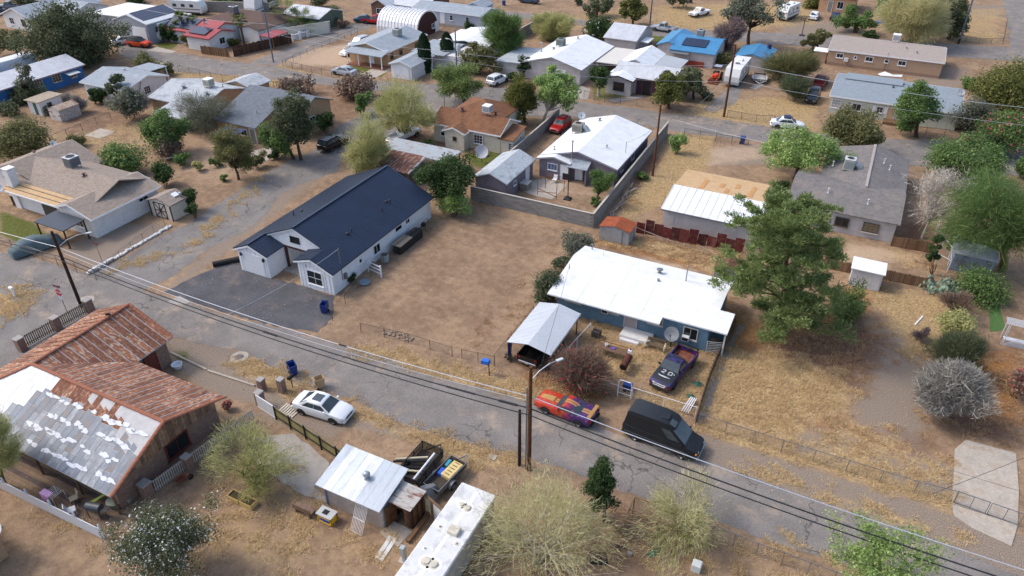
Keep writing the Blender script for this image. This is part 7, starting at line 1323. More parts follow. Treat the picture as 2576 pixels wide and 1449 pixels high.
# --- big pine
def pine(label, base, top, rmax, seed, crownlow=.12, nb=46):
    """a layered conifer: boughs leave the trunk all round and carry flat needle sprays along their outer part"""
    rg = np.random.default_rng(seed); g = P(*base); d = g.dot(FWD); o, r_ = ray(*top); q = o+r_*(d/r_.dot(FWD)); tp = np.array(q-g); t = thing('pine_tree', label, 'tree', g); mb = MB(); cen = []; cr = []
    mb.tube([tuple(tp*f_) for f_ in (0,.25,.5,.75,1)], [.32,.26,.19,.11,.03], 8, False)
    for i in range(nb):
        f_ = crownlow+(1-crownlow)*(i/nb)**.85; L = rmax*(1.14-f_)**.45*rg.uniform(.5,1.25)*(1 if f_ > .22 else .8); az = i*2.4+rg.uniform(-.4,.4); dv = np.array([math.cos(az),math.sin(az),rg.uniform(-.12,.3)+.25*f_]); a_ = tp*f_; b_ = a_+dv*L
        limb(mb, rg, a_, b_, .09*(1.15-f_), .015, .06, 4, 4)
        for k in range(int(3+L*1.5)):
            s_ = rg.uniform(.3,1.05); side = np.array([-dv[1],dv[0],0])*rg.normal()*.22*L*s_; cen.append(a_+(b_-a_)*s_+side+np.array([0,0,rg.uniform(-.1,.3)])); cr.append(rg.uniform(.45,.85)*(1.2-.4*f_))
    cen, cr = np.array(cen), np.array(cr); obj('crown', leaves('crown', rg, cen, cr, len(cen)*105, .18, 'needle', .5), LM['pine'], t); obj('trunk', mb.mesh('trunk'), BARK, t); return t
pine('great spreading green pine beside the blue bungalow', (1968,838), (1985,503), 5.7, 5, .08, 66); bush('low pine bough reaching right towards the white shed', (2140,800), (2070,730,2200,805), 'pine', kind='needle', dens=1.1, leaf=.18)
# --- foreground
bush('grey green bougainvillea with red flowers in the bungalow front yard', (1455,975), (1368,875,1560,982), 'brown', kind='wispy', dens=1.6, flower='red', fdens=.03, name='bougainvillea', droop=0)
tree('palo_verde_tree', 'open yellow green palo verde in the yard left of the shed', (640,1205), (498,1030,770,1235), 'yellow', kind='wispy', dens=.15, bark=GBARK, stems=3, trunk=.09, fill=.32, clumps=26, low=.5, limbs=26); bush('low yellow green growth around the palo verde trunk', (635,1250), (585,1170,700,1255), 'yellow', kind='wispy', dens=.35)
bush('large oleander bush covered in white flowers', (405,1440), (262,1238,548,1470), 'mesquite', dens=1.5, flower='white', fdens=.09, name='oleander', fill=.26, clumps=120); tree('palo_verde_tree', 'green palo verde branch over the patio at the left edge', (10,1225), (-90,985,62,1220), 'yellow', kind='wispy', dens=.5, bark=GBARK); bush('dark red rose bush by the rusty eave', (568,1030), (548,1000,590,1035), 'brown', flower='red', fdens=.15)
tree('palo_verde_tree', 'wide twiggy palo verde at the bottom centre', (1372,1400), (1175,1200,1565,1470), 'verde', kind='wispy', dens=.17, bark=mat('grey_bark',(186,174,150),.9,var=.15), stems=5, trunk=.08, fill=.3, clumps=70, low=.4, limbs=60); tree('young_elm', 'small dense dark green tree at the verge', (1522,1312), (1462,1155,1572,1300), 'dark', dens=1.2); tree('palo_verde_tree', 'sprawling pale palo verde over the wire pen', (1735,1360), (1560,1180,1858,1440), 'verde', kind='wispy', dens=.13, bark=GBARK, stems=3, trunk=.08, fill=.3, clumps=48, limbs=40)
tree('young_ash', 'young bright green tree at the bottom right', (2190,1500), (2085,1305,2352,1500), 'light', dens=.28, bark=WBARK, stems=3, trunk=.05, fill=.22, limbs=40, leaf=.11)
bush('round ash grey leafless bush on the right lot', (2405,1052), (2318,905,2492,1055), 'grey', kind='twig', dens=2.2, trunk=.03, leaf=.2, limbs=30); bush('dark olive bush behind the grey leafless bush', (2405,935), (2332,822,2482,938), 'mesquite', kind='wispy', dens=2.2); bush('yellow green bush behind the olive bush', (2392,862), (2338,765,2462,862), 'yellow', dens=1.2); bush('brown bare bush near the prickly pear', (2405,795), (2360,730,2455,798), 'brown', kind='twig', dens=1.6); bush('dark bare tuft beside the yellow green bush', (2315,855), (2298,822,2336,858), 'purple', kind='twig', dens=1.5); bush('red flowering bush at the right edge', (2560,1000), (2528,915,2600,1005), 'brown', flower='red', fdens=.15)
bush('green vine smothering the fence by the grey metal shed', (2348,690), (2330,560,2368,690), 'dark', dens=1.4); bush('vine hedge along the foot of the grey metal shed', (2470,745), (2372,690,2580,748), 'green', dens=1.0); bush('ivy patch below the white flag fence', (2395,640), (2375,590,2410,650), 'green')
# --- beige house garden
bush('dark green tree shaped shrub behind the beige house', (415,468), (372,400,445,470), 'dark', dens=1.2); bush('dark laurel shrub beside the cream garden shed', (478,528), (448,462,505,530), 'dark', dens=1.2); bush('leafy shrub against the right wall of the cream shed', (492,548), (462,505,508,548), 'dark'); bush('small bright shrub in the stone bordered bed', (452,418), (428,380,478,420), 'green'); bush('yellow flowered shrub in the stone bordered bed', (497,430), (480,402,515,432), 'yellow'); bush('olive shrub under the slim pine', (650,422), (620,372,668,425), 'olive'); bush('small potted shrub by the side street', (562,455), (550,435,574,458), 'green')
for i, (bx, bb) in enumerate((((420,105),(398,58,462,104)),((470,112),(445,85,500,115)),((492,118),(478,92,512,120)),((555,112),(530,98,580,116)),((580,115),(560,95,605,118)))): bush(['dark green tree at the corner of the red roofed house','golden olive shrub left in the red roofed house garden','olive shrub middle of the red roofed house garden','agave like shrub behind the wooden fence','golden shrub right end behind the wooden fence'][i], bx, bb, ['dark','olive','olive','dark','conifer'][i], dens=1.2)
for i, (bx, bb) in enumerate((((660,0),(560,-30,640,20)),((700,25),(640,-20,690,30)),((830,60),(808,8,862,62)),((865,70),(845,45,880,72)),((965,25),(948,5,980,28)),((1020,15),(1000,-12,1025,18)),((1450,12),(1430,-20,1470,15)),((2030,20),(2015,-30,2075,32)),((1660,75),(1640,-20,1660,-5)))):
    if i == 8: continue
    bush(['dark treetop at the top edge left of centre','olive treetop behind the brown hip roof','small tree by the cream wall','brown bush before the brick house','round clipped tree at the brick house','dark tree right of the brick house','dark treetop above the far street','round dark tree beside the peach house'][i], bx, bb, ['mesquite','olive','mesquite','brown','conifer','dark','mesquite','conifer'][i])
for lb, bx, bb, lm in (('low green shrub beside the stone bordered bed',(540,418),(522,392,560,420),'green'),('grey green shrub at the left of the shingle house',(470,300),(445,262,500,305),'greyg'),('dark shrub under the elm',(690,398),(668,372,712,400),'dark'),('olive shrub by the slab yard fence',(190,372),(160,338,222,375),'olive'),('dark green shrub left of the cottage fence',(1075,372),(1058,345,1098,375),'green'),('shrub beside the crossover drive',(1290,205),(1272,180,1310,208),'dark'),('scrub at the corner of the plum trimmed house',(1770,250),(1752,225,1800,255),'mesquite'),('green scrub behind the pale green house',(2440,225),(2405,190,2470,228),'green'),('thin green shrub at the white house bay',(880,712),(862,688,905,715),'dark'),('low shrub against the white house wall',(930,665),(915,648,945,668),'green'),('grey scrub behind the shed with green door',(120,285),(95,262,150,290),'greyg'),('leafy tree behind the lilac house',(60,40),(30,-20,110,38),'mesquite'),('dark treetop left of the camper',(330,8),(290,-25,380,12),'dark'),('green tree right of the camper trailer',(540,20),(505,-15,585,22),'green'),('olive tree by the olive house',(800,18),(770,-22,830,20),'mesquite'),('green tree near the far field',(1705,22),(1670,-20,1745,20),'mesquite'),('leafy tree by the fifth wheel',(2240,40),(2200,-20,2270,40),'green'),('dense green shrub below the pink bougainvillea',(2480,395),(2440,330,2530,400),'dark'),('green bush at the right edge by the street',(2570,450),(2530,385,2620,452),'green'),('broad shrub beside the side street bend',(965,268),(942,232,992,270),'green'),('garden shrub behind the slim olive pine',(560,400),(538,370,588,402),'green'),('shrub at the rear of the beige house',(230,415),(200,385,262,418),'olive'),('shrub between the two far white roofs',(1440,130),(1420,100,1465,132),'dark'),('dry brown shrub by the carport corner',(1275,905),(1262,885,1295,908),'brown')): bush(lb, bx, bb, lm)
# --- palms
def palm(label, base, top, spread, n=22, group='fan palms'):
    g = P(*base); d = g.dot(FWD); o, r = ray(*top); q = o+r*(d/r.dot(FWD)); s = FPX/math.hypot(CAMH-q.z, d); L = spread/2/s; hh = q.z; TREE_N[0] += 1; rg = np.random.default_rng(TREE_N[0]); t = thing('palm_tree', label, 'tree', g)
    obj('trunk', MB().tube([(0,0,-.1),(.05,0,hh*.5),(0,0,hh)], [.26,.2,.18], 8, False).mesh('trunk'), BARK, t); obj('dead_skirt', MB().lathe([(.2,hh-1.3),(.5,hh-1.1),(.35,hh-.2),(.1,hh)], n=9), mat('dry_skirt',(124,104,76),.95,var=.3), t)
    for k in range(n):
        az = 2*math.pi*k/n+rg.uniform(-.2,.2); el = rg.uniform(-.5,1.2); dv = np.array([math.cos(az)*math.cos(el),math.sin(az)*math.cos(el),math.sin(el)]); mb = MB(); a = np.array([0,0,hh]); b = a+dv*L*.45; sd_ = np.array([-math.sin(az),math.cos(az),0]); mb.beam(a, b, .05)
        for j in range(9):
            w_ = (j-4)/4*1.2; e = dv*math.cos(w_)+sd_*math.sin(w_); tip = b+e*L*.6+np.array([0,0,-.12*L]); pw = np.cross(e, dv+np.array([0,0,.3])); pw = pw/(np.linalg.norm(pw)+1e-9)*.05 if np.linalg.norm(pw) > 1e-6 else sd_*.05; mb.add([b-sd_*.02,b+e*L*.3+sd_*.12,tip,b+e*L*.3-sd_*.12], [(0,1,2,3)])
        obj('frond', mb.mesh('frond'), LM['palm'], t)
for a in (('left palm before the blue solar panels',(466,98),(462,48),46),('right palm before the blue solar panels',(496,100),(492,58),44),('young bright palm beside the wooden fence',(615,118),(610,52),40),('left fan palm by the white baluster wall',(722,78),(712,38),96),('right fan palm by the white baluster wall',(762,84),(752,54),88)): palm(*a)
# --- prickly pear
TREE_N[0] += 1; rg = np.random.default_rng(77); g = P(2370,735); t = thing('prickly_pear', 'wide blue green prickly pear cactus by the metal shed', 'cactus', g); mb = MB()
for k in range(150):
    a_ = rg.uniform(0,2*math.pi); r_ = 2.0*rg.random()**.6; z = rg.uniform(.15,1.35)*(1-.35*r_/2); c_ = Vector((math.cos(a_)*r_,math.sin(a_)*r_*.8,z)); n = Vector(tuple(rg.normal(size=3))); n.z *= .3; n.normalize(); u_ = n.cross(Vector((0,0,1))).normalized(); v_ = u_.cross(n); pp = [c_+u_*.13*math.cos(2*math.pi*i/8)+v_*.19*math.sin(2*math.pi*i/8) for i in range(8)]; mb.add([p_+n*.02 for p_ in pp]+[p_-n*.02 for p_ in pp], [tuple(range(8)),tuple(range(15,7,-1))]+[(i,(i+1)%8,8+(i+1)%8,8+i) for i in range(8)])
obj('pads', mb.mesh('pads'), LM['cactus'], t)['kind'] = 'stuff'
# --- dry grass, tufts that nobody could count
def tufts(name, label, kinds, n, lo, hi, m, area, rgseed, thr=.45):
    rg = np.random.default_rng(rgseed); X = rg.uniform(area[0],area[2],n*6); Y = rg.uniform(area[1],area[3],n*6); w_ = np.zeros(len(X))
    for k in kinds: w_ = np.maximum(w_, mask_at(k, X, Y))
    nz = np.sin(X*1.7+np.sin(Y*1.1)*2)*np.sin(Y*1.9+np.sin(X*.7)*2)*.25; keep = (w_*.8+nz*1.7+rg.uniform(-.25,.25,len(X))) > thr; keep &= w_ > .12
    X, Y = X[keep][:n], Y[keep][:n]; m_ = len(X); B = 7; C = np.repeat(np.stack([X,Y,np.zeros(m_)],-1), B, 0); sc = np.repeat(rg.uniform(lo,hi,m_), B)[:,None]; N = len(C)
    C[:,:2] += rg.normal(size=(N,2))*.09; d = unit(np.stack([rg.normal(size=N)*1.1,rg.normal(size=N)*1.1,np.ones(N)],-1)); s_ = unit(np.cross(d, np.array([0,0,1.])+rg.normal(size=(N,3))*.3)); V = d*sc*.5; U = s_*.007*(1+sc*2)
    me = quads_mesh(name, C+V, U, V); o = obj(name, me, m); o['kind'] = 'stuff'; tag(o, label, 'grass'); return o
sm = leafmat('straw_blade', (142,120,84), (184,158,112), (206,184,140), .3); wm_ = leafmat('weed_blade', (116,88,60), (164,130,90), (186,156,116), .3); gm_ = leafmat('lawn_blade', (60,76,34), (112,120,60), None, .2)
tufts('dry_grass', 'pale dry grass over the vacant lots and verges', ('straw',), 52000, .1, .28, sm, (-70,14,24,60), 1); tufts('far_dry_grass', 'pale dry grass in the upper lots', ('straw',), 16000, .14, .34, sm, (-110,60,24,175), 2); tufts('weeds', 'brown dried weeds round the bungalow and right lot', ('weeds','soil'), 14000, .1, .3, wm_, (-26,30,26,75), 3, .55); tufts('lawn_grass', 'short green lawn grass in the house yards', ('green',), 5000, .05, .14, gm_, (-110,25,0,135), 4)
# ================================================================ poles, wires, fences, small things
PW = mat('pole_wood', (92,60,42), .95, var=.25, scale=5, fine=50); PWD = mat('pole_wood_dark', (58,44,38), .95, var=.25, scale=5)
def pole(label, base, h, r=.15, m=None, lean=(0,0), name='utility_pole'):
    g = P(*base); t = thing(name, label, 'pole', g); obj('shaft', MB().tube([(0,0,-.2),(lean[0]*.5,lean[1]*.5,h/2),(lean[0],lean[1],h)], [r,r*.88,r*.72], 10), m or PW, t, smooth=40); return t, g
WIRE = {}
def wire(label, a, b, sag, r=.012, m=None, extra=None, name='overhead_wire'):
    a, b = Vector(a), Vector(b); n = 22; l = [a.lerp(b,i/n)-Vector((0,0,sag*4*(i/n)*(1-i/n))) for i in range(n+1)]
    t = thing(name, label, 'wire', l[0]); obj('cable', MB().tube([p-l[0] for p in l], r, 5), m or WBLK, t)
    if extra:
        for f0, f1, rr_ in extra: i0 = int(f0*n); obj('splice', MB().tube([l[0].lerp(l[0],0)+(a.lerp(b,f)-Vector((0,0,sag*4*f*(1-f))))-l[0]*2+l[0]*0 if False else (a.lerp(b,f)-Vector((0,0,sag*4*f*(1-f))))-l[0] for f in (f0,(f0+f1)/2,f1)], rr_, 6), WBLK, t)
    return t
WBLK = flat('black_cable', (26,27,30), .6); WALU = flat('aluminium_cable', (196,198,202), .4, .5)
tL, gL = pole('dark brown utility pole leaning by the stop sign', (205,772), 7.9, .16, PWD); tR, gR = pole('rust brown utility pole with a street lamp beside the verge', (1330,1182), 9.25, .16, PW); pole('short dark stub pole next to the utility pole', (1306,1170), 5.2, .13, PWD); tM, gM = pole('slim brown pole outside the block wall', (1641,442), 9.0, .14, PW); tN, gN = pole('tall brown utility pole with guy wire on the upper street', (1820,294), 10.4, .17, PW)
t6, g6 = pole('grey steel pole at the upper left corner', (688,157), 11.5, .13, flat('pole_steel',(96,108,124),.5,.4), name='steel_pole'); t7, g7 = pole('grey steel pole with transformer behind the round pine', (1151,232), 9.6, .13, flat('pole_steel',(96,108,124),.5,.4), name='steel_pole'); t8, g8 = pole('grey steel pole beside the far corner lot', (2410,110), 13, .16, flat('pole_steel',(96,108,124),.5,.4), name='steel_pole'); pole('thin steel pole above the red roofed house', (486,30), 7, .1, flat('pole_steel',(96,108,124),.5,.4), name='steel_pole'); t9, g9 = pole('grey steel pole at the top centre', (1634,62), 13, .14, flat('pole_steel',(96,108,124),.5,.4), name='steel_pole'); pole('leaning brown stake pole near the bright green tree', (2385,435), 4.8, .09, PW, (.9,.4))
obj('transformer', MB().lathe([(.01,0),(.28,0),(.3,.05),(.3,.95),(.24,1.05),(.02,1.08)], (.42,.0,6.5), 14), flat('transformer_white',(196,198,200),.5), t7, smooth=40); obj('cross_arm', MB().box(-.06,.06,-.5,.5,5.2,5.3), GREYM, t7); obj('base_wrap', MB().lathe([(.2,0),(.2,.9)], n=10), DARKM, t8)
def lamp(t, z, d, L=2.2):
    d = Vector((d[0],d[1],0)).normalized(); l = [Vector((0,0,z)), d*L*.35+Vector((0,0,z+.55)), d*L*.75+Vector((0,0,z+.85)), d*L+Vector((0,0,z+.85))]; a = obj('lamp_arm', MB().tube(l, .035, 6), STEEL, t); obj('lamp_head', MB().obox(l[-1]+d*.25,d*.24,Vector((-d.y,d.x,0))*.09,(0,0,.05)), flat('lamp_grey',(190,194,198),.5), a)
lamp(tR, 8.1, (.5,.75), 1.9); lamp(tL, 6.3, (.75,.9), 2.4); lamp(t7, 7.2, (-.9,.1), 1.4)
obj('conduit', MB().tube([(-.24,-.05,0),(-.2,-.05,7.5)], .05, 6), GREYM, tR)
d_ = (gR-gL); nx_ = gR+d_; up = lambda g, z, o=0: Vector((g.x, g.y+o, z))
wire('left thicker black cable between the two roadside poles', up(gL,5.35), up(gR,5.75), .95, .048, None, [(.5,.53,.09),(.86,.91,.07),(.95,.98,.09)]); wire('lower black cable between the two roadside poles', up(gL,5.05,-.15), up(gR,5.3,-.15), .9, .04); wire('bright aluminium line between the two roadside poles', up(gL,6.25,.1), up(gR,6.7,.1), .9, .028, WALU, [(.66,.675,.06)]); wire('thin pale line below the aluminium one between the roadside poles', up(gL,5.8,.1), up(gR,6.3,.1), 1.05, .014, WALU)
wire('thick black cable leaving the right roadside pole', up(gR,5.75), up(nx_,5.6), .9, .048); wire('lower black cable leaving the right roadside pole', up(gR,5.3,-.15), up(nx_,5.2,-.15), .9, .04); wire('bright aluminium line leaving the right roadside pole', up(gR,6.7,.1), up(nx_,6.6,.1), .9, .03, WALU)
pv_ = gL-d_; wire('black cable running off to the left edge', up(gL,5.35), up(pv_,5.35), .8, .045); wire('lower black cable running off to the left edge', up(gL,5.05,-.15), up(pv_,5.05,-.15), .8, .028); wire('aluminium line running off to the left edge', up(gL,6.25,.1), up(pv_,6.25,.1), .8, .02, WALU)
wire('service line dropping to the navy roofed house', up(gL,5.8,.1).lerp(up(gR,6.2,.1),.42)-Vector((0,0,.95)), (-40.2,44.9,4.3), .35, .014, WALU); wire('service line dropping to the blue bungalow', up(gR,6.6,.1), (-20.75,53.4,3.3), .4, .014); wire('service line crossing the concrete driveway', (8.8,36.4,5.4), (22,52,5.2), .3, .014)
gO = gN+Vector((52,1.5,0)); wire('aluminium line running right from the upper street pole', up(gN,7.9), up(gO,7.6), 1.0, .03, WALU); wire('lower line running right from the upper street pole', up(gN,5.5), up(gO,5.4), .9, .02, WALU); wire('line from the upper street pole to the steel transformer pole', up(gN,7.6), up(g7,6.2), .9, .02, WALU); wire('low line from the upper street pole to the steel transformer pole', up(gN,5.2), up(g7,5.0), .9, .016, WALU); wire('line between the two steel poles on the upper street', up(g7,6.4), up(g6,6.6), .8, .02, WALU); wire('lower line between the two steel poles on the upper street', up(g7,5.0), up(g6,5.2), .8, .016, WALU); wire('guy wire from the upper street pole to the verge', up(gN,6.2), P(1733,286), .05, .014, WALU); wire('service line from the slim pole to the lavender house', up(gM,6.4), (-25.0,81.2,4.0), .2, .012); wire('guy wire beside the slim brown pole', P(1690,300,.1), P(1930,420,.1)+Vector((0,0,3)), .1, .014, WALU)
wire('line running left from the corner steel pole', up(g6,6.6), up(g6+(g6-g7),6.6), .8, .02, WALU); wire('upper pair line along the far street', up(g9,9.0), up(g8,9.6), .9, .025, WALU); wire('lower pair line along the far street', up(g9,7.9), up(g8,8.4), .9, .02, WALU); wire('far line running off right from the corner steel pole', up(g8,9.6), up(g8+(g8-g9),9.6), .9, .025, WALU)
# --- chain link fences
CLM = bpy.data.materials.new('chain_link'); t_ = NT(CLM); co = t_.obj(); sx = t_.n('SeparateXYZ', i_0=co); u_ = t_.math('ADD', sx.outputs[0], sx.outputs[1])
w1 = t_.math('ABSOLUTE', t_.math('SUBTRACT', t_.math('FRACT', t_.math('MULTIPLY', t_.math('ADD', u_, sx.outputs[2]), 9.)), .5)); w2 = t_.math('ABSOLUTE', t_.math('SUBTRACT', t_.math('FRACT', t_.math('MULTIPLY', t_.math('SUBTRACT', u_, sx.outputs[2]), 9.)), .5)); k_ = t_.ramp(t_.math('MINIMUM', w1, w2), .055, .04); t_.out((.22,.22,.22), .5, .5, alpha=t_.math('MULTIPLY', k_, .8))
def chain(label, pts_, h=1.15, step=2.4, m=None, px=True, mesh=True, name='chain_link_fence', rail=True, r=.03):
    q = [P(*p) if px else Vector((p[0],p[1],0)) for p in pts_]; t = thing(name, label, 'fence', q[0]); m = m or GREYM; pm = shared('post', MB().cyl((0,0), r, 0, h+.05, 6), m); first = True
    for a, b in zip(q, q[1:]):
        L = (b-a).length; n = max(1, round(L/step))
        for i in range(0 if first else 1, n+1): inst('post', pm, t, a.lerp(b,i/n)-q[0])
        first = False
        if rail: obj('rail', MB().beam(a-q[0]+Vector((0,0,h)), b-q[0]+Vector((0,0,h)), .035), m, t)
        if mesh: obj('wire_mesh', MB().add([a-q[0]+Vector((0,0,.03)),b-q[0]+Vector((0,0,.03)),b-q[0]+Vector((0,0,h-.02)),a-q[0]+Vector((0,0,h-.02))], [(0,1,2,3)]), CLM, t)
    return t
rw = flat('rusty_rail',(116,96,80),.8,.2)
chain('chain link fence between the navy roofed house and the bare lot', [(-37.9,40.2),(-39.0,45.4),(-39.2,50),(-39.3,58.5)], 1.15, 2.6, rw, False); chain('low chain link fence along the front of the bare lot', [(-34.6,39.95),(-30.06,40.5),(-25.8,40.6)], 1.0, 2.2, rw, False); chain('short chain link section by the blue chair', [(-24.93,40.7),(-22.1,41.1)], 1.0, 1.5, rw, False); chain('chain link fence down the side of the silver carport', [(-22.1,41.1),(-22.1,48.6)], 1.2, 2.5, rw, False)
chain('long chain link fence along the dry right hand lot', [(-5.4,41.75),(.57,41.73),(4.9,41.8),(9.2,41.85),(11.55,42.1)], 1.15, 2.2, GREYM, False); chain('wire fence along the near verge at the bottom right', [(-3.5,32.3),(.68,32.2),(3.7,32.2),(8,32.2)], 1.15, 1.6, GREYM, False); chain('chain link fence with white sandbags at the beige house corner', [(-62.5,35.4),(-65.0,46.0)], 1.15, 1.9, GREYM, False); chain('chain link fence along the street in front of the covered car', [(-62.5,35.4),(-68,35.4),(-80,35.6)], 1.15, 2.2, GREYM, False)
for lb, l in (('wire fence along the upper street by the patchy roofed house',[(450,180),(560,205),(690,222),(760,225)]),('wire fence round the bare corner lot',[(712,168),(835,195),(845,185)]),('wire fence beside the plum trimmed house yard',[(1468,245),(1520,258),(1600,268),(1660,275),(1690,270)]),('wire fence of the dry yard under the upper street pole',[(1828,296),(1900,308),(1990,312)]),('wire fence at the far corner lot by the steel pole',[(2335,88),(2460,112),(2520,112),(2530,60)]),('dark wire fence in the weeds behind the rusty white shed',[(100,375),(170,345),(280,300)]),('wire fence before the slab yard',[(110,400),(215,352)]),('chain link fence in front of the pale green house',[(2280,335),(2420,350),(2560,360)]),('wire fence along the side street lot',[(720,165),(790,130),(850,105),(900,85)]),('chain link fence beside the white crossover',[(1180,222),(1240,230)]),('wire fence across the trampled lot by the street',[(1720,342),(1880,370)])): chain(lb, l, 1.1, 2.4, flat('fence_dark',(84,82,80),.6,.3))
# white yard fence and gate of the bungalow
t = chain('white framed chain link fence in front of the bungalow yard', [(-10.75,42.35),(-5.8,42.4)], 1.1, 2.5, WHITE, False); chain('white framed chain link fence behind the bougainvillea', [(-11.85,42.1),(-16.6,41.85)], 1.1, 2.4, WHITE, False); chain('white chain link run beside the silver carport', [(-17.1,43.6),(-16.6,48.4)], 1.3, 2.4, WHITE, False)
t = thing('garden_gate', 'white arched tubular gate standing open before the bungalow', 'gate', (-11.3,42.1,0)); l = [Vector((-.52,0,0)),Vector((-.52,0,1.55)),Vector((-.4,0,1.72)),Vector((.4,0,1.72)),Vector((.52,0,1.55)),Vector((.52,0,0))]; obj('arch', MB().tube(l, .035, 6), WHITE, t); [obj('bar', MB().beam((-.5,0,z),(.5,0,z),.03), WHITE, t) for z in (.45,1.0)]; obj('panel', MB().add([(-.5,0,.05),(.5,0,.05),(.5,0,1.0),(-.5,0,1.0)], [(0,1,2,3)]), CLM, t); obj('plate', MB().box(-.12,.12,-.03,-.02,.7,.85), DARKM, t)
# coiled border fence between bungalow and dry lot
t = thing('border_fence', 'curving log border of closely set stakes east of the bungalow', 'fence', (-5.6,41.9,0)); pm = shared('stake', MB().cyl((0,0), .055, 0, .95, 6), mat('dark_stake',(96,80,62),.95,var=.25))
for i in range(95):
    f_ = i/94; inst('stake', pm, t, (-.35*math.sin(f_*3.0), 13.2*f_, 0), 0, (1,1,rr.uniform(.85,1.1)))
sheet('border_rubble', [(-5.6,41.7),(-5.1,42),(-5.2,47),(-5.1,53),(-4.9,56),(-5.4,56),(-5.7,49)], .03, mat('rubble',(128,120,112),.95,var=.3,scale=6), px=False, jag=.12)
# block walls built of separate blocks
def blockwall(label, a, b, h, m1, name='block_wall', cap=True):
    a, b = Vector((a[0],a[1],0)), Vector((b[0],b[1],0)); L = (b-a).length; d = (b-a)/L; rz = math.atan2(d.y,d.x); t = thing(name, label, 'wall', a); core = shared('core', MB().box(0,L,-.07,.07,0,h-.01), flat('mortar',(120,116,110),.95)); inst('core', core, t, (0,0,0), rz)
    bm_ = [shared('block', MB().box(.006,.594,-.09,.09,.005,.195), mm) for mm in m1]; n = 0; rows = int(round(h/.2))
    for r_ in range(rows):
        x = -.3 if r_%2 else 0
        while x < L-.1:
            if x >= -.01 and x+.6 <= L+.15 and n < 300: inst('block', rr.choice(bm_), t, d*x+Vector((0,0,r_*.2)), rz); n += 1
            x += .6
    if cap: inst('cap', shared('cap', MB().box(-.02,L+.02,-.11,.11,h,h+.05), mat('cap_concrete',(176,170,160),.9)), t, (0,0,0), rz)
    return t
bms = [mat('wall_block_%d'%k, c, .95, var=.12, scale=2, fine=30, stain=(150,146,140), stain_amt=.3) for k, c in enumerate([(132,128,124),(124,120,117),(140,136,131),(136,130,124)])]
blockwall('grey block wall at the back of the bare lot', (-38.4,66.4), (-23.5,66.4), 1.7, bms); blockwall('grey block wall on the right side of the lavender house', (-23.35,66.3), (-23.9,96.0), 1.75, bms); blockwall('grey block wall between the cottage and the red SUV', (-38.9,76.5), (-39.4,94.2), 1.6, bms); blockwall('grey block wall near the top beyond the feathery tree', (-63,130), (-63,142), 2.0, bms); 
cw = mat('cream_wall', (206,200,186), .9, var=.06); blockwall('cream garden wall behind the fan palms', (-103.5,108.5), (-98.6,117.5), 2.2, [cw]); blockwall('grey wall behind the steel workshop at the top', (-136,118), (-120,124), 2.2, bms)
t = thing('baluster_wall', 'white baluster wall along the side street', 'wall', (-101.2,109.2,0)); [obj('pier', MB().box(k*.25-.18,k*.25+.18,k*1.9-.18,k*1.9+.18,0,1.35), WHITE, t) for k in range(5)]; [obj('baluster', MB().cyl((k*.055+.03,k*.42+.1), .06, .15, 1.0, 6), WHITE, t) for k in range(18)]; obj('rail', MB().beam((0,0,1.1),(1.0,7.6,1.1),.18,.12), WHITE, t)
# board fences
def boards(label, a, b, h, w_, m, name='board_fence', jit=.06):
    a, b = Vector((a[0],a[1],0)), Vector((b[0],b[1],0)); L = (b-a).length; d = (b-a)/L; rz = math.atan2(d.y,d.x); t = thing(name, label, 'fence', a); ms = [shared('board', MB().box(.006,w_-.006,-.012,.012,0,h), mm) for mm in m]
    for i in range(int(L/w_)): inst('board', rr.choice(ms), t, d*i*w_, rz+rr.uniform(-.02,.02), (1,1,rr.uniform(1-jit,1+jit)))
    obj('rail', MB().beam(Vector((0,.03,h*.75)), d*L+Vector((0,.03,h*.75)), .06), WOOD, t); return t
dkw = [mat('dark_board_%d'%k, c, .95, var=.2) for k, c in enumerate([(74,52,42),(64,44,37),(82,60,48)])]; brw = [mat('cedar_board_%d'%k, c, .95, var=.2) for k, c in enumerate([(120,92,68),(106,80,60),(132,104,80)])]
boards('cedar board fence at the red roofed house corner', (-110.5,95.4), (-104.2,96.1), 1.5, .2, brw); boards('dark board fence along the side street by the red shade roof', (-103.9,96.6), (-100.6,108.6), 1.7, .25, dkw); boards('brown picket fence beside the grey shingled house', (5.7,76.6), (9.6,76.9), 1.2, .2, brw); boards('brown stake fence behind the white metal shed', (-1.0,68.9), (9.8,69.6), 1.1, .16, brw); boards('brown board fence beside the blue roofed house', (-38.0,128.5), (-36.4,139), 1.6, .3, brw)
rfm = [mat('maroon_tin_%d'%k, c, .8, .15, .2, 2, 20, pat='ribx', ps=.12, pd=.4, stain=(110,84,70), stain_amt=.5) for k, c in enumerate([(92,34,34),(78,36,36),(100,46,42)])]
t = thing('tin_fence', 'patchy fence of maroon corrugated tin sheets behind the bungalow', 'fence', (-18.4,67.6,0))
for i in range(12):
    x = i*.93; h = rr.uniform(1.1,1.7); obj('tin_sheet', MB().obox((x,.18*math.sin(i*.9)+i*.06,h/2),(.46,rr.uniform(-.05,.09),0),(0,.012,.0),(rr.uniform(-.05,.05),.1,h/2)), rfm[i%3], t)
obj('pole_rail', MB().tube([(.5,-.8,.9),(4,-1.2,.55),(8,-1.5,.5)], .035, 5).tube([(-.5,-.5,.9),(3,-1.0,.5),(6,-1.2,.4)], .03, 5).tube([(6.5,-1.2,.8),(10.5,-2.5,.3)], .04, 5), mat('grey_pole',(140,128,118),.9), t)
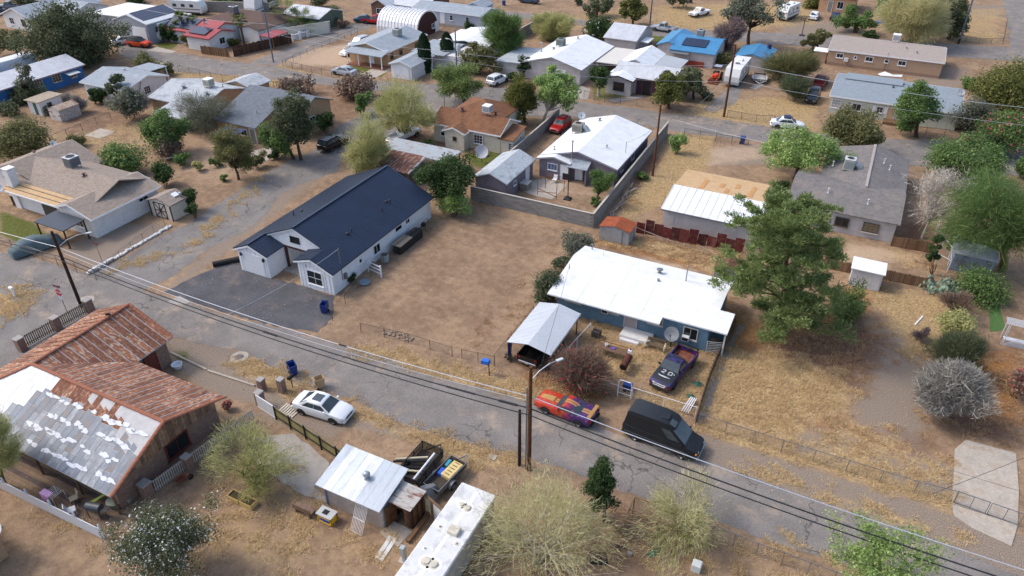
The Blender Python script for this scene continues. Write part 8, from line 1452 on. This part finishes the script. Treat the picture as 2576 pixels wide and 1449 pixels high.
t = thing('sheet_fence', 'olive corrugated metal fence with black rails facing the street', 'fence', (-33.8,28.3,0)); om = [mat('olive_sheet_%d'%k, c, .7, .1, .1, 2, 20, pat='ribx', ps=.12, pd=.25) for k, c in enumerate([(150,140,96),(142,132,92)])]; dv = Vector((8.3,-1.55,0)); L = dv.length; dn = dv/L; rz = math.atan2(dn.y,dn.x)
for i in range(9): q = inst('metal_sheet', shared('metal_sheet', MB().box(.01,L/9-.01,-.01,.01,.05,1.25), om[i%2]), t, dn*(L/9*i), rz)
[inst('post', shared('post', MB().box(-.035,.035,-.09,-.02,0,1.4), BLACK), t, dn*L*f_, rz) for f_ in (0,.2,.4,.6,.8,1)]; [inst('rail', shared('rail', MB().box(0,L,-.06,-.015,z,z+.07), BLACK), t, (0,0,0), rz) for z in (.3,1.05)]
t = thing('panel_gate', 'white panelled metal gate by the stone pillar', 'gate', (-36.0,28.7,0)); [obj('panel', MB().box(.02+k*.55,.54+k*.55,-.02,.02,.1,1.2), flat('gate_white',(206,208,210),.6), t) for k in range(4)]; obj('frame', MB().box(0,2.24,-.03,.03,1.21,1.28).box(0,2.24,-.03,.03,.02,.09), WHITE, t); t.rotation_euler = (0,0,R(-10))
one('cattle_grid', 'pale slatted pallet lying by the gate', 'pallet', (lambda m: ([m.box(-34.3+k*.22,-34.17+k*.22,28.9,30.0,.03,.07) for k in range(7)], m.box(-34.3,-32.85,29.0,29.1,0,.03), m.box(-34.3,-32.85,29.8,29.9,0,.03), m)[-1])(MB()), mat('pale_slats',(196,186,170),.85), (-33.5,29.4,0))
t = thing('double_gate', 'grey tube double gate across the concrete driveway', 'gate', (11.55,42.15,0))
for k in range(2):
    x0, x1 = k*1.9+.02, k*1.9+1.85; [obj('bar', MB().beam((x0,-.1*k-.05,z),(x1,-.1*k-.15,z),.04), GREYM, t) for z in (.12,1.15)]; [obj('upright', MB().beam((x,-.1*k-.1,.1),(x,-.1*k-.1,1.15),.035), GREYM, t) for x in (x0,(x0+x1)/2,x1)]; obj('mesh', MB().add([(x0,-.1*k-.05,.12),(x1,-.1*k-.15,.12),(x1,-.1*k-.15,1.15),(x0,-.1*k-.05,1.15)], [(0,1,2,3)]), CLM, t)
t = thing('rail_gate', 'white three rail vinyl fence section beside the navy roofed house', 'fence', (-39.9,48.4,0)); [obj('rail', MB().box(.0,1.8,-.02,.02,z-.07,z+.07), wpk, t) for z in (.35,.75,1.15)]; [obj('post', MB().bbox(x-.07,x+.07,-.07,.07,0,1.35,.02), wpk, t) for x in (0,1.85)]; t.rotation_euler = (0,0,R(-12))
# --- wheelie bins
def bin_(label, px, py, rz, m, lid=True, openl=False, s=1.):
    g = P(px,py) if py is not None else Vector((px[0],px[1],0)); t = thing('wheelie_bin', label, 'bin', g, rz); b = MB(); lo, hi = [(-.22,-.25),(.22,-.25),(.22,.25),(-.22,.25)], [(-.29,-.34),(.29,-.34),(.29,.34),(-.29,.34)]; v_ = [(x,y,.08) for x, y in lo]+[(x,y,1.0) for x, y in hi]+[(x*.92,y*.92,1.0) for x, y in hi]+[(x*.9,y*.9,.15) for x, y in lo]
    b.add(v_, [(0,3,2,1),(0,1,5,4),(1,2,6,5),(2,3,7,6),(3,0,4,7),(4,5,9,8),(5,6,10,9),(6,7,11,10),(7,4,8,11),(8,9,13,12),(9,10,14,13),(10,11,15,14),(11,8,12,15),(12,13,14,15)]); obj('body', b, m, t)
    obj('lid', MB().obox((0,.40,.72),(.29,0,0),(0,.02,.33),(0,.02,0)) if openl else MB().bbox(-.31,.31,-.36,.37,1.004,1.07,.03), m, t); obj('handle', MB().box(-.25,.25,.36,.40,.9,.94), m, t); [obj('wheel', MB().lathe([(.02,-.03),(.12,-.03),(.12,.03),(.02,.03)], (x,.27,.12), 12, 'x'), BLACK, t) for x in (-.26,.26)]; t.scale = (s,)*3; return t
bb_ = flat('bin_blue', (18,52,120), .5); bin_('open blue wheelie bin at the edge of the dark driveway', (-39.3,40.9), None, R(20), bb_, openl=True); bin_('open blue wheelie bin beside the stone gate pillar', (-36.1,32.9), None, R(60), bb_, openl=True, s=1.08); bin_('tan wheelie bin standing open on the street edge', (-33.15,32.6), None, R(150), flat('bin_tan',(186,160,124),.6), openl=True, s=1.05); bin_('blue wheelie bin in the trampled lot by the upper street', 1866, 362, R(100), bb_); bin_('blue wheelie bin in the yard of the peach house', 2002, 30, 0, bb_); bin_('blue wheelie bin at the far top edge', 1735, 8, 0, bb_); bin_('blue wheelie bin by the distant carport', 1267, 14, 0, bb_)
one('tarp_bundle', 'bright blue tarp bundle by the side street wall', 'tarp', MB().lathe([(.01,0),(.6,.05),(.7,.4),(.5,.8),(.15,.95)], tuple(P(825,78)), 10), bb_, tuple(P(825,78)), 50); one('tarpaulin', 'bright blue tarpaulin lying in the yard at top right', 'tarp', MB().slab([P(2195,55,.2),P(2235,48,.35),P(2240,56,.15),P(2200,58,.1)], .05), flat('tarp_blue',(24,70,170),.7), tuple(P(2215,55))); one('white_tarp', 'crumpled white sheet below the tan mobile home', 'tarp', MB().slab([P(2208,186,.2),P(2225,180,.5),P(2245,188,.3),P(2270,188,.2),P(2268,194,.1),P(2215,190,.1)], .06), WHITE, tuple(P(2240,188)))
# --- signs
def octa(r): return [(r*math.cos(math.pi/8+k*math.pi/4), r*math.sin(math.pi/8+k*math.pi/4)) for k in range(8)]
def text(t, body, size, m, loc, rot):
    c_ = bpy.data.curves.new('lettering', 'FONT'); c_.body = body; c_.size = size; c_.align_x = 'CENTER'; c_.align_y = 'CENTER'; c_.extrude = .004; o = bpy.data.objects.new('lettering', c_); COL.objects.link(o); bpy.context.view_layer.update(); me = bpy.data.meshes.new_from_object(o.evaluated_get(bpy.context.evaluated_depsgraph_get())); bpy.data.objects.remove(o); q = obj('lettering', me, m, t, loc); q.rotation_euler = rot; return q
def stop(label, base, h, rz, sub=True, blades=True):
    g = P(*base); t = thing('stop_sign', label, 'sign', g, rz); obj('post', MB().cyl((0,0), .035, 0, h+.75, 6), GREYM, t); red = flat('sign_red',(178,22,34),.5); mk = lambda r_, y0, y1: MB().add([(a,y0,h+b) for a, b in octa(r_)]+[(a,y1,h+b) for a, b in octa(r_)], [tuple(range(8)),tuple(range(15,7,-1))]+[(i,(i+1)%8,8+(i+1)%8,8+i) for i in range(8)])
    obj('border', mk(.40,-.05,-.042), WHITE, t); obj('face', mk(.37,-.058,-.051), red, t); text(t, 'STOP', .30, WHITE, (0,-.062,h), (R(90),0,0))
    if sub: obj('all_way_plate', MB().box(-.2,.2,-.05,-.042,h-.75,h-.47), WHITE, t); text(t, 'ALL WAY', .085, flat('sign_black',(20,20,20),.6), (0,-.056,h-.61), (R(90),0,0))
    if blades: obj('street_blade', MB().box(-.4,.4,-.01,.01,h+.52,h+.72), flat('sign_maroon',(110,38,34),.6), t)
    return t
stop('stop sign at the left corner by the picket fence', (170,788), 2.3, R(8)); stop('stop sign at the bend beyond the brown roofed cottage', (1145,268), 2.5, R(12), False, False)
t = thing('street_sign', 'brown street name post at the white sandbag corner', 'sign', P(262,672)); obj('post', MB().cyl((0,0), .03, 0, 2.8, 6), GREYM, t); obj('street_blade', MB().box(-.35,.35,-.01,.01,2.6,2.8), flat('sign_maroon',(110,38,34),.6), t)
t = thing('mailbox', 'bright blue mail box on a leaning black post beside the lot fence', 'mailbox', P(1231,945)); obj('post', MB().tube([(0,0,0),(-.1,.05,1.2)], .04, 6), BLACK, t); obj('box', MB().obox((-.35,.05,1.3),(.32,0,.03),(0,.2,0),(0,0,.17)), flat('camp_blue',(26,96,190),.6), t)
t = thing('mailbox', 'black mail box on a post next to the stone gate pillar', 'mailbox', (-35.1,31.6,0)); obj('post', MB().cyl((0,0), .04, 0, 1.0, 6), BLACK, t); obj('box', MB().extr([(-.13,1.0),(.13,1.0),(.13,1.15),(.07,1.24),(-.07,1.24),(-.13,1.15)], 'y', -.28, .28), BLACK, t)
t = thing('hydrant_post', 'white marker post on the far corner at the left edge', 'post', P(38,745)); obj('post', MB().box(-.08,.08,-.08,.08,0,.8), WHITE, t); obj('top', MB().bbox(-.35,.15,-.14,.14,.8,1.0,.04), WHITE, t)
for lb, px, py in (('round concrete manhole ring on the street verge',602,898),('manhole cover at the left junction beside the dark pole',216,756)): g = P(px,py); t = thing('manhole', lb, 'manhole', g); obj('collar', MB().lathe([(.01,.026),(.72,.026),(.74,.02)], n=24), conc, t); obj('cover', MB().lathe([(.01,.036),(.34,.036),(.36,.03)], n=20), flat('iron_cover',(104,100,98),.7,.3), t)
for lb, px, py, s in (('small pale valve lid in the verge grass',1238,1150,.3),('dark round drain lid on the yard slab',798,1223,.22)): g = P(px,py); one('manhole', lb, 'lid', MB().box(g.x-s,g.x+s,g.y-s*.8,g.y+s*.8,.02,.05) if s > .25 else MB().lathe([(.01,.035),(s,.035),(s,.025)], tuple(g), 16), conc if s > .25 else flat('iron_cover',(104,100,98),.7,.3), tuple(g))
one('kerb_edging', 'low concrete edging beside the gravel verge', 'kerb', MB().beam(P(428,886,.06),P(520,930,.06),.16,.14).beam(P(522,932,.06),P(640,970,.06),.16,.14), conc, tuple(P(430,888)))
one('tyre', 'black tyre leaning on the brick wall by the picket fence', 'tyre', MB().lathe([(.2,-.09),(.33,-.09),(.36,0),(.33,.09),(.2,.09)], (-36.85,19.4,.36), 16, 'x'), TYRE, (-36.85,19.4,0), 40)
one('wash_basin', 'white enamel basin standing by the rusty eave', 'basin', MB().lathe([(.01,.1),(.3,.12),(.4,.4),(.44,.4),(.32,0),(.01,0)], tuple(P(447,925)), 16), WHITE, tuple(P(447,925)), 40)
# --- white sandbags along the beige house corner
bg = MB(); 
tmp = MB().lathe([(.01,0),(.16,.02),(.2,.09),(.16,.16),(.01,.18)], n=8); bgm = shared('sandbag', tmp.add([], []), flat('sandbag_white',(206,204,200),.85)); t = thing('sandbag_row', 'row of white sandbags along the chain link fence corner', 'sandbags', P(225,688)); a, b = P(225,688), P(428,571); n = 34
for i in range(n): inst('sandbag', bgm, t, a.lerp(b,i/(n-1))-a+Vector((rr.uniform(-.08,.08),rr.uniform(-.05,.05),0)), rr.uniform(0,3), (rr.uniform(1.2,1.6),rr.uniform(.8,1.1),rr.uniform(.9,1.3)))
for i in range(10): inst('sandbag', bgm, t, a.lerp(b,i/(n-1)*.9)-a+Vector((.05,.1,.16)), rr.uniform(0,3), (1.3,.9,1))
# --- bungalow yard
t = thing('wagon_wheel_bench', 'wooden wagon wheel bench against the blue bungalow', 'bench', (-11.0,48.9,0)); [obj('slat', MB().box(-.75,.75,.0+k*.14,.11+k*.14,.42,.46), mat('bench_slat',(112,96,80),.9,var=.2), t) for k in range(3)]; [obj('back_slat', MB().box(-.75,.75,.48,.52,.55+k*.13,.65+k*.13), mat('bench_slat',(112,96,80),.9), t) for k in range(3)]
for s in (-1,1): w_ = obj('wheel', MB().lathe([(.33,s*.82-.03),(.4,s*.82-.03),(.4,s*.82+.03),(.33,s*.82+.03),(.33,s*.82-.03)], (0,.2,.4), 16, 'x'), flat('wheel_cream',(206,196,160),.7), t); [obj('spoke', MB().beam((s*.82,.2,.4),(s*.82,.2+.36*math.cos(k*math.pi/4),.4+.36*math.sin(k*math.pi/4)),.03), flat('wheel_cream',(206,196,160),.7), w_) for k in range(8)]
t = thing('smoker', 'rusty brown barrel smoker standing in the bungalow yard', 'smoker', (-12.35,45.6,0)); obj('barrel', MB().tube([(0,-.9,.75),(0,.6,.85)], .3, 14), mat('smoker_rust',(84,48,38),.85,var=.25), t, smooth=40); obj('mouth', MB().tube([(0,-.93,.75),(0,-.9,.75)], .22, 14), BLACK, t); obj('chimney', MB().cyl((0,.75),.08,.8,1.5,8), MATS['smoker_rust'], t); [obj('leg', MB().cyl((x,y),.025,0,.6,6), BLACK, t) for x in (-.2,.2) for y in (-.6,.4)]; obj('white_box', MB().box(-.16,.16,.55,.8,1.1,1.4), WHITE, t)
t = thing('workbench', 'long rusty table with tools behind the bougainvillea', 'table', (-14.0,46.6,0)); obj('top', MB().box(-1.3,1.3,-.4,.4,.7,.76), mat('table_wood',(108,84,66),.9,var=.2), t); [obj('leg', MB().box(x-.03,x+.03,y-.03,y+.03,0,.7), RUST, t) for x in (-1.2,1.2) for y in (-.35,.35)]; obj('rail', MB().box(-1.3,1.3,.38,.42,.95,1.0).box(-1.3,-1.26,.38,.42,.76,.95).box(1.26,1.3,.38,.42,.76,.95), RUST, t)
one('bucket', 'white bucket on the rusty yard table', 'bucket', MB().lathe([(.01,.765),(.11,.765),(.14,1.02),(.11,1.02)], (-14.5,46.7,0), 12), WHITE, (-14.5,46.7,0)); one('tray', 'purple tray on the rusty yard table', 'tray', MB().bbox(-14.1,-13.7,46.5,46.8,.765,.83,.02), flat('purple_plastic',(96,70,150),.6), (-13.9,46.6,0)); one('crate_stack', 'heaped stove with pots near the white steps', 'crate', MB().box(-16.4,-15.7,48.2,48.8,0,.7).cyl((-16.2,48.5),.15,.703,.9,10).cyl((-15.9,48.4),.12,.703,.95,10), mat('sooty_metal',(96,86,78),.8,var=.25), (-16,48.5,0))
one('blue_cooler', 'bright blue plastic crate behind the white arched gate', 'crate', MB().bbox(-11.75,-11.05,43.0,43.5,0,.55,.05), bb_, (-11.4,43.2,0))
for k in range(4): one('white_pipe', ['first white pipe leaning on the yard fence','second white pipe leaning on the yard fence','third white pipe leaning on the yard fence','fourth white pipe leaning on the yard fence'][k], 'pipe', MB().tube([(-6.9+k*.17,42.6,.05),(-6.6+k*.14,44.2,.35)], .045, 6), WHITE, (-6.7+k*.15,43.3,0), group='white pipes by the yard fence')
for lb, x, y, s in (('crumpled green tarp in the grass beside the painted pickup',-6.6,46.2,.7),('torn green netting near the white pipes',-6.7,44.6,.5)): q = MB(); q.add([(x+s*math.cos(k)*rr.uniform(.6,1),y+s*.7*math.sin(k)*rr.uniform(.6,1),rr.uniform(.02,.1)) for k in np.linspace(0,6.28,9)[:8]]+[(x,y,.28)], [(k,(k+1)%8,8) for k in range(8)]); one('green_tarp', lb, 'tarp', q, flat('tarp_green',(38,82,66),.8), (x,y,0))
one('scrap_pile', 'blue plastic scraps hanging at the carport corner', 'tarp', MB().slab([(-21.35,42.0,1.9),(-21.35,42.9,1.7),(-21.5,43.0,.4),(-21.4,42.2,.2)], .03), flat('tarp_blue',(24,70,170),.7), (-21.4,42.5,0))
t = thing('dirt_bike', 'small blue child bicycle lying by the bougainvillea', 'bicycle', (-17.7,42.5,0)); [obj('wheel', MB().lathe([(.2,-.02),(.24,-.02),(.24,.02),(.2,.02),(.2,-.02)], (x,0,.24), 14, 'y'), BLACK, t) for x in (-.35,.35)]; obj('frame', MB().beam((-.35,0,.24),(0,0,.5),.03).beam((0,0,.5),(.35,0,.24),.03).beam((.35,0,.24),(.3,0,.7),.03).beam((-.05,0,.3),(0,0,.65),.03), bb_, t)
# --- lavender house yard
t = thing('basketball_hoop', 'black portable basketball hoop behind the lavender house', 'hoop', P(1428,500)); obj('base', MB().bbox(-.4,.4,-.5,.3,0,.2,.05), DARKM, t); obj('pole', MB().tube([(0,0,.1),(0,-.1,2.4),(0,-.5,2.9)], .06, 8), DARKM, t); obj('backboard', MB().box(-.55,.55,-.62,-.57,2.6,3.4), DARKM, t); obj('rim', MB().lathe([(.2,2.7),(.23,2.7),(.23,2.72),(.2,2.72)], (0,-.85,0), 14), org, t)
t = thing('gazebo_frame', 'bare rusty gazebo frame on the back patio', 'gazebo', P(1385,487)); [obj('post', MB().beam((x,y,0),(x,y,1.9),.05), RUST, t) for x in (-1.2,1.2) for y in (-1.1,1.1)]; [obj('spoke', MB().beam((0,0,2.3),(1.5*math.cos(k*.785),1.4*math.sin(k*.785),1.9),.025), RUST, t) for k in range(8)]; obj('side_rail', MB().beam((-1.2,-1.1,.5),(1.2,-1.1,.8),.05).beam((-1.2,-1.1,.9),(1.2,-1.1,.3),.05), RUST, t)
chair('white plastic chair against the lavender wall', -31.6, 74.9, R(0), WHITE); t = thing('workbench', 'small cluttered wooden cabinet beside the lavender outbuilding', 'cabinet', (-34.0,71.8,0)); obj('body', MB().box(-.5,.5,-.6,.6,0,.85), mat('grey_cabinet',(140,132,122),.9), t); obj('top', MB().box(-.55,.55,-.65,.65,.853,.9), mat('white_cabinet_top',(176,172,166),.9), t)
t = thing('satellite_dish', 'big grey mesh dish on the lawn beside the mulberry', 'satellite dish', P(1212,408)); t.location.z = 0; tt = thing; obj('post', MB().cyl((0,0), .05, 0, 1.0, 6), DARKM, t); dd = MB().lathe([(.01,0),(.3,.03),(.6,.12),(.85,.24),(.86,.22),(.6,.09),(.01,-.03)], n=20); q = Vector((.35,-.8,.5)).to_track_quat('Z','Y').to_matrix(); obj('reflector', MB().add([Vector((0,0,1.4))+q@Vector(p_) for p_ in dd.v], dd.f), flat('dish_grey2',(176,178,182),.5), t, smooth=50)
t = thing('satellite_dish', 'pale dish on a pole near the bend in the street', 'satellite dish', P(1118,268)); obj('post', MB().cyl((0,0), .04, 0, 1.6, 6), DARKM, t); dd = MB().lathe([(.01,0),(.3,.04),(.55,.14),(.56,.12),(.01,-.03)], n=16); obj('reflector', MB().add([Vector((0,0,1.9))+q@Vector(p_) for p_ in dd.v], dd.f), flat('dish_grey2',(176,178,182),.5), t, smooth=50)
one('scrap_heap', 'heap of pale scrap pipes and rubble along the block wall', 'scrap', (lambda m: ([m.beam((-22.6+rr.uniform(-.4,.4),69+k*.6,.1+rr.uniform(0,.3)),(-22.3+rr.uniform(-.5,.5),70.2+k*.6,.15+rr.uniform(0,.4)),.1) for k in range(14)], m)[-1])(MB()), mat('scrap_grey',(160,152,144),.8,var=.25), (-22.5,72,0))
one('red_table', 'small red topped table behind the brown roofed cottage', 'table', MB().box(-44.3,-42.9,77.6,78.5,.7,.76).box(-44.2,-44.1,77.7,77.8,0,.7).box(-43.1,-43,78.3,78.4,0,.7), flat('table_red',(150,72,58),.7), (-43.6,78,0))
# --- pen and litter at the bottom
t = thing('wire_pen', 'low wooden framed wire pen under the palo verde', 'pen', (-6.2,30.8,0)); bx = [(-.9,-1.0),(.9,-1.0),(.9,1.0),(-.9,1.0)]
for i in range(4):
    a, b = bx[i], bx[(i+1)%4]; [obj('frame_bar', MB().beam((a[0],a[1],z),(b[0],b[1],z),.06), mat('pen_wood',(150,122,90),.9), t) for z in (.05,1.7)]; obj('post', MB().beam((a[0],a[1],0),(a[0],a[1],1.75),.07), mat('pen_wood',(150,122,90),.9), t); obj('wire_side', MB().add([(a[0],a[1],.08),(b[0],b[1],.08),(b[0],b[1],1.68),(a[0],a[1],1.68)], [(0,1,2,3)]), CLM, t)
obj('mid_bar', MB().beam((-.9,-.1,1.7),(.9,-.1,1.7),.06), mat('pen_wood',(150,122,90),.9), t)
q = [P(1624,1396),P(1670,1358),P(1672,1372),P(1642,1405)]; one('turf_mat', 'strip of green artificial turf lying by the pen', 'mat', MB().slab([v_+Vector((0,0,.05)) for v_ in q], .03), mat('turf_green',(54,98,76),.95,var=.2,scale=8), tuple(q[0])); q = [P(1672,1354),P(1705,1356),P(1700,1374),P(1674,1366)]; one('feed_sack', 'white and red feed sack lying flat near the pen', 'sack', MB().slab([v_+Vector((0,0,.14)) for v_ in q], .12), mat('sack_white',(196,190,180),.8,var=.1,stain=(150,40,44),stain_amt=.9,stain_scale=2), tuple(q[0]))
g = P(1750,1432); one('white_crate', 'white plastic box standing alone at the bottom', 'crate', MB().bbox(g.x-.28,g.x+.28,g.y-.25,g.y+.3,0,.6,.04), flat('crate_white',(206,210,206),.6), tuple(g)); g = P(1583,1395); one('concrete_block', 'small grey concrete block near the wire pen', 'block', MB().box(g.x-.15,g.x+.15,g.y-.1,g.y+.12,0,.2), conc2, tuple(g)); g = P(1505,1405); one('black_mat', 'black rubber mat half under the palo verde', 'mat', MB().obox((g.x,g.y,.04),(.5,.2,0),(-.2,.4,0),(0,0,.02)), BLACK, tuple(g)); g = P(1560,1380); one('log', 'short cut log by the concrete block', 'log', MB().tube([(g.x-.3,g.y,.1),(g.x+.3,g.y+.1,.1)], .1, 8), BARK, tuple(g))
# --- right side sheds and things
t = H('storage_shed', 'small white metal shed with ribbed doors on the dry lot', 'shed', 3.9, 67.8); wr_ = mat('white_ribbed', (206,208,212), .55, .15, .05, pat='ribx', ps=.13, pd=.3); part(t, 'wall', MB().box(2.55,5.25,66.8,68.6,0,1.95), wr_); part(t, 'roof', MB().slab([(2.4,66.6,2.0),(5.4,66.6,2.0),(5.4,68.8,2.12),(2.4,68.8,2.12)], .08), flat('shed_roof_white',(222,224,226),.6)); part(t, 'door', MB().box(3.9,5.1,66.76,66.795,.05,1.85), wr_); part(t, 'latch', MB().box(3.75,3.9,66.72,66.76,.9,1.0), DARKM)
t = H('steel_shed', 'blue grey metal shed with a flat roof under the weeping acacia', 'shed', 13, 75.5); part(t, 'wall', MB().box(11.2,14.7,74.2,77.2,0,1.9), mat('blue_grey_shed',(140,152,166),.6,.2,.1,stain=(96,84,84),stain_amt=.6,stain_scale=1.4)); part(t, 'roof', MB().slab([(11.0,74.0,2.0),(14.9,74.0,2.0),(14.9,77.5,2.15),(11,77.5,2.15)], .08), mat('pale_shed_roof',(176,182,188),.6,.2,.1,stain=(150,130,90),stain_amt=.5)); part(t, 'corner_post', MB().box(14.9,15.0,74.0,74.1,0,3.0), WOOD)
chain('white wire run beside the vine covered fence', [(9.9,74.5),(11.0,73.6),(11.1,76.5),(9.8,80),(10.0,84)], 1.3, 1.6, WHITE, False)
t = thing('lattice_arbor', 'white lattice arbour cut off by the right edge', 'arbor', (15.2,62.9,0)); wl = flat('lattice_white',(214,216,220),.5); [obj('slat', MB().beam((x,0,0),(x,0,2.1),.05), wl, t) for x in (0,.12,1.9,2.02)]
for k in range(12): obj('lattice_bar', MB().beam((.15+k*.14,-.02,.0),(.15+min(k*.14+.9,1.7),-.02,min(.9,1.7-k*.14) if k*.14+.9 > 1.7 else .9),.03), wl, t); obj('lattice_bar', MB().beam((1.85-k*.14,.02,.0),(1.85-min(k*.14+.9,1.7),.02,min(.9,1.7-k*.14) if k*.14+.9 > 1.7 else .9),.03), wl, t)
[obj('roof_bar', MB().beam((-.2,k*.2,2.12),(2.2,k*.2,2.12),.05), wl, t) for k in range(6)]; [obj('rear_post', MB().beam((x,1.0,0),(x,1.0,2.1),.06), wl, t) for x in (0,2.0)]; obj('bench', MB().box(0.05,1.95,.1,.6,.45,.5), wl, t)
sheet('turf_strip', [(2487,770),(2512,765),(2530,830),(2490,835)], .02, mat('turf_green2',(74,104,54),.95,var=.15,scale=6), jag=.02); g = P(2515,960); one('wood_frame', 'square pale wooden frame lying on the right lot', 'frame', MB().box(g.x-.45,g.x+.45,g.y-.4,g.y-.32,0,.08).box(g.x-.45,g.x+.45,g.y+.32,g.y+.4,0,.08).box(g.x-.45,g.x-.37,g.y-.32,g.y+.32,0,.08).box(g.x+.37,g.x+.45,g.y-.32,g.y+.32,0,.08), mat('pale_frame',(196,162,112),.85), tuple(g)); a, b = P(2300,818), P(2320,796); one('white_plank', 'narrow white plank lying on the right lot', 'plank', MB().beam(a+Vector((0,0,.05)),b+Vector((0,0,.05)),.12,.06), WHITE, tuple(a))
t = thing('basketball_hoop', 'tall black basketball hoop beside the far street', 'hoop', P(2016,90)); obj('base', MB().bbox(-.5,.5,-.4,.4,0,.2,.05), DARKM, t); obj('pole', MB().tube([(0,0,.1),(0,-.05,3.2)], .07, 8), DARKM, t); m = MB(); [m.beam(a,b,.07) for a, b in (((-.7,-.2,2.8),(.7,-.2,2.8)),((-.7,-.2,3.7),(.7,-.2,3.7)),((-.7,-.2,2.8),(-.7,-.2,3.7)),((.7,-.2,2.8),(.7,-.2,3.7)),((-.25,-.2,2.95),(.25,-.2,2.95)),((-.25,-.2,3.3),(.25,-.2,3.3)),((-.25,-.2,2.95),(-.25,-.2,3.3)),((.25,-.2,2.95),(.25,-.2,3.3)))]; obj('backboard', m, DARKM, t)
t = thing('flag_pole', 'small flag on a pole before the solar panelled red roof', 'flag', P(526,115)); obj('pole', MB().cyl((0,0), .04, 0, 5.0, 6), GREYM, t); [obj('stripe', MB().box(.05,1.1,-.01+.002*k,.01+.002*k,4.0+k*.14,4.13+k*.14), [rdp,WHITE][k%2], t) for k in range(7)]; obj('canton', MB().box(.05,.5,-.03,-.016,4.5,4.98), bl, t)
one('trampoline_mat', 'dark rolled mat beside the white garage wing', 'mat', MB().tube([(-54.2,42.2,.25),(-52.3,44.6,.25)], .28, 9), BLACK, (-53.2,43.4,0), 40); one('garden_pond', 'pale blue plastic pond tub beside the white house', 'tub', MB().lathe([(.01,.12),(.4,.12),(.5,.25),(.55,.2),(.4,0)], (-38.9,46.4,0), 16), flat('pale_blue_tub',(120,140,150),.5), (-38.9,46.4,0)); one('board_pile', 'dark tarped stack with pale boards beside the white house wall', 'stack', MB().bbox(-39.75,-38.75,52.4,56.6,0,.95,.06), flat('black_tarp',(28,27,28),.7), (-39.3,54.5,0)); one('tan_tarp', 'tan canvas sheet folded over the dark stack', 'tarp', MB().slab([(-39.8,52.3,1.05),(-38.7,52.3,.98),(-38.7,54.6,.98),(-39.8,54.6,1.05)], .05), mat('tan_canvas',(150,136,118),.9), (-39.3,53.5,0)); t = thing('kettle_grill', 'round black kettle grill at the back corner of the white house', 'grill', (-39.3,57.6,0)); obj('bowl', MB().lathe([(.01,.6),(.25,.68),(.3,.85),(.25,1.02),(.01,1.1)], n=14), BLACK, t, smooth=50); [obj('leg', MB().beam((.2*math.cos(k*2.1),.2*math.sin(k*2.1),.7),(.3*math.cos(k*2.1),.3*math.sin(k*2.1),0),.03), BLACK, t) for k in range(3)]
t = thing('folding_table', 'white plastic table lying in the garden bed by the beige house', 'table', P(428,404)); obj('top', MB().obox((0,0,.4),(.6,.3,.15),(-.2,.4,-.1),(0,0,.02)), WHITE, t); t = thing('patio_canopy', 'dark blue patio canopy beside the tall shingle house', 'canopy', P(585,370)); obj('roof', MB().slab([(-1.6,-1.3,2.1),(1.6,-1.3,2.1),(1.6,1.3,2.2),(-1.6,1.3,2.2)], .06), flat('canopy_navy',(40,54,96),.7), t); [obj('post', MB().cyl((x,y),.04,0,2.1,6), DARKM, t) for x in (-1.5,1.5) for y in (-1.2,1.2)]
one('fallen_trunk', 'cut tree trunk lying behind the olive desert tree', 'log', MB().tube([P(2020,152,.25),P(2045,118,.25)], [.28,.2], 8), BARK, tuple(P(2030,135)), 40)
one('gravel_heap', 'low heap of stones inside the bare lot fence', 'rubble', (lambda m: ([m.lathe([(.01,0),(.12*k_,.02),(.1*k_,.1*k_),(.01,.13*k_)], (-31.5+rr.uniform(-1.6,1.6),40.9+rr.uniform(-.3,.5),0), 6) for k_ in [rr.uniform(.5,1.2) for _ in range(60)]], m)[-1])(MB()), mat('heap_stone',(150,132,114),.95,var=.25), (-31.5,41,0), kind='stuff')
rocks = MB(); rgx = random.Random(9)
for k in range(1500):
    x, y = rgx.uniform(-60,20), rgx.uniform(15,75); s = rgx.uniform(.02,.07); rocks.lathe([(.01,0),(s,.0),(s*.7,s*.8),(.01,s)], (x,y,0), 5)
o = obj('pebbles', rocks.mesh('pebbles'), mat('pebble',(176,160,142),.95,var=.3)); o['kind'] = 'stuff'; tag(o, 'scattered pale pebbles over the lots and verges', 'pebbles')
